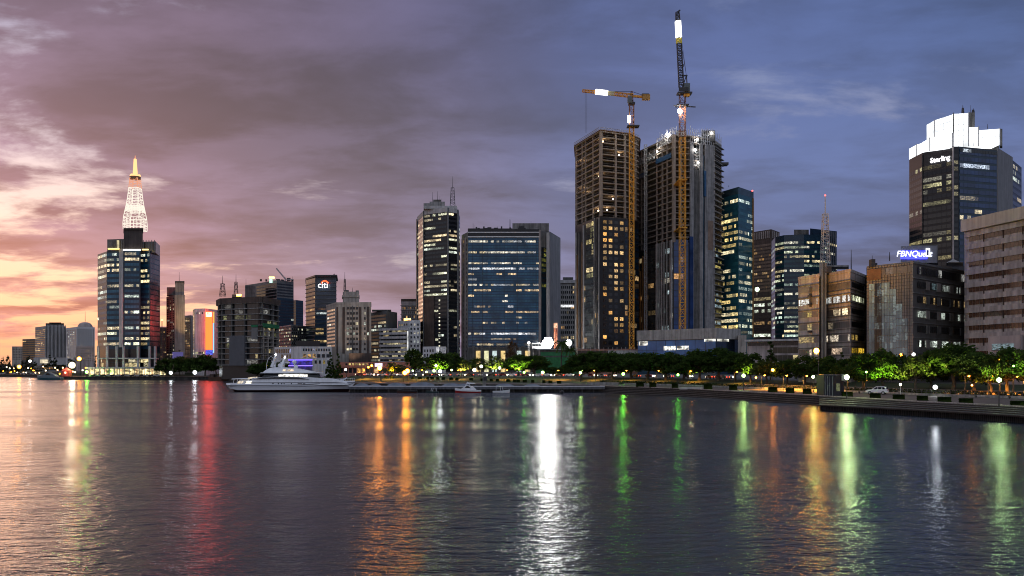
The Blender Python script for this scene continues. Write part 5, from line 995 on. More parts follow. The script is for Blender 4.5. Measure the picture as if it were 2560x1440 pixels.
for i, (px, y, wd, d, lab) in enumerate(((418, 893, 46, 592, 'dark tree just right of the spire tower lobby'), (449, 889, 50, 596, 'dark tree below the violet screen'), (483, 893, 48, 592, 'dark tree left of the orange screen foot'), (513, 887, 46, 594, 'dark tree below the orange screen'), (540, 892, 44, 590, 'dark tree at the left corner of the unfinished block'))): tree(px, y, wd, d, 'd%d' % i, lab, group=G1)
tree(432, 906, 22, 584, 'm0', 'small palm lit pale yellow above the white quay lamps', 'palm_tree')
for i, (px, y, wd, d, lab) in enumerate(((643, 908, 44, 512, 'dark tree in front of the unfinished block, behind the yacht'), (668, 903, 40, 508, 'dark tree left of the violet lit hall'), (706, 902, 36, 476, 'dark tree directly behind the yacht masts'))): tree(px, y, wd, d, 'd%d' % (i + 1), lab, group=G2)
tree(826, 876, 26, 410, 'c0', 'narrow dark tree, left of the pair behind the yacht bow', 'columnar_tree', G2); tree(845, 880, 24, 408, 'c0', 'narrow dark tree, right of the pair behind the yacht bow', 'columnar_tree', G2)
T2 = [(978, 910, 34, 440, 'p0', 'small orange lit tree between the two brightest orange street lamps'), (1002, 914, 30, 442, 'p1', 'small tree left behind the pair of orange lamps'), (1036, 872, 46, 452, 'd0', 'tall tree in front of the white ribbed building edge'), (1062, 897, 44, 446, 'p1', 'yellow green lit tree right of the tall tree by the white ribbed building'), (1096, 884, 56, 450, 'd2', 'dark rounded tree below the low white block'), (1128, 886, 52, 454, 'd3', 'dark tree at the foot of the black octagonal tower'),
      (1160, 902, 38, 444, 'p0', 'thin tree lit from below left of the blue slab columns'), (1198, 896, 48, 448, 'p1', 'loose yellow lit tree below the first tall windows of the blue slab'), (1236, 892, 46, 448, 'p0', 'loose bright tree below the middle windows of the blue slab'), (1279, 846, 40, 470, 'b0', 'taller reddish brown thin tree in front of the blue slab'), (1296, 888, 66, 440, 'd1', 'dense dark tree right of the reddish thin tree'), (1334, 890, 58, 440, 'd4', 'dense tree with green lit underside left of the green site fence'), (1378, 921, 34, 436, 'd2', 'low dark shrubby tree below the green site fence'), (1412, 920, 36, 438, 'd3', 'low tree below the tall palms')]
for a in T2: tree(*a, group=G2)
tree(1173, 908, 40, 432, 'm1', 'dark drooping palm on the grass bank left of the grey post', 'palm_tree'); tree(1223, 918, 24, 430, 'm0', 'small pale lit palm near the grey jetty post', 'palm_tree'); tree(1403, 850, 46, 480, 'm0', 'tall palm in front of the white floodlight', 'palm_tree'); tree(1424, 868, 36, 478, 'm1', 'shorter palm right of the tall palm', 'palm_tree')
T3 = [(1452, 888, 66, 402), (1490, 882, 72, 398), (1532, 886, 74, 390), (1578, 889, 74, 382), (1620, 885, 76, 372), (1664, 884, 78, 364), (1708, 889, 70, 354), (1750, 880, 76, 346), (1796, 876, 86, 338), (1838, 884, 64, 330)]
for i, (px, y, wd, d) in enumerate(T3):
    n_ = ('first', 'second', 'third', 'fourth', 'fifth', 'sixth', 'seventh', 'eighth', 'ninth', 'tenth')[i]
    tree(px, y, wd, d - 8, 'd%d' % (i % 5), n_ + ' from the left of the dense dark trees below the unfinished towers', group='dense dark trees below the unfinished towers')
T4 = [(1878, 886, 62, 308, 'd1', 'leafy tree below the blank beige wall pylon'), (1926, 848, 44, 318, 'c0', 'tall dark conical tree in front of the pale two storey block'), (1916, 905, 64, 296, 'p1', 'low loose tree around the orange globe lamp'), (1968, 905, 60, 290, 'd2', 'tree with orange lit trunk left of the tall sodium lamp'), (2012, 896, 64, 280, 'd3', 'tree left under the tall sodium lamp'), (2064, 894, 74, 272, 'd0', 'wide tree below the concrete lift shaft'), (2104, 876, 30, 276, 'c0', 'small dark conical tree in front of the right beige wing'), (2118, 900, 60, 250, 'd4', 'tree directly above the blue kiosk'), (2160, 886, 84, 244, 'd1', 'broad bright green lit tree above the white car, left one'), (2206, 880, 80, 240, 'd2', 'tree above the white car with a green glow'), (2252, 894, 66, 238, 'd3', 'tree below the stepped glass wall'), (2290, 890, 72, 234, 'p1', 'yellow green tree left of the low white flood lamp'), (2330, 880, 84, 236, 'd0', 'leaning tree right behind the low white flood lamp'), (2384, 860, 112, 230, 'd4', 'largest tall tree in front of the blue sign offices'), (2436, 884, 84, 222, 'd1', 'tree below the corner of the ribbon office block'), (2476, 890, 72, 216, 'd2', 'tree left above the right green globe lamp'), (2518, 876, 92, 212, 'd3', 'orange lit tree below the pink entrance wing'), (2562, 876, 90, 206, 'p1', 'green lit tree cut by the right picture edge'), (2610, 880, 90, 204, 'd0', 'tree at the far right')]
for a in T4[:-1]: tree(*a, group=G3)
# ================================================================== hedges
rg = random.Random(9)
k = MB(); k.box((0, 0, .5), (.94, .94, .98), 0)
for _ in range(420):
    f = rg.randint(0, 4); u, v = rg.uniform(-.5, .5), rg.uniform(-.5, .5)
    quad_leaf(k, ((u, -.49, v + .5), (u, .49, v + .5), (-.49, u, v + .5), (.49, u, v + .5), (u, v, .98))[f], .085, rg)
HM = k.data('clipped_hedge', leaf_mat('leaves_hedge', (.012, .022, .006), (.035, .055, .014)))
ORD = ['first', 'second', 'third', 'fourth', 'fifth', 'sixth', 'seventh', 'eighth', 'ninth', 'tenth', 'eleventh', 'twelfth', 'thirteenth', 'fourteenth', 'fifteenth', 'sixteenth', 'seventeenth', 'eighteenth', 'nineteenth', 'twentieth', 'twenty-first', 'twenty-second', 'twenty-third', 'twenty-fourth']
rowA = [965, 979, 1032, 1050, 1069, 1080, 1094, 1109, 1128, 1142, 1178, 1205, 1229, 1244, 1271, 1287, 1296, 1312, 1332, 1360, 1376, 1398]
for i, px in enumerate(rowA):
    d = hit(px, lerp([(960, 946), (1100, 949), (1250, 954), (1400, 959)], px)); o = bpy.data.objects.new('clipped_hedge', HM); COL.objects.link(o); o.location = (WX(px, d), d, gz(px, d) - .05); s = rg.uniform(1.0, 1.6); o.scale = (s * 1.1, 1.1, 1.15); tag(o, ORD[i] + ' small dark box hedge from the left on the grass bank', 'hedge', 'small box hedges on the grass bank')
rowB = [(1600, 974, 18), (1632, 974, 16), (1687, 974, 14), (1770, 975, 20), (1833, 977, 19), (1932, 982.5, 21), (1975, 985, 20), (2018, 987, 20), (2062, 990, 16), (2118, 994, 25), (2188, 998, 24), (2247, 1001, 26), (2306, 1004, 24), (2361, 1007.5, 29), (2415, 1010.5, 30), (2546, 1017, 34)]
for i, (px, y, wd) in enumerate(rowB):
    d = hit(px, y - 2) + .9; o = bpy.data.objects.new('clipped_hedge', HM); COL.objects.link(o); o.location = (WX(px, d), d, gz(px, d) - .02); o.scale = (wd / F * d, 1.1, 12.5 / F * d); o.rotation_euler = (0, 0, -.25); tag(o, ORD[i] + ' box hedge from the left along the head of the steps', 'hedge', 'clipped box hedges along the steps')
# ================================================================== lamps
GREENW, GREEN, SOD, WHT, WARMW, COOLW = (.58, 1, .26), (.18, 1, .06), (1, .33, .022), (1, .96, .88), (1, .84, .55), (.85, .92, 1)
pole = mat('lamp_pole', (.05, .05, .05), .5, .2, metal=.3); wpole = mat('lamp_pole_white', (.6, .58, .55), .5, .1)
LG = 1.6; UPW = 130.0
def lamp(px, yg, d, col, L, r, label, name='globe_lamp', group=None, pm=None, cat='lamp', arm=0.0, hm='globe', base=None):
    if 395 < d < 500 or d < 345: r *= .80
    x = WX(px, d); zg = ZY(yg, d); zb = gz(px, d) if base is None else base
    o = thing(name, label, cat, (x, d, zb), group); k = MB(); pr = max(.13, .0006 * d)
    k.bar((x + arm, d, zb - .2), (x + arm, d, zg - r * .8 if not arm else zg + .35), pr * 1.5, 0, pr, 8)
    if arm: k.bar((x + arm, d, zg + .3), (x, d, zg + .25), pr * .8)
    k.bar((x + arm, d, zb - .1), (x + arm, d, zb + .5), pr * 2.4, 0, pr * 1.8, 8); k.build('pole', pm or pole, o)
    if not arm: k = MB(); k.bar((x, d, zg - r * 1.25), (x, d, zg - r * .75), r * .9, 0, r * .6, 8); k.build('collar', pm or pole, o)
    k = MB(); k.ball((x, d, zg), r * 1.2, 0, 10, 8); k.build(hm, emit('lamp_%d_%d_%d_%d' % (col[0] * 100, col[1] * 100, col[2] * 100, L), col, L * LG, True, (.10, .42)), o, smooth=True); return o
GL = 'globe lamps along the promenade'
lamp(48, 917, 760, SOD, 35, 1.5, 'orange lamp near the far left shore', 'street_lamp', arm=.8, hm='lamp_head')
lamp(75, 903, 790, WHT, 22, 1.1, 'small white lamp below the far ribbed hotel', 'street_lamp', arm=.8, hm='lamp_head')
lamp(180, 913, 592, WARMW, 42, 1.9, 'brightest warm white floodlight on the left quay', 'floodlight_mast', hm='lamp_head')
lamp(198, 897, 630, SOD, 45, 1.4, 'orange lamp above the warm white quay floodlight', 'street_lamp', arm=.8, hm='lamp_head')
lamp(217, 930, 586, GREEN, 60, .95, 'vivid green lamp left of the spire tower lobby', 'quay_lamp')
lamp(427, 932, 580, COOLW, 14, 1.0, 'cold white quay lamp left of the two', 'quay_lamp'); lamp(487, 931, 578, COOLW, 24, 1.15, 'cold white quay lamp below the dark trees', 'quay_lamp')
lamp(567, 937, 545, SOD, 25, .8, 'small orange lamp at the barge left of the yacht', 'quay_lamp')
S2 = 'orange street lamps by the waterfront road'
lamp(949, 920, 402, SOD, 80, 1.25, 'big orange street lamp left of the lit pair', 'street_lamp', S2, arm=.6, hm='lamp_head')
lamp(1012, 932, 388, SOD, 60, .95, 'left orange lamp of the glaring pair', 'street_lamp', S2, arm=-.6, hm='lamp_head'); lamp(1018.5, 927.5, 392, SOD, 60, .95, 'right orange lamp of the glaring pair', 'street_lamp', S2, arm=.6, hm='lamp_head')
lamp(921, 918, 440, SOD, 28, .6, 'lower small orange lamp before the salmon shops', 'street_lamp', S2, arm=.5, hm='lamp_head'); lamp(929, 914, 444, SOD, 30, .65, 'upper small orange lamp before the salmon shops', 'street_lamp', S2, arm=.5, hm='lamp_head')
lamp(864, 924, 430, WHT, 18, .65, 'white lamp above the yacht bow', 'street_lamp', S2, arm=.4, hm='lamp_head'); lamp(1152, 925, 420, SOD, 16, .6, 'small orange lamp behind the drooping palm', 'street_lamp', S2, arm=.4, hm='lamp_head')
GB_ = 'globe lamps on the grass bank'
for (px, y, c, L_, r, lab) in ((1032, 927, GREENW, 35, .5, 'dim green lamp left of the grass bank trees'), (1090, 914, WARMW, 20, .7, 'white lamp high in the dark rounded tree'), (1085, 927, GREENW, 28, .75, 'green white lamp under the dark rounded tree'), (1100, 928, COOLW, 40, .9, 'cool white lamp with a bluish glow'), (1129, 925, GREENW, 30, .5, 'small green lamp under the octagonal tower tree'), (1203, 916, (.9, 1, .6), 16, .85, 'pale yellow lamp below the blue slab windows'), (1186, 925, WARMW, 20, 1.0, 'large warm white lamp beside the drooping palm'), (1249, 920, (.85, 1, .6), 14, .75, 'soft lamp in the loose bright tree'), (1310.5, 931, GREEN, 30, .62, 'vivid green lamp under the dense dark tree'), (1357, 931, GREENW, 25, .8, 'greenish white lamp below the green site')):
    lamp(px, y, 416 if px < 1300 else 400, c, L_, r, lab, group=GB_)
lamp(1451, 932, 372, GREENW, 45, .5, 'slim globe lamp left of the dense dark trees', group=GL)
lamp(1558, 935, 336, GREEN, 75, .66, 'green globe lamp under the third dense dark tree', group=GL); lamp(1695, 937, 300, GREEN, 45, .50, 'green globe lamp under the seventh dense dark tree', group=GL); lamp(1859, 939, 258, GREENW, 85, .60, 'green white globe lamp right of the dense dark trees', group=GL)
lamp(1932, 925, 288, SOD, 70, .60, 'orange globe lamp inside the low loose tree', group=GL); lamp(1997, 912, 300, SOD, 70, .65, 'orange street lamp by the dark car roofs', 'street_lamp', GL, arm=.4, hm='lamp_head'); lamp(2041, 877, 224, (1, .40, .03), 170, .84, 'tall sodium lamp in front of the beige offices', 'street_lamp', GL, arm=.5, hm='lamp_head')
lamp(2033, 942, 236, GREENW, 70, .48, 'small green white globe lamp left of the blue kiosk', group=GL); lamp(2117, 943, 192, (.72, 1, .42), 210, .62, 'big green white globe lamp in front of the blue kiosk', group=GL); lamp(2253, 887, 256, SOD, 40, .52, 'small orange lamp before the stepped glass wall', 'street_lamp', GL, arm=.4, hm='lamp_head'); lamp(2284, 886, 252, WHT, 25, .55, 'white lamp before the brown tiled corner', 'street_lamp', GL, arm=.4, hm='lamp_head')
lamp(2251, 961, 196, WARMW, 30, .30, 'short lamp on a white pole right of the white car', group=GL, pm=wpole); lamp(2497.5, 950, 155, (.66, 1, .40), 150, .46, 'green white globe lamp nearest the right edge', group=GL); lamp(2430, 963, 205, SOD, 60, .25, 'tiny orange lamp left of the right globe lamp', group=GL)
lamp(2338, 968, 206, (.9, .95, 1), 45, .58, 'low white flood lamp between the promenade trees', 'ground_floodlight', hm='lamp_head')
for i, (px, y, dt, L_, lab) in enumerate(((1903, 949, 92, 160, 'added amber lamp left of the orange globe lamp'), (1958, 951, 90, 240, 'added amber lamp right of the orange globe lamp'), (2008, 953, 88, 240, 'added amber lamp below the tall sodium lamp'), (2052, 955, 88, 200, 'added amber lamp just left of the kiosk'), (2138, 962, 76, 160, 'added amber lamp just right of the kiosk'), (2166, 964, 74, 120, 'added amber lamp over the white car'), (2412, 968, 66, 120, 'added amber lamp left of the tiny orange lamp'), (2470, 971, 64, 140, 'added amber lamp just left of the right globe lamp'), (2532, 973, 62, 140, 'added amber lamp near the right edge'), (1835, 947, 88, 90, 'added amber lamp below the tenth dense dark tree'), (1640, 941, 92, 60, 'added amber lamp below the fifth dense dark tree'), (1480, 937, 92, 120, 'added amber lamp below the second dense dark tree'), (905, 930, 92, 160, 'added amber lamp above the yacht bow rail'), (972, 930, 92, 160, 'added amber lamp below the small orange lit tree'), (1050, 930, 92, 120, 'added amber lamp below the tall tree by the white ribbed building'), (1140, 930, 92, 120, 'added amber lamp below the octagonal tower tree'), (1262, 930, 92, 140, 'added amber lamp below the blue slab'), (1390, 930, 92, 200, 'added amber lamp in front of the green site fence'), (1560, 940, 92, 100, 'added amber lamp below the fourth dense dark tree'), (1720, 944, 90, 120, 'added amber lamp below the eighth dense dark tree'))):
    dd = edge(px) + (31 if 1895 < px < 2060 else 52 if px > 1860 else dt * .7); x = WX(px, dd); zb = gz(px, dd); o = thing('added_amber_lamp', lab, 'lamp', (x, dd, zb), 'added amber lamps between the trees')
    k = MB(); k.bar((x, dd, zb - .2), (x, dd, zb + 4.2), .2, 0, .13, 8); k.bar((x, dd, zb + 4.1), (x + .9, dd, zb + 4.3), .12); k.build('pole', pole, o)
    k = MB(); k.box((x + 1.0, dd, zb + 4.36), (.8, .45, .2)); k.build('lamp_head', pole, o); k = MB(); k.ball((x + 1.0, dd, zb + 4.24), .26, 0, 8, 5, .7); k.build('lens', emit('lamp_lens_amber', (1, .30, .02), 60), o)
    sp = bpy.data.lights.new('downlight', 'SPOT'); sp.energy = 60 * L_; sp.color = (1, .40, .05); sp.spot_size = R(150); sp.spot_blend = .5; sp.shadow_soft_size = .15  # amber lamps put in to pool light on the ground and trunks
    so = bpy.data.objects.new('downlight', sp); COL.objects.link(so); so.parent = o; so.location = (1.0, 0, 4.0)
lamp(1890, 944, 275, SOD, 60, .35, 'small orange bollard lamp left of the conical tree', group=GL)
for i, (px, y, d, c, L_, r, lab) in enumerate(((1946, 953, 272, SOD, 200, .22, 'added orange uplight at a tree trunk left of the small kiosk lamp'), (1990, 955, 268, SOD, 260, .26, 'added orange uplight below the tall sodium lamp'), (2012, 957, 262, SOD, 220, .24, 'added orange uplight nearest left of the small kiosk lamp'), (2066, 958, 258, (1, .6, .15), 220, .25, 'added yellow uplight left behind the kiosk'), (2148, 968, 224, SOD, 180, .22, 'added orange uplight left of the white car'), (2290, 970, 218, (.75, 1, .2), 240, .24, 'added yellow green uplight under the promenade tree'), (2166, 930, 236, GREEN, 120, .30, 'green tree lamp in the crown above the white car'), (2392, 970, 216, WHT, 200, .2, 'added white uplight at the pale trunk'), (2206, 972, 236, (.35, 1, .12), 260, .24, 'added green uplight under the tree above the white car'), (2252, 972, 234, (.8, 1, .35), 160, .22, 'added pale uplight below the stepped glass wall'), (2335, 974, 228, (.7, 1, .3), 200, .24, 'added pale green uplight right of the low white flood lamp'), (2562, 978, 200, (.3, 1, .2), 200, .24, 'added green uplight at the right picture edge'), (2476, 974, 210, (.6, 1, .3), 160, .22, 'added green uplight left of the right globe lamp'), (1878, 955, 304, (.7, .9, .2), 200, .3, 'added yellow uplight below the blank pylon'), (1745, 950, 342, (.4, .9, .2), 90, .3, 'added dim green uplight among the dense dark trees'), (1296, 938, 436, (.55, 1, .2), 200, .4, 'added green uplight under the dense dark tree'), (1100, 936, 446, (.6, 1, .2), 160, .4, 'added green uplight under the dark rounded tree'), (1160, 936, 440, (1, .8, .4), 140, .4, 'added warm uplight at the thin tree'), (1236, 936, 444, (.85, 1, .4), 160, .4, 'added pale uplight at the loose bright tree'), (980, 938, 436, SOD, 200, .4, 'added orange uplight between the two brightest lamps'), (2524, 974, 190, SOD, 240, .2, 'added orange uplight at the forked trunk near the right edge'), (2440, 976, 196, SOD, 160, .18, 'added orange uplight left of the right globe lamp'), (2534, 915, 205, GREEN, 90, .26, 'green tree lamp in the crown near the right edge'), (2500, 900, 212, SOD, 60, .3, 'orange tree lamp high near the right edge'), (1066, 930, 440, (.75, 1, .2), 120, .5, 'yellow green tree lamp below the low white block'), (1215, 932, 436, (1, .9, .6), 90, .6, 'added warm uplight below the blue slab'), (1344, 936, 424, (.8, 1, .2), 110, .5, 'added yellow green uplight beside the green site'), (1385, 940, 415, SOD, 200, .5, 'added orange ground light below the site fence'), (1455, 925, 405, GREENW, 100, .5, 'green tree lamp at the first dense dark tree'))):
    if 'tree lamp' in lab and y < 935: lamp(px, y, d, c, L_ * .4, r, lab, 'tree_lamp', 'lamps hung in tree crowns'); continue
    d -= 3; x = WX(px, d); zb = gz(px, d); o = thing('added_tree_uplight', lab, 'lamp', (x, d, zb), 'added tree uplights')
    k = MB(); k.bar((x, d, zb - .1), (x, d, zb + .35), .12); k.bar((x, d - .15, zb + .3), (x, d + .15, zb + .55), .42, 0, .5, 8); k.build('housing', pole, o)
    sp = bpy.data.lights.new('uplight', 'SPOT'); sp.energy = UPW * L_ * r * r * 14; sp.color = (c[0] * .7 + .30, c[1] * .75 + .14, c[2] * .6); sp.spot_size = R(105); sp.spot_blend = .6; sp.shadow_soft_size = .15  # spot fixtures added to brighten the tree crowns
    so = bpy.data.objects.new('uplight', sp); COL.objects.link(so); so.parent = o; so.location = (0, 1.6, .65); so.rotation_euler = Vector((0, .12, 1)).to_track_quat('-Z', 'Y').to_euler()
for i, (px, y, d, L_, r, lab) in enumerate(((1370, 857, 530, 150, 3.5, 'huge brilliant white floodlight beside the blue slab'), (1422, 857, 528, 40, 1.9, 'second white floodlight right of the orange hoist tower'), (1322, 857, 535, 18, .8, 'small white floodlight in front of the blue slab'))):
    x = WX(px, d); o = thing('floodlight_mast', lab, 'floodlight', (x, d, 4.7), 'white site floodlights'); zg = ZY(y, d)
    k = MB(); lattice(k, (x, d + 1, 4.5), (x, d + 1, zg), .9, .9, 12, .2); k.build('mast', M_['galvanised'], o)
    k = MB(); k.bar((x, d + .3, zg), (x, d + .8, zg), r * 1.9, 0, None, 12); k.build('bracket', dk, o); k = MB()
    k.ball((x, d - .2, zg), r * .42, 0, 10, 8)
    for a_ in range(6): k.ball((x + math.cos(a_ * 1.047) * r * .62, d, zg + math.sin(a_ * 1.047) * r * .62), r * .34, 0, 8, 6)
    k.build('lamp_head', emit('flood_site_%d' % L_, (1, .98, .94), L_), o)
# red floodlight on the glass side of the spire tower
x, y, z = WX(405, 606), 606.0, ZY(800, 606); o = thing('facade_floodlight', 'red floodlight on a pole washing the right glass side of the spire tower', 'floodlight', (x, y, 2.2)); k = MB(); k.bar((x, y, 2), (x, y, z), .4); k.build('pole', pole, o); k = MB(); k.box((x, y, z), (1.2, .8, .8)); k.build('lamp_head', emit('flood_red', (1, .08, .03), 25), o)
sp = bpy.data.lights.new('red_flood', 'SPOT'); sp.energy = 150000; sp.color = (1, .08, .05); sp.spot_size = R(95); sp.spot_blend = .8; sp.shadow_soft_size = .5; so = bpy.data.objects.new('red_flood', sp); COL.objects.link(so); so.location = Vector((x - .5, y - .2, z)) - Vector((x, y, 2.2)); so.parent = o; so.rotation_euler = Vector((-.62, .55, .1)).to_track_quat('-Z', 'Y').to_euler()
for (px, yb, d, ty, td, lab, col, W) in ((449, 879, 621, 760, 640, 'warm wall floodlight at the foot of the slender tan tower', (1, .62, .24), 30000), (872, 930, 500, 830, 525, 'wall floodlight below the beige block', (1, .74, .5), 9000)):
    x, y, z = at(px, d)
    if yb < 900: z = ZY(yb, d)
    o = thing('wall_floodlight', lab, 'floodlight', (x, y, z)); k = MB(); hp = .6 if yb < 900 else 5; k.bar((x, y, z - .2), (x, y, z + hp), .3); k.build('pole', pole, o); k = MB(); k.box((x, y, z + hp + .2), (1.2, .6, .6)); k.build('lamp_head', pole, o)
    sp = bpy.data.lights.new('wall_flood', 'SPOT'); sp.energy = W; sp.color = col; sp.spot_size = R(70); sp.spot_blend = .9; sp.shadow_soft_size = .4; so = bpy.data.objects.new('wall_flood', sp); COL.objects.link(so); so.parent = o; so.location = (0, .6, hp + .6); so.rotation_euler = Vector((0, td - y, ZY(ty, td) - z)).to_track_quat('-Z', 'Y').to_euler()
# ================================================================== yacht
YD, S_ = 311.0, 7.22
def yx(px): return (px - 563) / S_
def yz(y): return (980 - y) / S_
yo = thing('yacht', 'large white motor yacht with lit saloon windows moored at the jetty', 'yacht', (WX(563, 307), YD, 0))
OX = yo.location.x
wht = mat('yacht_white', (.82, .83, .86), .22, .06, .15, .08, spec=.5); wht2 = mat('yacht_shade', (.70, .71, .75), .3, .06, .2); boot = mat('yacht_boot', (.035, .012, .014), .35, .2); tint = glass('yacht_glass', (.006, .007, .009), .06); sal = glass('yacht_saloon', (.03, .03, .03), .15, 1.6, .5, 2.2)
def ytab(tab, x): return lerp(tab, x)
SH = [(0, 2.5), (4, 2.35), (12, 2.35), (25, 2.5), (36, 3.0), (44.2, 3.35)]; HB = [(0, 3.1), (3, 3.8), (10, 4.0), (28, 4.0), (35, 3.3), (40, 1.9), (43, .7), (44.2, .08)]; HW = [(0, .4), (2.2, 2.8), (5, 3.5), (25, 3.6), (33, 2.6), (38, 1.2), (41.5, .1), (44.2, .04)]; ZW = [(0, 2.1), (2.3, .0), (3.2, -.7), (38, -.7), (41.8, -.2), (43, 1.6), (44.2, 3.0)]
XS = [0, .6, 1.4, 2.4, 4, 8, 14, 20, 26, 31, 35, 38, 40.5, 42, 43, 43.7, 44.2]
k = MB(); k2 = MB()
rows = []
for x in XS:
    zs, zw = ytab(SH, x), ytab(ZW, x); hb, hw_ = ytab(HB, x), ytab(HW, x); zm = max(zw + (zs - zw) * .02, min(1.0, zw + (zs - zw) * .45)); hm_ = hw_ + (hb - hw_) * .55
    rows.append([(hw_ * .5, zw), (hm_, zm), (hb, zs), (hb - .15, zs + .55)])
for (xa, ra), (xb, rb) in zip(zip(XS, rows), zip(XS[1:], rows[1:])):
    for s in (-1, 1):
        for q in range(3):
            kk = k2 if q == 0 else k
            kk.poly([(OX + xa, YD + s * ra[q][0], ra[q][1]), (OX + xb, YD + s * rb[q][0], rb[q][1]), (OX + xb, YD + s * rb[q + 1][0], rb[q + 1][1]), (OX + xa, YD + s * ra[q + 1][0], ra[q + 1][1])])
    k2.poly([(OX + xa, YD - ra[0][0], ra[0][1]), (OX + xb, YD - rb[0][0], rb[0][1]), (OX + xb, YD + rb[0][0], rb[0][1]), (OX + xa, YD + ra[0][0], ra[0][1])])
    k.poly([(OX + xa, YD - ra[3][0], ra[2][1] + .3), (OX + xb, YD - rb[3][0], rb[2][1] + .3), (OX + xb, YD + rb[3][0], rb[2][1] + .3), (OX + xa, YD + ra[3][0], ra[2][1] + .3)])
k.poly([(OX, YD - rows[0][i][0], rows[0][i][1]) for i in range(4)] + [(OX, YD + rows[0][i][0], rows[0][i][1]) for i in (3, 2, 1, 0)])
k.build('hull', wht2, yo); k2.build('boot_stripe', boot, yo)
def side(name, pts, hwid, m, y0=None, top=None, par=None):
    """Deck house: side outline in picture columns and rows, extruded across the beam, roof pulled in."""
    k = MB(); P = [(OX + yx(a), yz(b)) for a, b in pts]; zmn, zmx = min(z for _, z in P), max(z for _, z in P); tp = .86 if top is None else top
    def hwz(z): return hwid * (1 - (1 - tp) * (z - zmn) / max(.01, zmx - zmn))
    n = len(P); vs = [(x, YD - hwz(z), z) for x, z in P] + [(x, YD + hwz(z), z) for x, z in P]
    k.mesh(vs, [tuple(range(n)), tuple(range(n, 2 * n))[::-1]] + [(i, (i + 1) % n, n + (i + 1) % n, n + i) for i in range(n)]); return k.build(name, m, par or yo)
side('main_deckhouse', [(607, 964), (607, 962), (622, 952), (640, 944), (700, 941), (770, 943), (822, 947), (846, 952), (866, 957), (868, 962), (800, 963)], 3.75, wht)
side('deckhouse_window', [(632, 948), (655, 943.6), (700, 942.4), (745, 943.4), (772, 948), (700, 946.6)], 3.72, tint, top=.985)
k = MB()
for (xa, ra), (xb, rb) in zip(zip(XS[2:], rows[2:]), zip(XS[3:], rows[3:])):
    for s in (-1, 1): k.bar((OX + xa, YD + s * (ra[2][0] + .04), ra[2][1]), (OX + xb, YD + s * (rb[2][0] + .04), rb[2][1]), .16); k.bar((OX + xa, YD + s * (ra[1][0] * .35 + ra[2][0] * .65 + .03), ra[1][1] * .35 + ra[2][1] * .65), (OX + xb, YD + s * (rb[1][0] * .35 + rb[2][0] * .65 + .03), rb[1][1] * .35 + rb[2][1] * .65), .12)
k.build('rub_rail', mat('rubber_grey', (.10, .10, .12), .5), yo)
side('deck_line', [(612, 957.2), (612, 956.2), (840, 955.6), (862, 957.2)], 3.8, MATS['rubber_grey'], top=.995)
side('upper_house', [(652, 943), (664, 932.5), (786, 932.5), (800, 943)], 3.0, tint)
for i in range(15):
    a = 694 + i * 4.9; side('saloon_window', [(a, 942), (a, 935 + (abs(i - 7) > 5) * 1.5), (a + 4.3, 935 + (abs(i - 7) > 5) * 1.5), (a + 4.3, 942)], 3.03, glow_panel('saloon_glow', (1, .96, .88), 1.3, .1, 1.7, 1.3), top=.99)
side('roof', [(648, 933), (652, 931.2), (770, 930.6), (792, 931.8), (799, 933)], 3.7, wht, top=.97)
side('sundeck', [(654, 931), (662, 924), (670, 920), (690, 918), (722, 919.5), (742, 922), (768, 927), (784, 930.8)], 2.6, wht, top=.7)
for a, c in ((704, 712), (716, 731)): side('sundeck_lamp', [(a, 927), (a + 1, 923.6), (c - 1, 923.6), (c, 927)], 2.62, glow_panel('deck_glow', (1, .78, .55), 1.1, .3, 1.5, 1.5), top=.93)
side('aft_deck', [(578, 948.5), (578, 946.8), (632, 944.5), (632, 946.5)], 3.6, wht); side('aft_deck', [(566, 962.3), (566, 961.4), (618, 960.6), (618, 962.3)], 3.7, wht); side('aft_house', [(590, 962), (596, 949), (622, 948), (618, 962)], 3.0, wht)
side('aft_door', [(611, 963), (616, 953), (628, 953), (626, 963)], 3.78, glow_panel('door_glow', (1, .93, .78), 1.7, .4, 1.5, 1.1), top=.99); side('aft_window', [(588, 961), (594, 953), (606, 953), (601, 961)], 3.04, glow_panel('aft_glow', (1, .85, .65), .8, .2, 1.5, 1.2), top=.99); side('aft_lamp', [(618, 946.5), (620, 943), (629, 942.5), (628, 946)], 3.5, MATS['aft_glow'])
for a in (581, 590, 600): k = MB(); k.bar((OX + yx(a), YD - 3.4, yz(961)), (OX + yx(a + 3), YD - 3.4, yz(948)), .14); k.build('deck_pillar', wht, yo)
for a in (682, 695.5, 704, 710, 728): k = MB(); k.ball((OX + yx(a), YD - 3.79, yz(959.2)), .24, 0, 8, 4); k.build('porthole', tint, yo)
for a, c in ((744, 755), (757, 763)): side('hull_window', [(a, 960), (a, 958.4), (c, 958.4), (c, 960)], 3.97, tint, top=1)
for px, y0, y1, w_ in ((682, 918, 887, .9), (705, 919, 894, 1.3)):
    x = OX + yx(px); k = MB(); k.bar((x - 1.2, YD - 1, yz(y0)), (x, YD, yz(y1)), w_, 0, .35); k.bar((x - 1.2, YD + 1, yz(y0)), (x, YD, yz(y1)), w_, 0, .35); k.bar((x - 1.6, YD, yz((y0 + y1) / 2)), (x + 1.6, YD, yz((y0 + y1) / 2)), .3); k.bar((x, YD, yz(y1)), (x, YD, yz(y1 - 7)), .18); k.build('mast', wht, yo)
    k = MB(); k.ball((x, YD - .3, yz(y1 - 1)), .30, 0, 8, 5); k.build('mast_lamp', emit('lamp_yacht', (1, 1, .95), 12), yo)
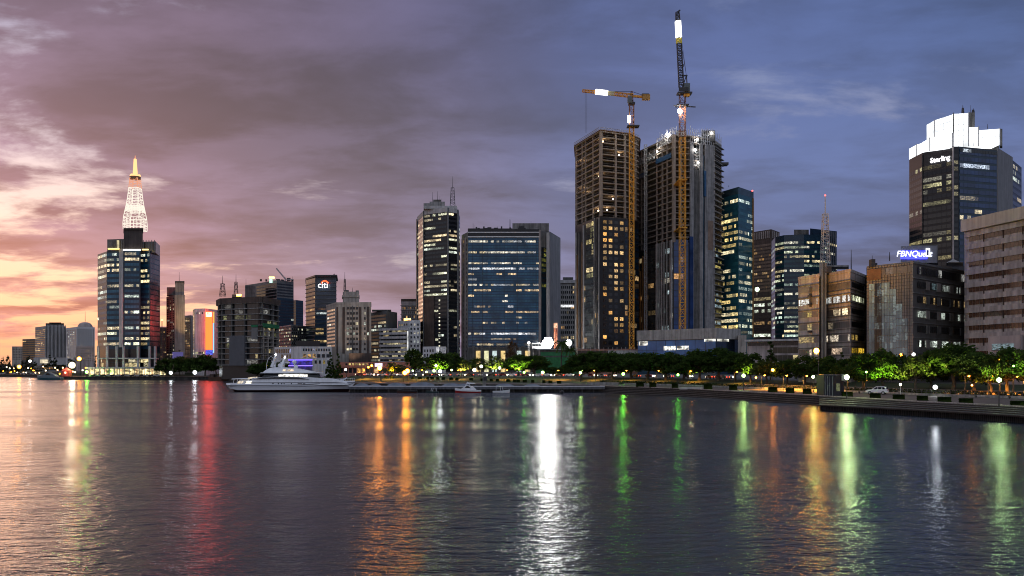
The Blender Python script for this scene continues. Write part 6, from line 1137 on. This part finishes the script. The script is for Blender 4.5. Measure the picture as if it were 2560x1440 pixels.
for px, y in ((692, 914), (676, 916), (729, 905), (733, 917)): k = MB(); k.ball((OX + yx(px), YD, yz(y)), .75, 0, 10, 7); k.bar((OX + yx(px), YD, yz(924)), (OX + yx(px), YD, yz(y)), .35); k.build('radar_dome', wht, yo)
k = MB(); x0 = OX + yx(672); [k.bar((x0 + 1.6 * math.cos(a), YD - 1.2, yz(920) + 4 * math.sin(a)), (x0 + 1.6 * math.cos(a + .4), YD - 1.2, yz(920) + 4 * math.sin(a + .4)), .16) for a in [i * .4 for i in range(8)]]; k.build('arch', wht, yo)
k = MB(); pr = None
for i in range(15): x = 34 + i * .72; hb = ytab(HB, x) - .2; z = ytab(SH, x) + .55; p = (OX + x, YD - hb, z + .85); k.bar((OX + x, YD - hb, z), p, .07); pr and k.bar(pr, p, .08); pr = p
k.build('bow_rail', wht, yo)
k = MB(); [k.box((OX + yx(px), YD - .5, yz(952)), (1.2, 1.5, .9)) for px in (838, 850)]; k.bar((OX + yx(845), YD, yz(956)), (OX + yx(862), YD, yz(944)), .25); k.build('foredeck_winch', wht2, yo)
# ================================================================== small boats
def boat(px, yw, wpx, d, label, hullc, hullm, cabin, flip=False, stripe=None):
    Lb = wpx / F * d; sg = -1 if flip else 1; x0 = WX(px, d); o = thing('motorboat', label, 'boat', (x0, d, 0), 'small boats moored by the jetty'); k = MB(); bm = Lb * .30; st = MB()
    xs = [-.5, -.3, 0, .25, .4, .5]; hb = [.85, 1, 1, .8, .45, .03]; zs = [.11, .11, .12, .145, .17, .195]
    R_ = [[(sg * x * Lb, 0, -.25), (sg * x * Lb * .97, s_ * h * bm * .42, 0.0), (sg * x * Lb, s_ * h * bm * .5, z * Lb * .5), (sg * x * Lb, s_ * h * bm * .52, z * Lb)] for s_ in (-1, 1) for x, h, z in zip(xs, hb, zs)]
    def W3(p): return (x0 + p[0], d + p[1], p[2])
    for h in (0, 6):
        for i in range(5):
            for q in range(3): (st if q == 1 and stripe else k).poly([W3(R_[h + i][q]), W3(R_[h + i + 1][q]), W3(R_[h + i + 1][q + 1]), W3(R_[h + i][q + 1])])
    for i in range(5): k.poly([W3(R_[i][3]), W3(R_[i + 1][3]), W3(R_[i + 7][3]), W3(R_[i + 6][3])])
    k.poly([W3(R_[0][q]) for q in range(4)] + [W3(R_[6][q]) for q in (3, 2, 1)]); k.build('hull', hullm, o)
    if stripe: st.build('side_stripe', stripe, o)
    zd = .12 * Lb; k = MB(); g = MB()
    if cabin == 'cruiser':
        P = [(-.32, zd), (-.22, zd + .1 * Lb), (.02, zd + .17 * Lb), (.08, zd + .17 * Lb), (.26, zd + .03 * Lb), (.36, zd)]
        for s_ in (-1, 1): k.poly([(x0 + sg * a * Lb, d + s_ * bm * .38, z) for a, z in P]); g.poly([(x0 + sg * a * Lb, d + s_ * bm * .39, zd + z * Lb) for a, z in ((-.12, .06), (-.02, .14), (.06, .14), (.12, .07))])
        for (a, z), (b_, y_) in zip(P, P[1:]): k.poly([(x0 + sg * a * Lb, d - bm * .38, z), (x0 + sg * b_ * Lb, d - bm * .38, y_), (x0 + sg * b_ * Lb, d + bm * .38, y_), (x0 + sg * a * Lb, d + bm * .38, z)])
        k.build('cabin', hullm, o); g.build('window', tint, o); k = MB(); k.bar((x0 - sg * .1 * Lb, d, zd + .12 * Lb), (x0 + sg * .02 * Lb, d, zd + .3 * Lb), .16); k.bar((x0 + sg * .1 * Lb, d, zd + .14 * Lb), (x0 + sg * .02 * Lb, d, zd + .3 * Lb), .16); k.bar((x0 - sg * .25 * Lb, d, zd + .24 * Lb), (x0 + sg * .05 * Lb, d, zd + .25 * Lb), .4); k.build('radar_arch', hullm, o)
    elif cabin == 'canopy':
        for a in (-.3, -.02, .12):
            for s_ in (-1, 1): k.bar((x0 + sg * a * Lb, d + s_ * bm * .36, zd), (x0 + sg * (a * .8 - .05) * Lb, d + s_ * bm * .34, zd + .24 * Lb), .1)
        k.build('canopy_frame', wht, o); k = MB(); k.box((x0 - sg * .1 * Lb, d, zd + .25 * Lb), (.42 * Lb, bm * .75, .12)); k.build('canopy', wht if hullc == 'white' else M_['concrete_pale'], o); g.poly([(x0 + sg * .13 * Lb, d - bm * .34, zd), (x0 + sg * .13 * Lb, d + bm * .34, zd), (x0 + sg * .05 * Lb, d + bm * .32, zd + .2 * Lb), (x0 + sg * .05 * Lb, d - bm * .32, zd + .2 * Lb)]); g.build('windscreen', glass('screen_blue_tint', (.08, .16, .25), .1), o)
    else:
        k.box((x0, d, zd + .05 * Lb), (.3 * Lb, bm * .5, .1 * Lb)); k.build('console', hullm, o); k = MB(); k.box((x0 - sg * .42 * Lb, d, zd + .03 * Lb), (.08 * Lb, .6, .14 * Lb)); k.build('outboard_motor', dk, o); k = MB(); k.bar((x0 + sg * .1 * Lb, d, zd), (x0 + sg * .1 * Lb, d, zd + .25 * Lb), .12); k.build('aerial', dk, o)
    return o
bd = mat('boat_dark', (.02, .018, .02), .3, .2); br = mat('boat_red', (.30, .02, .02), .3, .1); bgn = mat('boat_green', (.03, .05, .05), .35, .2)
boat(1018, 985, 50, 297, 'low dark open boat left of the small boats', 'dark', bd, 'open', True, mat('boat_brown', (.06, .02, .015), .35)); boat(1081, 984, 32, 298, 'dark green boat with a pale canopy', 'green', bgn, 'canopy', True); boat(1170, 985, 66, 297, 'white cabin cruiser with a red side stripe', 'white', wht, 'cruiser', True, br); boat(1253, 984, 43, 298, 'small white boat with a blue windscreen and canopy', 'white', wht, 'canopy'); boat(1224, 982, 30, 311.8, 'tiny white launch between the cruiser and the canopy boat', 'white', wht, 'open', True)
boat(124, 952, 62, 585, 'grey harbour launch moored at the far left quay', 'grey', mat('boat_grey', (.16, .20, .22), .4, .2), 'cruiser', True, mat('boat_teal', (.03, .10, .12), .4))
bz = thing('buoy', 'small dark mooring buoy in front of the jetty', 'buoy', (WX(1405, 292), 292, 0)); k = MB(); k.ball((WX(1405, 292), 292, .35), .7, 0, 10, 6); k.bar((WX(1405, 292), 292, .8), (WX(1405, 292), 292, 1.9), .25); k.build('float', bd, bz); k = MB(); k.box((WX(1405, 292), 292, 2.0), (.7, .7, .5)); k.build('top_mark', M_['concrete_dark'], bz)
# covered boats and trolleys stored behind the jetty
tarp = mat('tarp_grey', (.16, .18, .22), .5, .2, .5, .2)
for i, (px, wd, y, lab) in enumerate(((905, 34, 958, 'covered boat nearest the yacht bow behind the jetty'), (938, 30, 960, 'covered boat below the big orange lamp'), (992, 46, 957, 'covered boat left below the glaring lamp pair'), (1056, 60, 955, 'longest covered boat behind the jetty'), (1128, 44, 958, 'covered boat behind the red striped cruiser'), (1158, 34, 959, 'covered boat right behind the red striped cruiser'), (1262, 44, 959, 'covered boat behind the small canopy boat'), (1330, 38, 960, 'covered boat furthest right behind the jetty'))):
    d = 318.0 + (i % 3) * 2; x = WX(px, d); Lb = wd / F * d; o = thing('covered_boat', lab, 'boat', (x, d, 0), 'covered boats behind the jetty'); k = MB(); n_ = 7; zt = ZY(y, d)
    for s in range(n_ - 1):
        a, c = -.5 + s / (n_ - 1), -.5 + (s + 1) / (n_ - 1); ha, hc = 1 - abs(2 * a) ** 2.2 * .5, 1 - abs(2 * c) ** 2.2 * .5
        for sg in (-1, 1): k.poly([(x + a * Lb, d + sg * 1.3 * ha, 1.5), (x + c * Lb, d + sg * 1.3 * hc, 1.5), (x + c * Lb, d, 1.5 + (zt - 1.5) * hc), (x + a * Lb, d, 1.5 + (zt - 1.5) * ha)])
    k.build('tarpaulin', tarp, o); k = MB(); k.box((x, d, .9), (Lb * .95, 2.3, 1.2)); k.build('hull', bd, o)
gp = thing('grey_post', 'square dark grey dolphin post standing at the jetty', 'post', (WX(1210, 314), 314, 0)); k = MB(); k.prism([(WX(1206.5, 314), 314), (WX(1214, 314), 314), (WX(1214, 314), 315.2), (WX(1206.5, 314), 315.2)], 0, ZY(930, 314)); k.build('shaft', M_['concrete'], gp); k = MB(); k.box((WX(1213, 314), 313.7, ZY(947, 314)), (1.2, .4, 1.3)); k.build('box', dk, gp)
# barge left of the yacht
bg_ = thing('barge', 'low dark work barge with scattered lamps left of the yacht', 'barge', (WX(545, 545), 545, 0)); k = MB(); k.prism([(WX(521, 540), 540), (WX(590, 540), 540), (WX(590, 540), 548), (WX(521, 540), 548)], -.5, 2.2); k.build('hull', mat('barge_rust', (.10, .05, .03), .8, .4, .4), bg_); k = MB(); k.prism([(WX(524, 542), 542), (WX(534, 542), 542), (WX(534, 542), 546), (WX(524, 542), 546)], 2.2, 4.0); k.prism([(WX(556, 542), 542), (WX(583, 542), 542), (WX(583, 542), 546), (WX(556, 542), 546)], 2.2, 4.6); k.build('deckhouse', M_['brown_dark'], bg_)
for px, y in ((573, 946), (579, 943), (569, 949), (584, 949)): k = MB(); k.ball((WX(px, 541), 541, ZY(y, 541)), .3, 0, 6, 4); k.build('deck_lamp', emit('lamp_barge', (1, .5, .1), 12, False), bg_)
# ================================================================== cars
def make_car(label, paint, parent_scale=1.0):
    o = thing('parked_car', label, 'car', (0, 0, 0)); prof = [(-2.1, .45), (-2.12, .95), (-2.0, 1.08), (-1.75, 1.62), (-1.2, 1.72), (.1, 1.70), (.85, 1.12), (1.75, 1.0), (2.1, .75), (2.12, .45)]
    def ext(pts, hw, top, k):
        n = len(pts); vs = []
        for s in (-1, 1): vs += [(x, s * (hw - (top * (z - 1.05) if z > 1.05 else 0)), z) for x, z in pts]
        k.mesh(vs, [tuple(range(n)), tuple(range(n, 2 * n))[::-1]] + [(i, (i + 1) % n, n + (i + 1) % n, n + i) for i in range(n)])
    k = MB(); ext(prof, .86, .22, k); k.build('body', paint, o, org=(0, 0, 0))
    for pts in ([(-1.72, 1.12), (-1.58, 1.56), (-1.12, 1.62), (-1.12, 1.12)], [(-1.02, 1.12), (-1.02, 1.62), (-.32, 1.62), (-.32, 1.12)], [(-.24, 1.12), (-.24, 1.62), (.06, 1.60), (.66, 1.12)]):
        k = MB(); ext(pts, .872, .22, k); k.build('window', tint, o, org=(0, 0, 0))
    k = MB(); k.box((-1.9, 0, 1.33), (.16, 1.3, .36)); k.build('rear_window', tint, o, org=(0, 0, 0)); k = MB(); k.poly([(.78, -.68, 1.14), (.78, .68, 1.14), (.16, .62, 1.64), (.16, -.62, 1.64)]); ob = k.build('windscreen', tint, o, org=(0, 0, 0)); ob.location.x = .045; ob.location.z = .02
    for x in (-1.3, 1.3):
        for s in (-1, 1):
            k = MB(); k.bar((x, s * .70, .36), (x, s * .90, .36), .72, 0, None, 14); w_ = k.build('wheel', mat('tyre', (.015, .015, .015), .8), o, org=(0, 0, 0)); k = MB(); k.bar((x, s * .88, .36), (x, s * .915, .36), .42, 0, None, 10); k.build('rim', M_['galvanised'], w_, org=(0, 0, 0))
    for s in (-1, 1):
        k = MB(); k.box((-2.09, s * .68, .95), (.12, .26, .26)); k.build('taillight', mat('taillight_red', (.4, .015, .01), .3), o, org=(0, 0, 0)); k = MB(); k.box((2.03, s * .62, .80), (.16, .34, .17)); k.build('headlight', mat('headlight_glass', (.6, .6, .62), .1), o, org=(0, 0, 0))
    k = MB(); k.box((-2.125, 0, .75), (.03, .5, .12)); k.build('number_plate', M_['white_paint'], o, org=(0, 0, 0)); return o
car = make_car('white estate car parked on the promenade right of the blue kiosk', mat('car_white', (.78, .77, .80), .25, .03, .2, spec=.6))
d = hit(2197, 986.5); car.location = (WX(2197, d), d + 1, gz(2197, d)); car.rotation_euler = (0, 0, R(180 - 33)); car.scale = (1.18, 1.18, 1.15)
def road_car(px, tt, label, paint, dirn, lamp_on, group):
    o = thing('road_car', label, 'car', (0, 0, 0), group); k = MB()
    P = [(-2.1, .4), (-2.1, .95), (-1.6, 1.05), (-1.1, 1.45), (.4, 1.45), (1.0, 1.0), (2.0, .85), (2.1, .4)]; n = 8; k.mesh([(x, -.85, z) for x, z in P] + [(x, .85, z) for x, z in P], [tuple(range(n)), tuple(range(n, 2 * n))[::-1]] + [(i, (i + 1) % n, n + (i + 1) % n, n + i) for i in range(n)]); k.build('body', paint, o, org=(0, 0, 0))
    k = MB(); k.poly([(-1.4, -.87, 1.0), (.75, -.87, 1.0), (.35, -.87, 1.38), (-1.05, -.87, 1.38)]); k.poly([(-1.4, .87, 1.0), (.75, .87, 1.0), (.35, .87, 1.38), (-1.05, .87, 1.38)]); k.build('window', tint, o, org=(0, 0, 0))
    for x in (-1.3, 1.3):
        for s in (-.8, .8): k = MB(); k.bar((x, s - .1, .34), (x, s + .1, .34), .68, 0, None, 8); k.build('wheel', MATS['tyre'], o, org=(0, 0, 0))
    for s in (-.6, .6): k = MB(); k.ball((2.1, s, .68), .22, 0, 6, 4); k.build('headlight', emit('car_head', (1, .86, .6), 30, True) if lamp_on else MATS['headlight_glass'], o, org=(0, 0, 0)); k = MB(); k.ball((-2.1, s, .78), .16, 0, 6, 4); k.build('taillight', emit('car_tail', (1, .06, .02), 9, False) if lamp_on else MATS['taillight_red'], o, org=(0, 0, 0))
    return o
paints = [mat('car_silver', (.35, .36, .38), .3, .05), mat('car_black', (.02, .02, .022), .25, .05), mat('car_maroon', (.16, .02, .02), .3, .05), MATS['car_white']]
protoA = None; rr = random.Random(3); n_ = 0
A_ = [872 + i * 27.5 + rr.uniform(-7, 7) for i in range(25)]; ON = ['first', 'second', 'third', 'fourth', 'fifth', 'sixth', 'seventh', 'eighth', 'ninth', 'tenth', 'eleventh', 'twelfth', 'thirteenth', 'fourteenth', 'fifteenth', 'sixteenth', 'seventeenth', 'eighteenth', 'nineteenth', 'twentieth', 'twenty-first', 'twenty-second', 'twenty-third', 'twenty-fourth', 'twenty-fifth']
protos = [road_car(0, 0, 'car', p, 1, True, 'cars with lights on along the waterfront road') for p in paints]; used = set()
A_ += [1590, 1625, 1672, 1720, 1775, 1800, 1812, 1826]
ON += ['twenty-sixth', 'twenty-seventh', 'twenty-eighth', 'twenty-ninth', 'thirtieth', 'thirty-first', 'thirty-second', 'thirty-third']
for i, px in enumerate(A_):
    tt = 90 if i % 2 else 97; dd = edge(px) + tt; d2 = edge(px + 6) + tt; ang = math.atan2(d2 - dd, WX(px + 6, d2) - WX(px, dd)) + (math.pi if i % 2 else 0); c_ = rr.randrange(4); loc = (WX(px, dd), dd, lerp(RISE, tt)); lab = ON[i] + ' car from the left in the lit traffic on the waterfront road'
    if c_ not in used: used.add(c_); o = protos[c_]; o.location = loc; o.rotation_euler = (0, 0, ang); o['label'] = lab
    else: dup(protos[c_], loc, ang, lab)
parkp = [road_car(0, 0, 'car', p, 1, False, 'parked cars on the far left quay') for p in paints[:2]]
LQ = [236 + i * 12 for i in range(14)] ; LQ = [8, 20, 33, 47, 60, 72, 84] + LQ
for i, px in enumerate(LQ):
    dd = edge(px) + 7; loc = (WX(px, dd), dd, 2.02); lab = ON[i] + ' dark parked car from the left along the far left quay'; ang = rr.choice([0, math.pi]) + rr.uniform(-.3, .3)
    if i < 2: o = parkp[i]; o.location = loc; o.rotation_euler = (0, 0, ang); o['label'] = lab
    else: dup(parkp[i % 2], loc, ang, lab)
# ================================================================== kiosk, walls, railings, signs
d = hit(2083, 990); ks = thing('kiosk', 'dark blue steel kiosk on the promenade beside the big globe lamp', 'kiosk', (WX(2083, d), d, 2)); kb = mat('kiosk_blue', (.006, .009, .022), .4, .3, .5, .4)
p0, p1, p2 = (WX(2060, d + 1.5), d + 1.5), (WX(2083, d), d), (WX(2110, d + 4), d + 4); k = MB(); k.prism([p0, p1, p2, (p2[0] - 1.2, p2[1] + 4), (p0[0], p0[1] + 5)], 2, ZY(939, d)); k.build('cabin', kb, ks); k = MB(); k.prism([(p0[0] - .35, p0[1] - .2), (p1[0], p1[1] - .5), (p2[0] + .3, p2[1] - .2), (p2[0] - 1, p2[1] + 4.3), (p0[0] - .3, p0[1] + 5.3)], ZY(939, d), ZY(937, d)); k.build('roof', mat('kiosk_roof', (.05, .06, .08), .5), ks)
for f in (.12, .38, .62, .9): k = MB(); x = p0[0] + (p1[0] - p0[0]) * f; y = p0[1] + (p1[1] - p0[1]) * f - .05; k.bar((x, y, 2), (x, y, ZY(941, d)), .14); k.build('door_post', mat('kiosk_grey', (.14, .15, .18), .4), ks)
k = MB(); f0, f1 = .25, .62; k.poly([(p1[0] + (p2[0] - p1[0]) * f0, p1[1] + (p2[1] - p1[1]) * f0 - .06, 3.1), (p1[0] + (p2[0] - p1[0]) * f1, p1[1] + (p2[1] - p1[1]) * f1 - .06, 3.1), (p1[0] + (p2[0] - p1[0]) * f1, p1[1] + (p2[1] - p1[1]) * f1 - .06, 4.9), (p1[0] + (p2[0] - p1[0]) * f0, p1[1] + (p2[1] - p1[1]) * f0 - .06, 4.9)]); k.build('notice_panel', glow_panel('notice_glow', (.75, .8, .45), .16, .2, 1.7, 1.6), ks)
k = MB(); f0, f1 = .84, 1.12; q0 = (p1[0] + (p2[0] - p1[0]) * f0, p1[1] + (p2[1] - p1[1]) * f0 - .5); k.box((q0[0] + .3, q0[1], ZY(944, d)), (1.5, .12, 1.5), .3); k.build('sign_panel', mat('sign_pale', (.6, .65, .45), .5), ks)
wl = thing('low_wall', 'long low stone wall with railing between promenade and grass at right', 'wall', (WX(1900, edge(1900) + 33), edge(1900) + 33, 2)); k = MB(); r_ = MB(); ps = list(range(1560, 2640, 12))
for a, c in zip(ps, ps[1:]):
    A, B = edge(a) + 35, edge(c) + 35; z = 2.6; k.prism([(WX(a, A), A), (WX(c, B), B), (WX(c, B), B + .5), (WX(a, A), A + .5)], 1.9, z + (a % 24) * 2e-4)
    if a > 1850:
        for h in (3.05, 3.5): r_.bar((WX(a, A + .25), A + .25, h), (WX(c, B + .25), B + .25, h), .09)
        r_.bar((WX(a, A + .25), A + .25, 2.6), (WX(a, A + .25), A + .25, 3.55), .12)
k.build('wall', M_['concrete'], wl); r_.build('railing', dk, wl)
for i, (px0, px1, y, lab) in enumerate(((1468, 1548, 959, 'long plain concrete block wall at the jetty root'), (1700, 1760, 970, 'long pale concrete bench right of the seventh dense dark tree'))):
    d = hit((px0 + px1) / 2, y + 3); o = thing('concrete_bench', lab, 'bench', (WX(px0, d), d, gz(px0, d))); k = MB(); k.prism([(WX(px0, d), d), (WX(px1, d), d), (WX(px1, d), d + 1), (WX(px0, d), d + 1)], gz(px0, d) - .1, ZY(y - 3 if i == 0 else y - 2, d)); k.build('seat', M_['concrete'] if i == 0 else M_['concrete_pale'], o)
# back hedge belt and far woods
k = MB(); rg = random.Random(12)
for _ in range(5200):
    px = rg.uniform(1500, 2640); tt = rg.uniform(37, 39.5); d = edge(px) + tt; quad_leaf(k, (WX(px, d), d, rg.uniform(2.1, 3.25)), .32, rg)
tag(k.build('hedge_belt', leaf_mat('leaves_belt', (.015, .024, .008), (.04, .055, .018))), 'dark undergrowth behind the promenade wall', 'undergrowth', kind='stuff')
k = MB()
for _ in range(5000):
    px = rg.uniform(-160, 240); d = rg.uniform(790, 870); zt = 10 + 5 * math.sin(px * .11) + 3 * math.sin(px * .37); quad_leaf(k, (WX(px, d), d, 2 + rg.random() ** 1.4 * max(4, zt)), 1.2, rg)
tag(k.build('far_woods', MATS.get('x') or leaf_mat('leaves_far', (.014, .018, .010), (.035, .04, .02))), 'dark far wood along the left shore', 'woods', kind='stuff')
tn = thing('market_tent', 'small red lit tent beside the warm white quay floodlight', 'tent', (WX(160, 590), 590, 2)); k = MB(); x, y = WX(159, 590), 594.0; k.prism([(x - 2.4, y - 2), (x + 2.4, y - 2), (x + 2.4, y + 2), (x - 2.4, y + 2)], 2, 6.0); k.build('wall', mat('tent_red', (.55, .10, .07), .7), tn); k = MB(); zt = 6.0; P = [(x - 2.7, y - 2.3, zt), (x + 2.7, y - 2.3, zt), (x + 2.7, y + 2.3, zt), (x - 2.7, y + 2.3, zt)]; [k.poly([P[q], P[(q + 1) % 4], (x, y, 8)]) for q in range(4)]; k.poly(P[::-1]); k.build('roof', MATS['tent_red'], tn); k = MB(); k.ball((x + .4, y - 2.6, 4.6), .55, 0, 8, 5); k.build('lamp', emit('lamp_tent', (1, .35, .2), 14), tn)
for i in range(26):
    px = rg.choice([rg.uniform(5, 150), rg.uniform(5, 240)]); d = edge(px) + rg.uniform(14, 32); c = rg.choice([SOD, WARMW, (1, .6, .25)]); x = WX(px, d); z = ZY(rg.uniform(917, 938), d)
    if z < 3.4: z = 3.4
    o = thing('yard_lamp', 'small yard lamp, ' + ON[i] + ' of the scattered lights on the left shore', 'lamp', (x, d, 2), 'scattered yard lamps on the left shore'); k = MB(); k.bar((x, d, 1.9), (x, d, z), .2); k.build('pole', pole, o); k = MB(); k.ball((x, d, z + .2), .5, 0, 6, 4); k.build('lamp_head', emit('lamp_yard_%d' % int(c[1] * 100), c, 9, False), o)
# ================================================================== camera and render settings
cam = bpy.data.cameras.new('Camera'); co = bpy.data.objects.new('Camera', cam); COL.objects.link(co); co.location = (0, 0, H); co.rotation_euler = (R(90), 0, 0)
cam.sensor_width = 36; cam.lens = F / 2560 * 36; cam.shift_y = (Y0 - 720) / 2560; cam.clip_start = 1; cam.clip_end = 20000; sc.camera = co
vs = sc.view_settings; vs.view_transform = 'Standard'; vs.look = 'None'; vs.exposure = 0.0; vs.gamma = 1.0
cy = sc.cycles; cy.pixel_filter_type = 'BLACKMAN_HARRIS'; cy.filter_width = 1.05; cy.max_bounces = 5; cy.diffuse_bounces = 2; cy.glossy_bounces = 3; cy.transmission_bounces = 2; cy.transparent_max_bounces = 4; cy.sample_clamp_indirect = 4.0; cy.sample_clamp_direct = 0.0; cy.use_denoising = True; cy.use_light_tree = True; cy.caustics_reflective = False; cy.caustics_refractive = False
